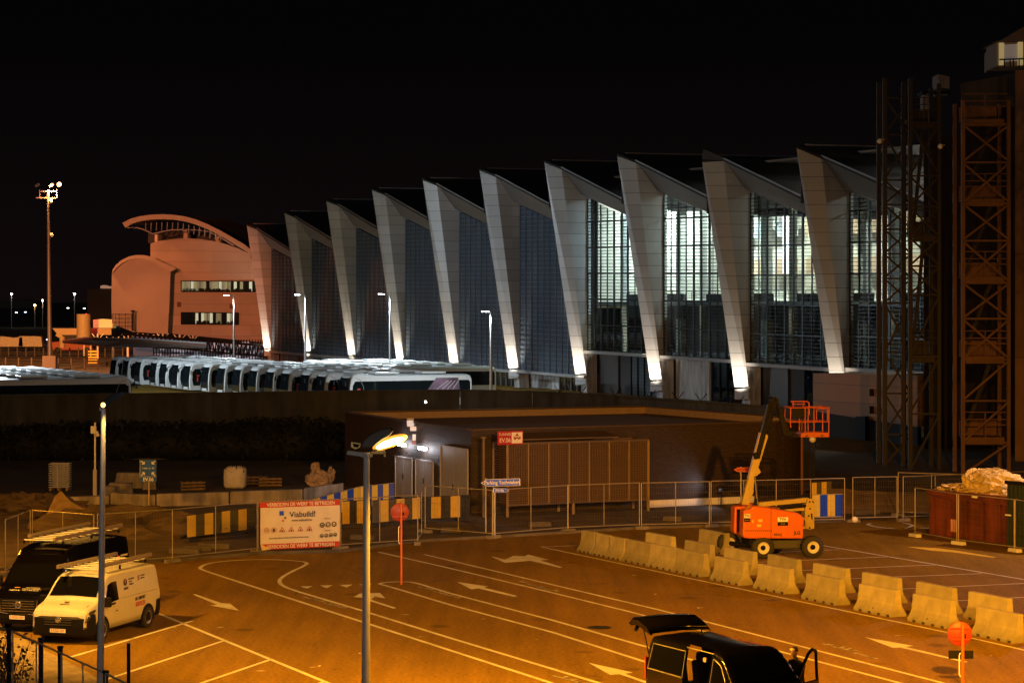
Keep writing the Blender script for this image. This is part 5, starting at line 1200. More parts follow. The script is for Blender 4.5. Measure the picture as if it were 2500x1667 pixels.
# site banner
bl_, br_ = G(634, 1350), G(829, 1340); bl_ = TP(634, 1226)+Vector((0, -.06, 0)); br_ = TP(829, 1219)+Vector((0, -.06, 0))
L = (br_-bl_).length; t = thing('site_banner', 'white banner with red bands reading Verboden de werf te betreden and Viabuild', 'banner', bl_, math.atan2((br_-bl_).y, (br_-bl_).x)); z0, z1_ = .16, 1.95
def wave(u, v): return .02*math.sin(u*9+v*3)+.012*math.sin(u*23)
def cloth(u0, u1, v0, v1, m, nm, y=-.02):
    mb = MB(); nu, nv = 24, 8; vs = [((u0+(u1-u0)*i/nu)*L, y+wave(u0+(u1-u0)*i/nu, v0+(v1-v0)*j/nv), z0+(z1_-z0)*(v0+(v1-v0)*j/nv)) for j in range(nv+1) for i in range(nu+1)]
    mb.add(vs, [(j*(nu+1)+i, j*(nu+1)+i+1, (j+1)*(nu+1)+i+1, (j+1)*(nu+1)+i) for j in range(nv) for i in range(nu)], True); return mb.build(nm, m, t, fix=False)
M_CLOTH = mat('banner_white', (.70, .64, .55), .7, var=.08, vscale=2); M_CRED = mat('banner_red', (.50, .035, .02), .6)
cloth(0.01, 1, .115, .885, M_CLOTH, 'cloth'); cloth(0, 1, .885, 1, M_CRED, 'red_band'); cloth(.04, 1, 0, .115, M_CRED, 'red_band')
MB().prism([(.0, -.09, .40), (.42, -.10, .17), (.05, -.16, .15)], (0, .01, 0)).build('folded_corner', mat('yellowed_cloth', (.7, .5, .2), .7), t)
yy = -.062; zc = lambda v: z0+(z1_-z0)*v
for v in (.942, .055): text('VERBODEN DE WERF TE BETREDEN', .185, M_SWHT, t, (L*.51, yy, zc(v)), bold=.002, sx=.92)
M_NAVY = mat('print_navy', (.02, .03, .12), .6); M_PRED = mat('print_red', (.45, .05, .04), .6); M_PBLK = mat('print_black', (.03, .03, .03), .6)
text('Viabuild!', .30, M_NAVY, t, (L*.53, yy, zc(.72)), bold=.003); text('www.viabuild.be', .125, M_NAVY, t, (L*.52, yy, zc(.60)), bold=.001)
lg = MB().box((L*.268, yy, zc(.76)), (L*.055, .005, .17)); lg.build('logo_square', M_SBLUE, t); MB().box((L*.313, yy, zc(.66)), (L*.026, .005, .075)).build('logo_square', mat('print_olive', (.12, .13, .06), .6), t); MB().box((L*.285, yy, zc(.60)), (L*.026, .005, .075)).build('logo_square', mat('print_orange', (.55, .14, .05), .6), t)
def ring_(cx, cz, r, w, m, nm, seg=24, fill=None):
    mb = MB(); A = [(cx+math.cos(2*math.pi*i/seg)*r, yy, cz+math.sin(2*math.pi*i/seg)*r) for i in range(seg+1)]; B = [(cx+math.cos(2*math.pi*i/seg)*(r-w), yy, cz+math.sin(2*math.pi*i/seg)*(r-w)) for i in range(seg+1)]
    mb.strip(A, B, False); o = mb.build(nm, m, t, fix=False)
    return o
for k, cx in enumerate((.082, .172)):
    ring_(L*cx, zc(.41), .10, .018, M_PRED, 'prohibition_symbol')
text('20', .10, M_PBLK, t, (L*.082, yy, zc(.41))); MB().ball((L*.172, yy, zc(.41)), (.045, .006, .06), 8).build('hand_symbol', M_PBLK, t)
for cx in (.275, .388, .50, .615):
    mb = MB(); c = (L*cx, yy, zc(.40)); P3 = [Vector((c[0]+math.cos(a)*.125, yy, c[2]+math.sin(a)*.115)) for a in (R(90), R(210), R(330))]
    for a, b in zip(P3, P3[1:]+P3[:1]): mb.bar(a, b, .006, .022)
    mb.build('warning_triangle', M_PRED, t); MB().box((c[0], yy, c[2]-.02), (.05, .005, .06), rot=Matrix.Rotation(cx*9, 3, 'Y')).build('warning_symbol', M_PBLK, t)
for cx, cz, r in ((.775, .475, .10), (.85, .48, .10), (.925, .485, .10), (.768, .245, .075), (.826, .25, .075), (.884, .255, .075), (.94, .26, .075)):
    ring_(L*cx, zc(cz), r, r*.35, M_PBLK, 'safety_symbol'); MB().ball((L*cx, yy, zc(cz)-.01), (r*.45, .006, r*.35), 8).build('safety_figure', M_PBLK if r < .09 or cx < .8 else mat('print_gold', (.5, .4, .1), .6), t)
text('VERPLICHT', .05, M_PBLK, t, (L*.84, yy, zc(.61))); text('OPGEPAST', .05, M_PBLK, t, (L*.84, yy, zc(.355)))
text('BIJ AANKOMST VERPLICHT MELDEN BIJ DE WERFLEIDER VAN DE WERF', .056, M_PBLK, t, (L*.36, yy, zc(.235)), bold=.001, sx=.88)
# foreground fence at the lower left
FL = [(-120, 1476), (24, 1540)], [(31, 1541), (250, 1641)], [(256, 1643), (420, 1722)]
FL = (((-150, 1465), (22, 1540), 'at the lower left corner, furthest left'), ((31, 1541), (150, 1594), 'in the lower left foreground before the white van'), ((150, 1594), (258, 1643), 'in the foreground by the foot of the left lamp pole'), ((258, 1643), (400, 1712), 'in the foreground, sinking out of the bottom edge'))
for a, b, lb in FL:
    t = fence_panel(TP(*a, 2.0), TP(*b, 2.0), 'dark mesh fence panel '+lb, 2.0, False, True, 'foreground fence panels')
for px, py in ((22, 1538), (100, 1560), (147, 1580), (258, 1640)):
    b = TP(px, py, 2.02); t = thing('fence_post', {22: 'dark square fence post nearest the left edge', 100: 'dark slim fence post in the corner fence', 147: 'thick dark fence post in front of the white van', 258: 'dark fence post right of the lamp pole foot'}[px], 'post', b); MB().box((0, 0, 1.0), (.09, .09, 2.0)).box((0, 0, 2.03), (.12, .12, .05)).build('post', M_BLK, t)
sheet('sand_strip', [tuple(G(x, y)[:2]) for x, y in ((-160, 1500), (60, 1560), (120, 1592), (215, 1640), (330, 1720), (-160, 1720))], .006, mat('sandy_ground', (.26, .20, .11), .95, var=.35, vscale=1.4, bump=.5, bscale=9))
random.seed(9)
for i, (px, py, s) in enumerate(((6, 1640, 1.1), (22, 1690, 1.3), (-6, 1600, .9))):
    g_ = G(px, py+60); t = thing('weed', ('tall reddish weed by the corner fence', 'lowest weed at the bottom left corner', 'weed behind the corner fence post')[i], 'plant', g_); mb = MB(); st = MB()
    for k in range(9):
        a = Vector((random.uniform(-.25, .25), random.uniform(-.2, .2), 0)); b = a+Vector((random.uniform(-.4, .5), random.uniform(-.2, .2), random.uniform(.7, 1.6)*s)); st.tube(a, b, .012, .005, 5); leaves(b.lerp(a, .3), (.22, .2, .5), 26, .055, mb)
    st.build('stem', M_STEM, t); mb.build('leaf', mat('weed_leaf', (.10, .055, .03), .8, var=.5, vscale=9), t, fix=False)
b = G(314, 1766); t = thing('bollard', 'thin dark upright post in the foreground bay', 'post', G(314, 1800)); zt_ = P(314, 1570, t.location.y).z; MB().box((0, 0, zt_/2), (.07, .07, zt_)).build('post', M_BLK, t); MB().box((0, 0, zt_+.01), (.09, .09, .02)).build('cap', M_GREY, t)
# ================================================================== street lamps
def street_lamp(lb, base, zt_, r0, r1, head=None, on=True, lean=0):
    t = thing('street_lamp', lb, 'street lamp', base); MB().tube((0, 0, 0), (lean, 0, zt_), r0, r1, 18).build('pole', mat('pale_pole', (.36, .36, .38), .5, .2, var=.08), t); return t
D = 52; b = Vector((P(893, 1200, D).x, D, 0)); zt_ = P(893, 1112, D).z
t = street_lamp('near lamp post in the middle of the picture with a glowing orange lamp', b, zt_, .105, .07, lean=.02)
S = D/FPX
def LP(px, py, o=0): p = P(px, py, D); return Vector((p.x-b.x, o, p.z))
MB().bar(LP(848, 1104), LP(905, 1112), .12, .09).build('crossbar', M_GREY, t)
hs = [LP(882, 1092), LP(888, 1076), LP(902, 1062), LP(925, 1050), LP(952, 1043), LP(962, 1050), LP(950, 1064), LP(934, 1072), LP(918, 1084), LP(905, 1094)]
MB().prism([p+Vector((0, -.14, 0)) for p in hs], (0, .30, 0)).build('housing', mat('lamp_shell', (.05, .04, .035), .5, var=.2), t, bevel=.03)
gv = MB(); ce = (LP(918, 1093)+LP(985, 1068))/2; ax = (LP(985, 1068)-LP(918, 1093)); an = math.atan2(ax.z, ax.x); M_ = Matrix.Rotation(-an, 3, 'Y')
vs = []; n = 16
for j in range(9):
    th = math.pi*j/8
    for i in range(n):
        ph = 2*math.pi*i/n; vs.append(ce+M_ @ Vector((math.cos(th)*.33, math.sin(th)*math.cos(ph)*.12, math.sin(th)*math.sin(ph)*.075)))
gv.add(vs, [(j*n+i, j*n+(i+1) % n, (j+1)*n+(i+1) % n, (j+1)*n+i) for j in range(8) for i in range(n)], True)
gv.build('glowing_lens', mat('sodium_lens', (1, .7, .3), .4, emit=(1, .62, .20), es=40), t)
rf = MB(); rv = [ce+Vector((0, .06, .01))+M_ @ Vector((math.cos(math.pi*j/8)*.42, math.sin(math.pi*j/8)*math.cos(2*math.pi*i/n)*.12, math.sin(math.pi*j/8)*math.sin(2*math.pi*i/n)*.125)) for j in range(9) for i in range(n)]
rf.add(rv, [(j*n+i, j*n+(i+1) % n, (j+1)*n+(i+1) % n, (j+1)*n+i) for j in range(8) for i in range(n)], True); rf.build('glow_halo', mat('halo_orange', (1, .5, .1), .4, emit=(1, .36, .03), es=1.3), t)  # glowing shell added round the lens as its orange halo
h2 = MB(); q = [LP(858, 1078), LP(881, 1082), LP(878, 1092), LP(868, 1096), LP(858, 1090)]; h2.prism([p+Vector((0, -.1, 0)) for p in q], (0, .22, 0)); h2.build('rear_lamp', mat('gold_rim', (.5, .36, .12), .4, .5), t)
MB().prism([p+Vector((0, -.115, 0)) for p in (LP(862, 1081), LP(878, 1084), LP(875, 1091), LP(864, 1090))], (0, .01, 0)).build('rear_lens', M_BLK, t)
bk = MB(); bk.bar(LP(906, 1104, -.1), LP(942, 1104, -.1), .04, .05); bk.bar(LP(908, 1104, -.1), LP(908, 1114, -.1), .04); bk.bar(LP(940, 1104, -.1), LP(940, 1114, -.1), .04); bk.bar(LP(912, 1096, -.1), LP(940, 1100, -.1), .03); bk.build('bracket', mat('gold_rim', (.5, .36, .12)), t)
MB().tube(LP(893, 1116), LP(893, 1104), .10, .10).build('collar', M_GREY, t)
lamp('SPOT', 'sodium_light', b+ce+Vector((.38, -.16, -.10)), 12500, (1, .42, .02), target=b+Vector((6.5, 10, 0)), size=.16, angle=158, blend=.5, parent=t)
# left pole
D2 = 52; b2 = Vector((P(244, 1300, D2).x, D2, 0)); z2_ = P(252, 992, D2).z
t2 = street_lamp('tall lamp pole at the left, its small lamp head seen from behind', b2, z2_, .085, .055, lean=.08)
def L2(px, py, o=0): p = P(px, py, D2); return Vector((p.x-b2.x, o, p.z))
MB().prism([p+Vector((0, -.1, 0)) for p in (L2(248, 998), L2(250, 984), L2(258, 974), L2(275, 962), L2(300, 955), L2(312, 958), L2(303, 968), L2(280, 980), L2(262, 996))], (0, .2, 0)).build('housing', M_BLK, t2, bevel=.02)
MB().ball(L2(254, 988, -.12), (.055, .03, .06), 8).build('lens', mat('small_glow', (1, .8, .4), .4, emit=(1, .60, .18), es=3), t2)
lamp('SPOT', 'pole_lamp_light', b2+L2(268, 990, -.25), 260, (1, .50, .08), target=b2+L2(250, 1400, .3), size=.05, angle=70, blend=.8, parent=t2)
MB().tube(L2(250, 1002), L2(250, 994), .075, .075).build('collar', M_GREY, t2)
# unseen lamp posts: one assumed by the vans, and others added to light the lot
for k, (X, Y, Z, pw_, tg) in enumerate(((-15.8, 62.0, 9.0, 9500, (-8, 72, 0)), (24, 50, 9.5, 15000, (16, 72, 0)), (-14, 84, 9, 12000, (-2, 92, 0)), (9.9, 34, 13.9, 178000, (13, 75, 0)), (9.9, 34, 13.9, 90000, (-3.5, 84, 0)))):
    if k == 2: X, Y = -27, 84
    if k == 4:
        lamp('SPOT', 'sodium_light', (X, Y, Z), pw_, SOD, target=tg, size=.18, angle=34, blend=1, parent=t); continue  # second added beam from the tall post, towards the middle of the lot
    t = thing('street_lamp', ('assumed lamp post just left of the picture lighting the vans', 'added lamp post outside the right lower corner', 'added lamp post left of the picture lighting the site fence', 'tall lamp post added beside the viewpoint, lighting the whole car park', '')[k], 'street lamp', (X, Y, 0))
    MB().tube((0, 0, 0), (0, 0, Z), .1, .07, 12).build('pole', MATS['pale_pole'], t); hd = MB().box((.35, 0, Z+.05), (.9, .3, .14)).build('lamp_head', M_GREY, t, bevel=.03)
    MB().box((.4, 0, Z-.04), (.5, .22, .03)).build('lens', MATS['sodium_lens'], hd); lamp('SPOT', 'sodium_light', (X+.4, Y, Z-.12), pw_, (1, .44, .05) if k == 0 else SOD, target=tg, size=.18, angle=156 if k < 3 else 45, blend=.6 if k < 3 else 1, parent=t)
t = thing('street_lamp', 'white lamp post added beside the viewpoint to light the two near lamp poles', 'street lamp', (-9.2, 28, 0)); MB().tube((0, 0, 0), (0, 0, 9.4), .1, .07, 12).build('pole', MATS['pale_pole'], t); MB().box((.3, 0, 9.5), (.6, .3, .12)).build('lamp_head', M_GREY, t)
lamp('SPOT', 'white_fill_light', (-8.9, 28, 9.35), 2900, (1, .86, .72), target=(-6.2, 52, 3.2), size=.15, angle=38, blend=.9, parent=t)  # added fill that brightens the two near lamp poles
lamp('SPOT', 'white_fill_light', (-8.7, 28, 9.35), 15000, (.9, .93, 1), target=(-3.5, 97, 1.5), size=.15, angle=13, blend=.9, parent=t)  # added fill beam that brings out the blue sign and boards
# assumed work light behind the lift, at the brick wall, and an unseen lamp added by the skip
wl = LW(1760, 1225, 1.0); wl.z = .75; t = thing('assumed_work_light', 'small assumed white work light standing hidden behind the lift at the brick wall', 'work light', (wl.x, wl.y, 0)); MB().tube((0, 0, 0), (0, 0, .7), .03).build('stand', M_BLK, t); MB().box((0, 0, .75), (.2, .1, .14)).build('lamp_head', M_BLK, t)
lamp('SPOT', 'assumed_work_beam', wl+eN*.15+UP*.1, 42, (.85, .88, 1), target=wl-e2*6-eN*.6+UP*-.4, size=.08, angle=150, blend=.6, parent=t)  # assumed hidden source of the pale patch along the plinth
t = thing('yard_lamp', 'assumed white lamp post added right of the picture beside the skip', 'lamp post', (25.5, 88, 0)); MB().tube((0, 0, 0), (0, 0, 8), .1, .07, 12).build('pole', MATS['pale_pole'], t); MB().box((-.4, 0, 8.05), (.7, .3, .12)).build('lamp_head', M_GREY, t, bevel=.02)
lamp('SPOT', 'yard_light', (25, 88, 7.9), 4800, (1, .58, .46), target=(19, 86, 0), size=.12, angle=150, blend=.6, parent=t)  # assumed unseen source, added to tint the ground round the skip
# ================================================================== round signs seen from behind
def round_sign(lb, base, D, cy, px, cpx, rr, extra=None):
    t = thing('round_sign', lb, 'sign', base); zc_ = P(cpx, cy, D).z; dx = P(cpx, cy, D).x-base.x
    mpost = mat('orange_post', (.55, .10, .018), .45); md = mat('sign_back_red', (.27, .028, .015), .5)
    MB().tube((0, -.03, 0), (0, -.03, zc_+rr*.92), .036, n=12).build('post', mpost, t)
    dk = MB().lathe([(0, 0), (rr*.97, 0), (rr, .01), (rr, .05), (rr*.95, .05), (rr*.94, .02), (0, .02)], 36, 'Y', (dx, .02, zc_)).build('disc', md, t)
    rb = MB()
    for z in (rr*.45, -rr*.45): rb.box((dx, .005, zc_+z), (rr*1.6, .03, .04))
    rb.build('stiffener', md, dk); MB().box((dx+(.35 if cpx < px+3 else -.5)*rr, .0, zc_-rr*.15), (.07, .03, .1)).build('sticker', M_BLK, dk)
    hb = MB(); hb.path([(-.06, -.05, zc_-rr-.15), (-.09, -.05, zc_-rr-.2), (-.09, -.05, zc_-rr-.7), (-.05, -.05, zc_-rr-.75)], .015, 6).build('clamp_rod', M_WHT, t)
    return t, zc_
b = G(980, 1426); round_sign('orange round sign seen from behind on an orange post in mid car park', b, b.y, 1250, 979, 976, 22.5/FPX*b.y)
D3 = 57; b = Vector((P(2350, 1600, D3).x, D3, 0)); t, zc_ = round_sign('red round sign seen from behind with a dark plate below, bottom right', b, D3, 1547, 2350, 2344, 30/FPX*D3)
MB().box((-.04, -.0, P(0, 1597, D3).z), (.62, .03, .21)).build('dark_plate', M_BLK, t, bevel=.02)
# ================================================================== concrete barriers
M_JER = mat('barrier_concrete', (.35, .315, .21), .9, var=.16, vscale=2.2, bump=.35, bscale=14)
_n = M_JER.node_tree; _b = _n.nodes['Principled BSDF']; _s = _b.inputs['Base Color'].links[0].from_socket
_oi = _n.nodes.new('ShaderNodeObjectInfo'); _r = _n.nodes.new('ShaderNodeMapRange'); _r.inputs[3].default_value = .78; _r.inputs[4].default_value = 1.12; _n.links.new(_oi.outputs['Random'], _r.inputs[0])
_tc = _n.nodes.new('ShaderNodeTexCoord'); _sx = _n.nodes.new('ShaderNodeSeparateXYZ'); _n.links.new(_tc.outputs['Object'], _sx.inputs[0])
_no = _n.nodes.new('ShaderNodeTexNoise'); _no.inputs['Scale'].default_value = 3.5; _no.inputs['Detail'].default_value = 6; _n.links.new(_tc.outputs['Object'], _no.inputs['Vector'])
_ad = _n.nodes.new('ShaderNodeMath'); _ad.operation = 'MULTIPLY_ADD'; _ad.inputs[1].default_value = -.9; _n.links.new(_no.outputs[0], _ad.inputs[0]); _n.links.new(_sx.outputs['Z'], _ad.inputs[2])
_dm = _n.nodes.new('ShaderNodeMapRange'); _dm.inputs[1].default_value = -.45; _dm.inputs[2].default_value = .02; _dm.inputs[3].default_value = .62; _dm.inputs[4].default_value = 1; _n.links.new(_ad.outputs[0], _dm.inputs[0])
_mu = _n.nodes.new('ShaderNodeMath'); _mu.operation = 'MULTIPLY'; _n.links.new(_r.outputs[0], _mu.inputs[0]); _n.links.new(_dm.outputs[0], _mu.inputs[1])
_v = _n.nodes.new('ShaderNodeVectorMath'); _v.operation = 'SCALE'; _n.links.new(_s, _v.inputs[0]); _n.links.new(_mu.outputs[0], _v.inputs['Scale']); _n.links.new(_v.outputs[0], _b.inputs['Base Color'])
def jersey(L, seam=None, grp='concrete barriers in the parking rows'):
    t = thing('concrete_barrier', 'x', 'barrier', grp if 0 else (0, 0, 0), 0, grp)
    prof = [(-.30, 0), (-.30, .08), (-.16, .27), (-.115, .40), (-.09, .785), (-.075, .80), (.075, .80), (.09, .785), (.115, .40), (.16, .27), (.30, .08), (.30, 0)]
    N = 3; mb = MB(); vs = []
    random.seed(int(L*100))
    for i in range(N+1):
        x = -L/2+L*i/N
        cut = .045 if (i % 4 in (1,)) and 0 < i < N else 0
        for (y, z) in prof: vs.append((x, y, z))
    n = len(prof); mb.add(vs, [(i*n+j, i*n+(j+1) % n, (i+1)*n+(j+1) % n, (i+1)*n+j) for i in range(N) for j in range(n)], False); mb.add(vs[:n], [tuple(range(n))]); mb.add(vs[-n:], [tuple(range(n))[::-1]])
    mb.build('block', M_JER, t)
    k = 4 if L > 1.5 else 3
    for i in range(k):
        x = -L/2+L*(i+.75)/k
        for s_ in (-1, 1): MB().box((x, s_*.262, .035), (.14, .085, .07)).build('drain_notch', mat('notch_shadow', (.035, .028, .02), .9), t)
    MB().box((-L/2-.006, 0, .42), (.012, .05, .56)).build('joint_groove', mat('notch_shadow', (.035, .028, .02)), t)
    if seam: MB().box((0, 0, .42), (.014, .16, .74)).box((0, 0, .1), (.014, .52, .18)).build('seam', MATS['notch_shadow'], t)
    return t
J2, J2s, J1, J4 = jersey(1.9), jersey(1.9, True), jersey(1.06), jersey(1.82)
angb = math.atan2(d1.y, d1.x)+math.pi
row_f = [((1407, 1345), J1, 'short concrete barrier at the far left end of the front row'), ((1443, 1353), J1, 'second short concrete barrier in the front row'), ((1477, 1361), J1, 'third short concrete barrier, before the long joined run'),
 ((1517, 1369), J4, 'first stretch of the long joined concrete run'), ((1578, 1381.5), J4, 'middle stretch of the long joined concrete run'), ((1641, 1395), J4, 'last stretch of the long joined concrete run, stained'),
 ((1730, 1414), J2, 'front row barrier first after the joined run'), ((1836, 1434), J2, 'front row barrier second after the joined run'), ((1953, 1460), J2, 'front row barrier third after the joined run'), ((2082, 1487.5), J2s, 'front row pair of half blocks below the fifth rear barrier'), ((2211, 1514), J2s, 'front row pair of half blocks left of the red sign'), ((2366, 1548), J2, 'front row barrier right of the red round sign')]
row_b = [((1581, 1298), J2, 'rear row barrier behind the joined run, farthest left'), ((1674, 1317), J2, 'rear row barrier left of the lift wheels'), ((1772, 1334), J2, 'rear row barrier in front of the lift wheels'), ((1877, 1351.5), J2, 'rear row barrier just right of the lift wheels'), ((1989, 1373), J2, 'rear row barrier below the right lift wheel'),
 ((2109, 1395), J2s, 'rear row barrier behind the first half block pair'), ((2239, 1418), J2, 'rear row barrier behind the second half block pair'), ((2367, 1442), J2s, 'rear row barrier behind the last front barrier'), ((1711, 1290), J2, 'faint third row barrier behind the left lift wheel')]
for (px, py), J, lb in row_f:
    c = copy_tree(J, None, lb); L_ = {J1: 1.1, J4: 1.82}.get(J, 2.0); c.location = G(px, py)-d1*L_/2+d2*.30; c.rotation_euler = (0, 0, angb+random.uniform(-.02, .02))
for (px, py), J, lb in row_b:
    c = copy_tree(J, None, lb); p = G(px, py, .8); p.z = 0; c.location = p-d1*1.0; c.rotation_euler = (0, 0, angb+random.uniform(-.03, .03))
for J in (J2, J2s, J1, J4):
    for o in list(J.children)+[J]: bpy.data.objects.remove(o)
# ================================================================== skip, container, rubble
M_SKIP = mat('skip_red', (.15, .032, .02), .5, .2, var=.3, vscale=1.2, stain=2.5)
k0, k1, k2 = G(2268, 1299), G(2309, 1311), G(2462, 1330)
k1 = G(2270, 1308); ex = (k2-k1).normalized(); ey = (k0-k1); zt_ = P(2309, 1196, k1.y).z
t = thing('skip_container', 'dark red open skip with upright ribs, heaped with pale rubble', 'skip', k1, math.atan2(ex.y, ex.x))
Ls = (k2-k1).length+.8; Wy = 2.2
bw = MB(); 
for (x0, y0, x1, y1) in ((0, 0, Ls, 0), (0, 0, 0, Wy), (Ls, 0, Ls, Wy), (0, Wy, Ls, Wy)): bw.bar((x0, y0, zt_/2+.05), (x1, y1, zt_/2+.05), .06, zt_-.1)
bw.bar((0, Wy/2, .08), (Ls, Wy/2, .08), Wy, .08); bw.build('body', M_SKIP, t)
for i in range(6): MB().prism([(.12+i*Ls/5.6, -.02, .1), (.42+i*Ls/5.6, -.02, .1), (.34+i*Ls/5.6, -.14, .3), (.34+i*Ls/5.6, -.14, zt_-.35), (.2+i*Ls/5.6, -.14, zt_-.35), (.2+i*Ls/5.6, -.14, .3)] if 0 else [(.15+i*Ls/5.6, -.14, .1), (.38+i*Ls/5.6, -.14, .1), (.34+i*Ls/5.6, -.14, zt_-.3), (.2+i*Ls/5.6, -.14, zt_-.3)], (0, .14, 0)).build('rib', M_SKIP, t)
rm = MB()
for (x0, y0, x1, y1) in ((-.05, -.05, Ls, -.05), (-.05, -.05, -.05, Wy), (Ls, 0, Ls, Wy), (0, Wy, Ls, Wy)): rm.bar((x0, y0, zt_-.07), (x1, y1, zt_-.07), .14, .22)
rm.build('rim', M_SKIP, t)
for x in (.35, 1.35): MB().lathe([(.06, -.02), (.09, 0), (.06, .02), (.04, 0), (.06, -.02)], 14, 'Y', (x, -.05, zt_+.08)).build('lifting_eye', M_BLK, t)
MB().box((2.6, -.135, zt_-.08), (.3, .01, .1)).build('stencil_plate', M_SWHT, t); MB().box((1.5, -.16, .55), (.35, .02, .5)).build('label_panel', mat('pale_red_panel', (.6, .3, .25), .6), t)
M_RUB = mat('pale_rubble', (.48, .36, .15), .9, var=.3, vscale=2.5, bump=1, bscale=6)
rb = thing('rubble_heap', 'pale rubble and torn sheeting piled in the red skip', 'rubble', k1+UP*zt_, math.atan2(ex.y, ex.x)); random.seed(5)
mb = MB()
crag(mb, (Ls/2, Wy/2, -.12), (Ls*.5, Wy*.45, .26), 4, .3, 5, 4)
for k in range(110): crag(mb, (random.uniform(.25, Ls-.25), random.uniform(.15, Wy-.3), random.uniform(-.02, .22)), (random.uniform(.05, .26), random.uniform(.05, .22), random.uniform(.04, .16)), k, .7, 1.2, 1)
mb.build('rubble', M_RUB, rb)
bg_ = thing('bulk_bag', 'large pale sheeted lump heaped on top of the skip', 'bulk bag', k1+ex*2.0+UP*zt_, math.atan2(ex.y, ex.x)); mb = MB(); crag(mb, (.5, 1.1, .34), (1.30, .8, .60), 2, .22, 1.5, 5); crag(mb, (-.40, 1.0, .42), (.42, .6, .5), 6, .3, 1.8, 4); mb.build('sheet', mat('pale_sheet', (.50, .39, .16), .7, var=.25, vscale=1.5, bump=1, bscale=4), bg_)
k3 = G(2459, 1334); t = thing('dark_container', 'dark green upright container at the right edge, in front of the skip', 'container', k3, math.atan2(ex.y, ex.x)); zc_ = P(2459, 1178, k3.y).z
MB().box((1.5, 1.1, zc_/2), (3.0, 2.2, zc_)).build('body', mat('container_green', (.02, .035, .035), .5, .2, var=.2), t); MB().bar((-.04, -.06, zc_+.02), (3.0, -.06, zc_+.02), .1, .14).build('rim', M_BLK, t)
for i in range(14): MB().box((.1+.21*i, -.03, zc_/2), (.07, .06, zc_-.2)).build('corrugation', MATS['container_green'], t)
MB().box((.12, -.08, zc_*.5), (.3, .02, .05)).build('white_mark', M_SWHT, t)
# soil bank right of the lift
sb = thing('soil_bank', 'long tan soil bank behind the right hand fence', 'soil bank', G(2150, 1255)); mb = MB(); nb = 16; A, B, C_ = [], [], []
random.seed(8)
for i in range(nb+1):
    x = 2000+i*(2520-2000)/nb; p = G(x, 1252+2*math.sin(i)); A.append(p); y = 1188+max(0, (x-2000))*.085+random.uniform(-2, 2); q_ = P(x, y, p.y+6); B.append(q_); C_.append(Vector((q_.x, q_.y+6, 0)))
mb.strip(A, B); mb.strip(B, C_); mb.build('bank', mat('tan_soil', (.30, .20, .10), .95, var=.25, vscale=.9, bump=.6, bscale=5), sb, True, fix=False)
# loose rubble blocks along the site edge
random.seed(21)
for i in range(10):
    px = (447, 480, 520, 690, 720, 880, 1100, 1320, 1640, 2120)[i]; py = (1352, 1346, 1340, 1243, 1241, 1318, 1300, 1286, 1272, 1256)[i]
    t = thing('kerb_stone', 'loose kerb stone ' + ('left of the striped board', 'below the striped board', 'at the middle of the striped board foot', 'before the low wall', 'by the blue and yellow board', 'behind the round sign', 'left of the plant cage', 'below the plant cage', 'behind the fence near the lift', 'on the soil right of the lift')[i], 'kerb stone', G(px, py), random.uniform(-.4, .4))
    L_ = random.uniform(.8, 1.5); MB().prism([(-L_/2, 0, 0), (L_/2, 0, 0), (L_/2-.03, .04, .2), (-L_/2+.05, .04, .22)], (0, .3, 0)).build('stone', mat('dark_kerb', (.10, .085, .07), .9), t, bevel=.03)
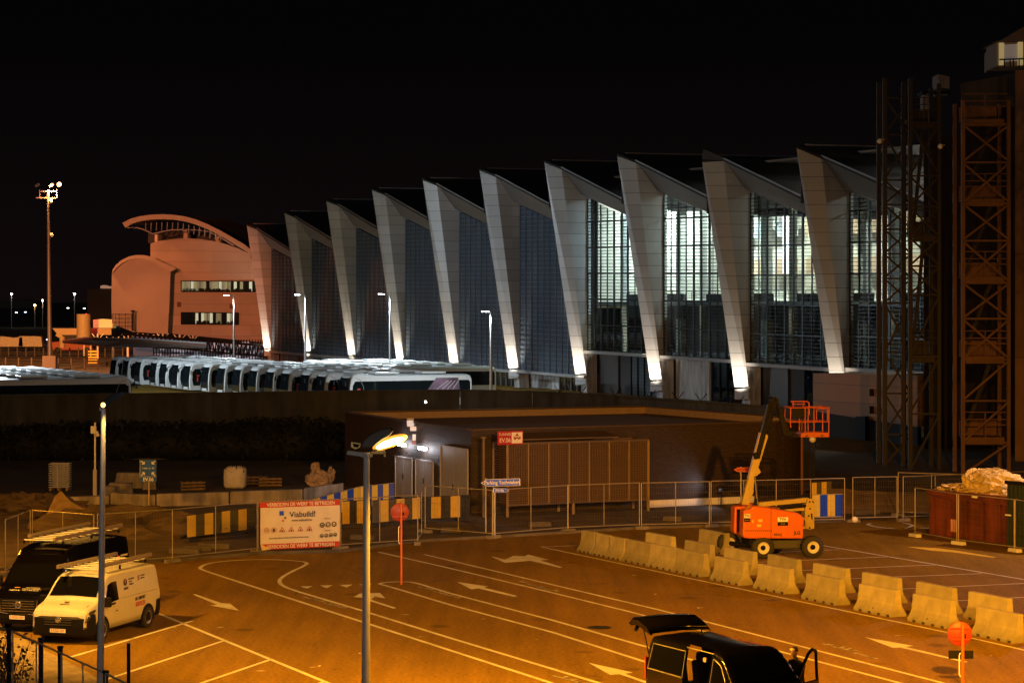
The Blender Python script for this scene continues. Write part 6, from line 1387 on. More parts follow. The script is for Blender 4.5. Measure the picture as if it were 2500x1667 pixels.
# ================================================================== vans
def lerp_tab(tab, x):
    for (x0, v0), (x1, v1) in zip(tab[:-1], tab[1:]):
        if x0 <= x <= x1: f = (x-x0)/(x1-x0) if x1 > x0 else 0; return v0+(v1-v0)*f
    return tab[0][1] if x < tab[0][0] else tab[-1][1]
class Body:
    """lofted van body, nose towards +x; section parameter v 0 (sill) .. 6 (roof middle)"""
    def __init__(s, top, half, z0=.32, belt=1.08, lean=.16, edge=.10):
        s.top, s.half, s.z0, s.belt, s.lean, s.edge = top, half, z0, belt, lean, edge
    def sec(s, x):
        zt = lerp_tab(s.top, x); w = lerp_tab(s.half, x); zb = min(s.belt, zt-.16); hh = max(0, zt-zb); ln = s.lean*min(1, hh/.9); e = s.edge*min(1, hh/.25)
        return [(w*.95, s.z0), (w, s.z0+.22), (w, zb*.62+s.z0*.3), (w-.01, zb), (w-ln, zt-e*1.1), (w-ln-e*.45, zt-e*.3), (w-ln-e*1.6, zt), (0, zt+.035)]
    def pt(s, x, v, side=1, off=0):
        a = s.sec(x); i = min(int(v), len(a)-2); f = v-i; y = a[i][0]+(a[i+1][0]-a[i][0])*f; z = a[i][1]+(a[i+1][1]-a[i][1])*f
        p = Vector((x, y, z))
        if off:
            q = Vector((x, a[i+1][0], a[i+1][1]))-Vector((x, a[i][0], a[i][1])); 
            dx = .02; b = s.sec(x+dx); q2 = Vector((dx, b[i][0]+(b[i+1][0]-b[i][0])*f-y, b[i][1]+(b[i+1][1]-b[i][1])*f-z))
            n = q2.cross(q) if q.length > 1e-6 else Vector((0, 0, 1))
            if n.length < 1e-9: n = Vector((0, 0, 1))
            n.normalize()
            if n.y < -.01 or (abs(n.y) <= .01 and n.z < 0): n = -n
            p += n*off
        p.y *= side; return p
    def shell(s, xs):
        mb = MB(); nv = len(s.sec(0)); rows = []
        for x in xs:
            a = s.sec(x); rows.append([Vector((x, y, z)) for y, z in a]+[Vector((x, -y, z)) for y, z in a[::-1][1:]])
        n = len(rows[0])
        for a, b in zip(rows[:-1], rows[1:]): mb.add(a+b, [(i, i+1, n+i+1, n+i) for i in range(n-1)]+[(n-1, 0, n, 2*n-1)], True)
        mb.add(rows[0], [tuple(range(n))]); mb.add(rows[-1], [tuple(range(n))[::-1]]); return mb
    def patch(s, pts, side=1, off=.008, nu=8, nv=6):
        """pts: four (x, v) corners, bilinear patch lying just proud of the skin"""
        vs = []
        for j in range(nv+1):
            for i in range(nu+1):
                u, w = i/nu, j/nv; x = (pts[0][0]*(1-u)+pts[1][0]*u)*(1-w)+(pts[3][0]*(1-u)+pts[2][0]*u)*w; v = (pts[0][1]*(1-u)+pts[1][1]*u)*(1-w)+(pts[3][1]*(1-u)+pts[2][1]*u)*w
                vs.append(s.pt(x, v, side, off))
        return MB().add(vs, [(j*(nu+1)+i, j*(nu+1)+i+1, (j+1)*(nu+1)+i+1, (j+1)*(nu+1)+i) for j in range(nv) for i in range(nu)], True)
    def screen(s, x0, x1, m0=.12, m1=.16, off=.012, n=10):
        A = []; k = 8; vs = []
        for j in range(k+1):
            x = x0+(x1-x0)*j/k; zt = lerp_tab(s.top, x)+.012
            w = s.sec(x)[6][0]+.0; slope = (lerp_tab(s.top, x+.03)-lerp_tab(s.top, x-.03))/.06; nrm = Vector((-slope, 0, 1)).normalized()*off
            for i in range(n+1):
                y = -w+2*w*i/n; z = zt+.035*(1-abs(y)/max(w, .01))
                vs.append(Vector((x, y*(1.03), z))+nrm)
        return MB().add(vs, [(j*(n+1)+i, j*(n+1)+i+1, (j+1)*(n+1)+i+1, (j+1)*(n+1)+i) for j in range(k) for i in range(n)], True)
M_VGL = mat('van_glass', (.004, .004, .005), .05, spec=.6, coat=.1)
M_TYRE = mat('tyre', (.022, .021, .02), .8); M_RIMS = mat('steel_rim', (.45, .45, .46), .35, .7); M_PLAST = mat('black_plastic', (.007, .0065, .007), .55, spec=.15)
def wheel(t, x, y, r=.34, w=.22, side=1, rim=None, tyre=None, nm='wheel'):
    wh = MB().lathe([(r*.62, -w/2), (r*.93, -w/2), (r, -w/2+.04), (r, w/2-.04), (r*.93, w/2), (r*.62, w/2)], 28, 'Y', (x, y, r)).build(nm, M_TYRE, t)
    rm = MB().lathe([(r*.64, side*w*.46), (r*.60, side*w*.50), (r*.52, side*w*.30), (r*.30, side*w*.22), (r*.24, side*w*.42), (0, side*w*.44)], 22, 'Y', (x, y, r)).build('rim', rim or M_RIMS, wh)
    hl = MB()
    for k in range(12):
        a = 2*math.pi*k/12; hl.tube((x+math.cos(a)*r*.42, y+side*w*.25, r+math.sin(a)*r*.42), (x+math.cos(a)*r*.42, y+side*w*.31, r+math.sin(a)*r*.42), r*.055, n=6)
    hl.build('rim_hole', M_BLK, wh); return wh
def rack(t, x0, x1, zr, half, m, mt, n=8, tube_side=-1, over=.0):
    r = MB()
    for i in range(n):
        x = x0+(x1-x0)*i/(n-1); r.bar((x, -half, zr), (x, half, zr), .05, .03)
    rk = r.build('roof_rack', m, t)
    MB().bar((x0-.35, -tube_side*half*.93, zr+.09), (x1+.5, -tube_side*half*.93, zr+.09), .08, .11).build('rail', mt, rk)
    MB().tube((x0-.45, tube_side*half*.93, zr+.09), (x1-.25, tube_side*half*.93, zr+.09), .07, n=12).build('carry_tube', mt, rk)
    f = MB()
    for i in (0, n//2, n-1):
        x = x0+(x1-x0)*i/(n-1)
        for s in (-1, 1): f.bar((x, s*half, zr-.13), (x, s*half, zr), .05)
    f.build('bracket', M_BLK, rk)
def make_van(name, lb, P_, paint, low_black=True, plate='2-FGZ-161', badge='oval', Lf=2.49, Lr=-2.49, wb=(-1.55, 1.55), r=.34, front_black=True):
    B = P_; t = thing(name, lb, 'van')
    xs = [Lr, Lr+.03, Lr+.1]+[Lr+.25+i*(Lf-Lr-.5)/26 for i in range(27)]+[Lf-.17, Lf-.1, Lf-.04, Lf]
    body = B.shell(xs).build('body', paint, t)
    return t, B, body
M_VWHITE = mat('van_white', (.50, .475, .45), .34, coat=.3, var=.05, vscale=2)
M_VBLACK = mat('van_black', (.0025, .002, .0025), .14, coat=.22, spec=.3)
# white panel van
topw = [(-2.49, 1.80), (-2.40, 1.93), (-2.2, 1.96), (.75, 1.97), (1.0, 1.90), (1.25, 1.70), (1.62, 1.30), (1.70, 1.22), (2.1, 1.12), (2.35, 1.02), (2.43, .93), (2.49, .78)]
hw = [(-2.49, .95), (-2.42, .985), (1.3, .985), (1.9, .965), (2.2, .965), (2.40, .93), (2.46, .89), (2.49, .84)]
t, B, body = make_van('white_van', 'white panel van with black bumper, roof rack and All Airport Services lettering', Body(topw, hw), M_VWHITE)
t['category'] = 'van'
WV = t
B.screen(1.06, 1.60).build('windscreen', M_VGL, t)
for s in (-1, 1):
    B.patch([(.42, 3.08), (1.48, 3.0), (1.02, 3.8), (.42, 3.8)], s, .008).build('side_window', M_VGL, t)
    wi = MB(); wi.box((1.42, s*1.10, 1.18), (.12, .22, .3)); wi.bar((1.42, s*.95, 1.12), (1.42, s*1.05, 1.15), .08); wi.build('mirror', M_PLAST, t, bevel=.03)
    hlm = MB(); hlm.add([B.pt(2.42, 4.2, s, .014), B.pt(2.25, 4.0, s, .014), B.pt(2.0, 3.4, s, .014), B.pt(1.93, 2.95, s, .014), B.pt(2.15, 2.75, s, .014), B.pt(2.40, 2.7, s, .03), B.pt(2.47, 2.8, s, .03)], [(0, 1, 2, 3, 4, 5, 6)]); hlm.build('headlight', mat('headlamp', (.05, .05, .055), .05, spec=.9), t, fix=False)
    MB().ball(B.pt(2.36, 3.0, s, .02), (.03, .07, .035), 8).build('headlight_lens', MATS.get('chrome') or mat('chrome', (.6, .6, .62), .15, .9), t)
    B.patch([(-2.49, 0), (-2.05, 0), (-2.12, 2.2), (-2.49, 2.3)], s, .012).build('rear_bumper', M_PLAST, t)
    for x in (-1.55, 1.55):
        ar = MB().prism([(x+math.cos(a*math.pi/12)*.44, s*.965, .34+math.sin(a*math.pi/12)*.44) for a in range(-1, 14)], (0, s*.032, 0)).build('wheel_arch', M_PLAST, t)
    MB().bar((.95, s*1.0, 1.06), (.72, s*1.0, 1.07), .03, .05).build('door_handle', M_PLAST, t)
    ln = MB()
    for x in (.38, -.75, 1.42): ln.bar(B.pt(x, .4, s, .002), B.pt(x, 3.0, s, .002), .012)
    ln.bar((-2.2, s*.99, 1.16), (.35, s*.99, 1.16), .02, .012); ln.build('door_gap', M_GREY, t)
    for x in (-1.55, 1.55): wheel(t, x, s*.90, side=s)
def wrap_bumper(t, x0, xn, w, z0, z1, m, nm='bumper'):
    pl = [(x0, w), (xn-.30, w-.005), (xn-.13, w-.06), (xn-.04, w-.18), (xn, w-.42), (xn+.015, 0)]
    pl = pl+[(x, -y) for x, y in pl[::-1][1:]]
    rows = []
    for z, k in ((z0, -.05), (z0+.08, 0), ((z0+z1)/2, .015), (z1-.06, 0), (z1, -.05)):
        rows.append([Vector((x+(k if x > x0 else 0), y*(1+k*.3), z+(.05 if (z == z1 and x < xn-.1) else 0))) for x, y in pl])
    mb = MB(); n = len(pl)
    for a, b in zip(rows[:-1], rows[1:]): mb.add(a+b, [(i, i+1, n+i+1, n+i) for i in range(n-1)], True)
    mb.add(rows[0], [tuple(range(n))]); mb.add(rows[-1], [tuple(range(n))[::-1]]); return mb.build(nm, m, t, fix=False)
wrap_bumper(t, 2.0, 2.53, .992, .24, .84, M_PLAST)
gr = MB()
for k in range(3): gr.bar((2.555, -.45, .60+k*.075), (2.555, .45, .60+k*.075), .02, .022)
gr.build('grille', mat('grille_bar', (.10, .10, .105), .3, .5), t)
MB().lathe([(0, .022), (.085, .018), (.10, 0)], 20, 'X', (2.55, 0, .745)).build('badge', mat('chrome', (.6, .6, .62), .15, .9), t)
np_ = MB().box((2.565, 0, .42), (.012, .52, .115)).build('number_plate', M_SWHT, t); text('2 FGZ-161', .11, mat('plate_red', (.35, .02, .02), .5), np_, (2.573, 0, .42), (R(90), 0, R(90)), sx=.95)
wpr = MB(); wpr.bar((1.62, -.55, 1.27), (1.30, .1, 1.60), .02, .02); wpr.bar((1.62, .15, 1.27), (1.32, .72, 1.58), .02, .02); wpr.build('wiper', M_BLK, t)
for (x_, y_, z_) in ((1.12, .70, 1.81), (1.18, .70, 1.75)): MB().box((x_+.02, y_, z_+.02), (.05, .06, .03)).build('screen_sticker', M_SWHT, t)
MB().bar((2.05, -.80, 1.155), (2.40, -.62, .985), .012).bar((2.05, .80, 1.155), (2.40, .62, .985), .012).build('bonnet_gap', M_GREY, t)
rack(t, -2.1, 1.0, 2.12, .62, M_WHT, mat('alu_rail', (.26, .21, .15), .4, .4), 8, 1)
rt = (R(90), 0, R(180))   # left side of the van (+y): the side facing the camera
def logo(t, side, x, z, s, wm, tm, y=.998, tilt=0):
    g_ = -1 if side > 0 else 1; ry = side*y
    MB().lathe([(0, side*.004), (.095*s, side*.004)], 20, 'Y', (x, ry, z)).build('logo_disc', mat('logo_dark', (.03, .025, .03), .5) if wm is None else wm, t)
    MB().prism([(x-.03*s, ry+side*.008, z+.095*s), (x+.05*s, ry+side*.008, z+.07*s), (x+.02*s, ry+side*.008, z-.03*s), (x-.02*s, ry+side*.008, z+.02*s)], (0, side*.003, 0)).build('logo_flame', mat('logo_orange', (.7, .12, .05), .5), t)
rs = (R(90), 0, R(180))
M_TXD = mat('text_dark', (.04, .035, .05), .5); M_TXR = mat('text_red', (.45, .02, .06), .5)
def yat(x, z): return B.pt(x, 3+max(0, (z-1.08))/(.8)*1.0, 1).y
logo(t, 1, -.15, 1.60, 1.25, None, None, y=yat(0, 1.6)+.012)
text('NDW', .12, M_TXD, t, (-.15, yat(0, 1.4)+.014, 1.41), rs, bold=.003)
for k, s_ in enumerate(('NATIONALE', 'DIENST', 'WERKEN')): text(s_, .075, M_TXD, t, (-.38, yat(0, 1.66-.08*k)+.014, 1.67-.08*k), rs, align='LEFT')
text('B', .24, mat('text_wine', (.25, .02, .1), .5), t, (-1.08, yat(0, 1.62)+.014, 1.63), rs, bold=.0); 
for k, s_ in enumerate(('BY SERVICE', 'BUILDING')): text(s_, .065, M_TXD, t, (-1.2, yat(0, 1.66-.08*k)+.014, 1.69-.08*k), rs, align='LEFT')
text('ALL AIRPORT', .15, M_TXD, t, (-1.0, .995, 1.02), rs, bold=.003, sx=.8); text('SERVICES', .20, M_TXR, t, (-1.0, .995, .84), rs, bold=.004, sx=.8)
text('DEUR', .07, M_TXD, t, (.62, .995, .82), rs)
hp = Vector((1.92, 0, 1.205)); text('NDW', .13, M_TXD, t, (2.12, 0, 1.165), (R(8)+R(0), R(0), R(90)), bold=.003); lgd = MB().lathe([(0, 0), (.085, .0)], 18, 'Z', (1.93, -.02, 1.215)); lgd.build('logo_disc', mat('logo_dark', (.03, .025, .03)), t)
# place: forward vector from wheel positions in the photograph
fA = G(228, 1566); rA = G(365, 1530); fw = (fA-rA); fw.z = 0; fw.normalize()
fw = Vector((-.295, -.955, 0)).normalized()
rzv = math.atan2(fw.y, fw.x); lf = Vector((-fw.y, fw.x, 0))
pos = Vector((-11.96, 66.15, 0)); t.scale = (.92, .92, .92)
t.location = (pos.x, pos.y, 0); t.rotation_euler = (0, 0, rzv)
# black high-roof van behind it
topb = [(-3.0, 2.30), (-2.9, 2.44), (-2.6, 2.50), (.6, 2.52), (1.2, 2.40), (1.55, 2.16), (1.72, 1.98), (2.22, 1.38), (2.3, 1.32), (2.62, 1.22), (2.82, 1.08), (2.9, .9), (2.95, .75)]
hb = [(-3.0, .98), (-2.9, 1.03), (1.6, 1.03), (2.3, 1.0), (2.7, .95), (2.85, .86), (2.95, .74)]
t, B, body = make_van('black_van', 'black high roof van with roof rack parked behind the white van', Body(topb, hb, belt=1.2, lean=.14), M_VBLACK, Lf=2.95, Lr=-3.0)
t['category'] = 'van'
B.screen(1.74, 2.20).build('windscreen', M_VGL, t)
for s in (-1, 1):
    B.patch([(1.0, 3.05), (2.08, 3.0), (1.62, 3.62), (1.0, 3.62)], s, .008).build('side_window', M_VGL, t)
    MB().box((2.0, s*1.2, 1.45), (.14, .26, .36)).bar((2.0, s*1.0, 1.4), (2.0, s*1.12, 1.42), .08).build('mirror', M_PLAST, t, bevel=.04)
    MB().add([B.pt(2.86, 3.0, s, .012), B.pt(2.50, 3.0, s, .012), B.pt(2.60, 2.5, s, .012), B.pt(2.90, 2.3, s, .012)], [(0, 1, 2, 3)]).build('headlight', mat('headlamp', (.25, .25, .27)), t, fix=False)
    for x in (-1.75, 1.95): wheel(t, x, s*.93, .35, side=s)
    for x in (-1.75, 1.95): MB().prism([(x+math.cos(a*math.pi/12)*.45, s*1.01, .34+math.sin(a*math.pi/12)*.45) for a in range(-1, 14)], (0, s*.032, 0)).build('wheel_arch', M_PLAST, t)
    logo(t, s, -2.0, 1.75, 1.5, mat('logo_orange2', (.75, .25, .1), .5), None, y=B.pt(-2, 3.4, 1).y+.03)
    for k, s_ in enumerate(('NATIONALE', 'DIENST', 'WERKEN')): text(s_, .095, M_SWHT, t, (-2.22 if s > 0 else -1.78, s*(B.pt(-2, 3.5, 1).y+.03), 1.86-.11*k), (R(90), 0, R(180) if s > 0 else 0), align='LEFT')
    text('NDW', .13, M_SWHT, t, (-2.0, s*(B.pt(-2, 3.3, 1).y+.035), 1.5), (R(90), 0, R(180) if s > 0 else 0), bold=.003)
gr = MB()
gr.box((2.955, 0, .82), (.03, 1.25, .42)).build('grille_panel', M_PLAST, t); gr = MB()
for k in range(5): gr.bar((2.975, -.56, .66+k*.08), (2.975, .56, .66+k*.08), .015, .02)
for s in (-1, 1): gr.path([(2.97, s*.66, 1.02), (2.98, s*.60, .60), (2.98, s*.35, .58)], .018, 6)
gr.build('grille', mat('chrome', (.6, .6, .62)), t)
MB().lathe([(.07, .01), (.10, .02), (.13, .01), (.10, 0), (.07, .01)], 20, 'X', (2.98, 0, .86)).bar((2.99, -.14, .86), (2.99, .14, .86), .02, .04).build('badge', MATS['chrome'], t)
np_ = MB().box((3.005, -.02, .47), (.012, .52, .115)).build('number_plate', M_SWHT, t); text('2 EGU-291', .11, mat('plate_red', (.35, .02, .02)), np_, (3.013, -.02, .47), (R(90), 0, R(90)), sx=.95)
wrap_bumper(t, 2.45, 2.97, 1.02, .26, .62, M_PLAST)
text('NDW', .14, M_SWHT, t, (2.62, -.32, 1.262), (R(10), 0, R(90)), bold=.004); MB().lathe([(0, 0), (.10, 0)], 18, 'Z', (2.44, -.3, 1.33)).build('logo_disc', MATS['logo_orange2'], t)
for k, s_ in enumerate(('NATIONALE', 'DIENST WERKEN', '+32 2 753 70 20')): text(s_, .085, M_SWHT, t, (2.42+.1*k, .22, 1.325-.028*k), (R(10), 0, R(90)), bold=.001)
rack(t, -2.7, 1.3, 2.70, .68, M_WHT, MATS['alu_rail'], 9, -1)
pos2 = Vector((-13.5, 68.9, 0))
BVAN = t; t.location = (pos2.x, pos2.y, 0); t.rotation_euler = (0, 0, rzv+.02); t.scale = (.93, .93, .93)
# ---- black people carrier at the bottom right, tailgate and doors open
topv = [(-2.55, 1.72), (-2.45, 1.84), (-2.2, 1.89), (.55, 1.90), (.85, 1.82), (1.1, 1.62), (1.55, 1.22), (1.68, 1.16), (2.1, 1.04), (2.4, .9), (2.58, .7)]
hv = [(-2.55, .93), (-2.45, .965), (1.6, .965), (2.1, .93), (2.4, .83), (2.58, .62)]
B = Body(topv, hv, belt=1.06, lean=.15)
t = thing('people_carrier', 'black people carrier with raised tailgate and open side and passenger doors', 'van')
# shell built in two sheets so that the sliding door opening on the camera side is a real hole
xs = [-2.55, -2.5, -2.42]+[-2.3+i*.118 for i in range(40)]+[2.4, 2.48, 2.54, 2.58]
mb = MB(); rows = []
for x in xs:
    a = B.sec(x); rows.append([Vector((x, y, z)) for y, z in a]+[Vector((x, -y, z)) for y, z in a[::-1][1:]])
n = len(rows[0]); fs = []
for k, (a, b) in enumerate(zip(rows[:-1], rows[1:])):
    x = (xs[k]+xs[k+1])/2
    keep = []
    for i in range(n-1):
        # opening on the camera side (right, -y): between x -.55 and .45; passenger door (left, +y) between .55 and 1.55
        if -.62 < x < .42 and i in (9, 10, 11, 12): continue
        if .5 < x < 1.2 and i in (1, 2, 3): continue
        keep.append((i, i+1, n+i+1, n+i))
    keep.append((n-1, 0, n, 2*n-1)); mb.add(a+b, keep, True)
mb.add(rows[-1], [tuple(range(n))[::-1]])
mb.build('body', M_VBLACK, t, fix=False)
B.screen(.90, 1.53).build('windscreen', mat('dark_screen', (.003, .003, .004), .05, spec=.5), t)
B.patch([(.56, 3.06), (1.32, 3.0), (.90, 3.82), (.56, 3.82)], -1, .008).build('side_window', M_VGL, t)
B.patch([(-2.35, 3.06), (-.72, 3.06), (-.72, 3.85), (-2.25, 3.85)], -1, .03).build('side_window', M_VGL, t)
B.patch([(-2.35, 3.06), (.45, 3.06), (.45, 3.85), (-2.25, 3.85)], 1, .008).build('side_window', M_VGL, t)
ch = MB(); E = lambda x, v, o=.016: B.pt(x, v, -1, o)
ch.path([E(.54, 3.02), E(.54, 3.86), E(.90, 3.86), E(1.36, 2.98)], .012, 6); ch.path([E(.54, 3.0), E(1.36, 2.96)], .014, 6)
ch.path([E(-2.36, 3.03, .04), E(-2.26, 3.88, .04), E(-.70, 3.88, .04), E(-.70, 3.03, .04)], .012, 6); ch.path([E(-2.36, 3.02, .04), E(-.70, 3.02, .04)], .016, 6)
ch.path([E(-.7, 4.05), E(.55, 4.05)], .016, 6); ch.build('chrome_trim', mat('warm_chrome', (.75, .7, .62), .28, .8), t)
MB().bar(E(.66, 2.85, .04), E(.95, 2.84, .04), .04, .035).build('door_handle', MATS['chrome'], t)
MB().box((1.55, -1.12, 1.15), (.13, .24, .2)).build('mirror', M_VBLACK, t, bevel=.04)
# slid-back door: outer skin lying over the rear side
sdp = MB(); 
sdp = B.patch([(-1.70, .3), (-.66, .3), (-.66, 3.0), (-1.70, 3.0)], -1, .05).build('sliding_door', M_VBLACK, t, fix=False)
# interior: floor, seats, far side lining
M_SEAT = mat('leather_seat', (.04, .03, .028), .4); MB().box((-.3, 0, .45), (4.2, 1.75, .06)).build('floor', M_PLAST, t)
for x in (-1.6, -.45, .75):
    for y in (-.42, .42):
        MB().box((x, y, .72), (.5, .5, .2)).build('seat', M_SEAT, t, bevel=.06); MB().box((x-.28, y, 1.12), (.16, .48, .72), rot=Matrix.Rotation(R(-10), 3, 'Y')).build('seat_back', M_SEAT, t, bevel=.06); MB().box((x-.33, y, 1.56), (.1, .26, .18)).build('headrest', M_SEAT, t, bevel=.04)
MB().box((-.1, -.70, 1.57), (.12, .05, .1)).build('belt_and_grip', mat('tan_grip', (.5, .35, .25), .6), t)
# tailgate raised
tg = MB(); hx, hz = -2.42, 1.90
prof = [(hx, hz), (hx-.26, hz+.17), (hx-.68, hz+.29), (hx-1.02, hz+.28), (hx-1.20, hz+.16), (hx-1.06, hz+.12), (hx-.70, hz+.17), (hx-.3, hz+.06)]
vs = []; yy_ = (-.86, -.80, 0, .80, .86)
for y in yy_: vs += [(x, y*(1-.03*abs(x-hx)), z+(.03 if y == 0 else 0)-(.05 if abs(y) > .85 else 0)) for x, z in prof]
n8 = len(prof); tg.add(vs, [(k*n8+i, k*n8+(i+1) % n8, (k+1)*n8+(i+1) % n8, (k+1)*n8+i) for k in range(4) for i in range(n8)], True); tg.add(vs[:n8], [tuple(range(n8))]); tg.add(vs[-n8:], [tuple(range(n8))[::-1]])
tgo = tg.build('tailgate', M_VBLACK, t)
MB().box((hx-.70, -.45, hz+.15), (.28, .2, .02)).build('tailgate_label', mat('pale_label', (.8, .6, .35), .5), tgo)
MB().bar((hx-1.14, -.55, hz+.13), (hx-1.22, -.62, hz-.10), .05, .09).build('pull_handle', M_BLK, tgo)
for s in (-1, 1): MB().tube((hx-.05, s*.84, 1.15), (hx-.55, s*.80, hz+.20), .018, n=6).build('gas_strut', M_BLK, tgo)
MB().box((-2.56, -.90, 1.05), (.05, .10, .55)).build('tail_light', mat('tail_red', (.5, .02, .02), .2, spec=.8), t); MB().box((-2.56, .90, 1.05), (.05, .10, .55)).build('tail_light', MATS['tail_red'], t)
MB().box((-2.55, 0, .5), (.12, 1.8, .3)).build('rear_bumper', M_VBLACK, t, bevel=.04)
# passenger door swung open on the far side (+y)
ha = R(62); hx_, hy_ = 1.28, .93
def dpt(u, z, o=0): return Vector((hx_-math.cos(ha)*u+math.sin(ha)*o*0, hy_+math.sin(ha)*u, z))
dm = MB(); dm.prism([dpt(0, .38), dpt(1.02, .38), dpt(1.05, 1.08), dpt(0, 1.08)], (.05, .03, 0)); do = dm.build('passenger_door', M_VBLACK, t, bevel=.02)
fr = MB(); fr.path([dpt(.0, 1.08), dpt(.30, 1.42), dpt(.62, 1.72), dpt(.80, 1.80), dpt(.98, 1.74), dpt(1.04, 1.08)], .04, 8); fr.build('door_frame', M_VBLACK, do)
for s in (-1, 1):
    for x in (-1.55, 1.65): wheel(t, x, s*.88, .33, side=s)
MB().box((2.56, 0, .55), (.08, 1.3, .3)).build('front_bumper', M_VBLACK, t, bevel=.04)
# position: rear right corner and roof line from the photograph
rr_ = P(1600, 1537, 53.4)  # roof rear corner, near side
fwv = -d1*1.0
PCfw = fwv; lfv = Vector((-fwv.y, fwv.x, 0))
t.scale = (.95, .95, .95); pc = Vector((rr_.x, rr_.y, 0))+fwv*2.2+lfv*.76
t.location = (pc.x, pc.y, 0); t.rotation_euler = (0, 0, math.atan2(fwv.y, fwv.x)); PC = t
# ---- person leaning at the open passenger door
def skin_person(name, lb, base, rz, joints, edges, rad, m):
    t = thing(name, lb, 'person', base, rz); me = bpy.data.meshes.new('body'); me.from_pydata([j for j in joints], edges, []); o = bpy.data.objects.new('body', me); COL.objects.link(o); o.parent = t
    sk = o.modifiers.new('skin', 'SKIN'); sv = me.skin_vertices[0].data
    for i, r_ in enumerate(rad): sv[i].radius = (r_, r_*.85) if not isinstance(r_, tuple) else r_
    sv[0].use_root = True; su = o.modifiers.new('sub', 'SUBSURF'); su.levels = su.render_levels = 2; me.materials.append(m); return t, o
J = [(0, 0, .95), (.03, 0, 1.15), (.08, 0, 1.36), (.11, 0, 1.47), (.12, 0, 1.53),          # pelvis, waist, chest, neck base, neck
     (.08, .19, 1.40), (.16, .27, 1.15), (.36, .20, 1.05), (.44, .17, 1.06),               # left arm
     (.08, -.19, 1.40), (.20, -.26, 1.17), (.40, -.16, 1.14), (.48, -.12, 1.16),           # right arm
     (0, .10, .88), (.03, .12, .48), (-.02, .12, .09), (.12, .13, .04), (0, -.10, .88), (.05, -.12, .48), (.0, -.12, .09), (.14, -.13, .04)]
Ed = [(0, 1), (1, 2), (2, 3), (3, 4), (2, 5), (5, 6), (6, 7), (7, 8), (2, 9), (9, 10), (10, 11), (11, 12), (0, 13), (13, 14), (14, 15), (15, 16), (0, 17), (17, 18), (18, 19), (19, 20)]
Rd = [.145, .135, (.17, .12), .07, .058, .068, .05, .036, .028, .068, .05, .036, .028, .09, .06, .042, .035, .09, .06, .042, .035]
off = fwv*.62+lfv*1.36
pt_, body = skin_person('person', 'person in dark clothes with pale cap leaning in at the open passenger door', (pc.x+off.x, pc.y+off.y, 0), math.atan2(-lfv.y, -lfv.x)+.2, J, Ed, Rd, mat('dark_clothes', (.02, .018, .02), .9))
M_SKIN = mat('skin', (.50, .26, .16), .55); M_HAIR = mat('dark_hair', (.02, .014, .01), .7)
hd = MB(); pr = [(0, -.115), (.035, -.112), (.058, -.085), (.068, -.04), (.076, .0), (.078, .045), (.068, .085), (.040, .11), (0, .118)]
hd.lathe(pr, 18, 'Z', (.15, 0, 1.645)); hd.ball((.228, 0, 1.635), (.02, .013, .022), 8); 
for s in (-1, 1): hd.ball((.15, s*.078, 1.64), (.018, .01, .03), 8)
ho = hd.build('head', M_SKIN, pt_)
ey = MB()
for s in (-1, 1): ey.ball((.218, s*.03, 1.658), (.008, .011, .006), 8)
ey.box((.222, 0, 1.59), (.008, .045, .008)); ey.build('eyes_and_mouth', M_HAIR, ho)
MB().lathe([(.081, .01), (.084, .05), (.072, .095), (.04, .12), (0, .127)], 18, 'Z', (.138, 0, 1.645)).build('hair', M_HAIR, ho)
MB().box((.21, 0, 1.705), (.05, .12, .04), rot=Matrix.Rotation(R(20), 3, 'Y')).build('headband', mat('pale_band', (.6, .55, .45), .7), ho, bevel=.01)
for s, (x, y, z) in ((1, (.45, .165, 1.06)), (-1, (.49, -.115, 1.165))):
    h = MB(); h.ball((x+.035, y, z), (.045, .038, .018), 8)
    for k in range(4): 
        L_ = (.055, .065, .06, .045)[k]; a = Vector((x+.07, y-.027+.018*k, z)); h.tube(a, a+Vector((L_*.6, 0, -.006)), .0085, .008, 6); h.tube(a+Vector((L_*.6, 0, -.006)), a+Vector((L_, 0, -.025)), .008, .006, 6)
    a = Vector((x+.03, y-s*.036, z)); h.tube(a, a+Vector((.035, -s*.022, -.008)), .01, .007, 6); h.build('hand', M_SKIN, pt_)
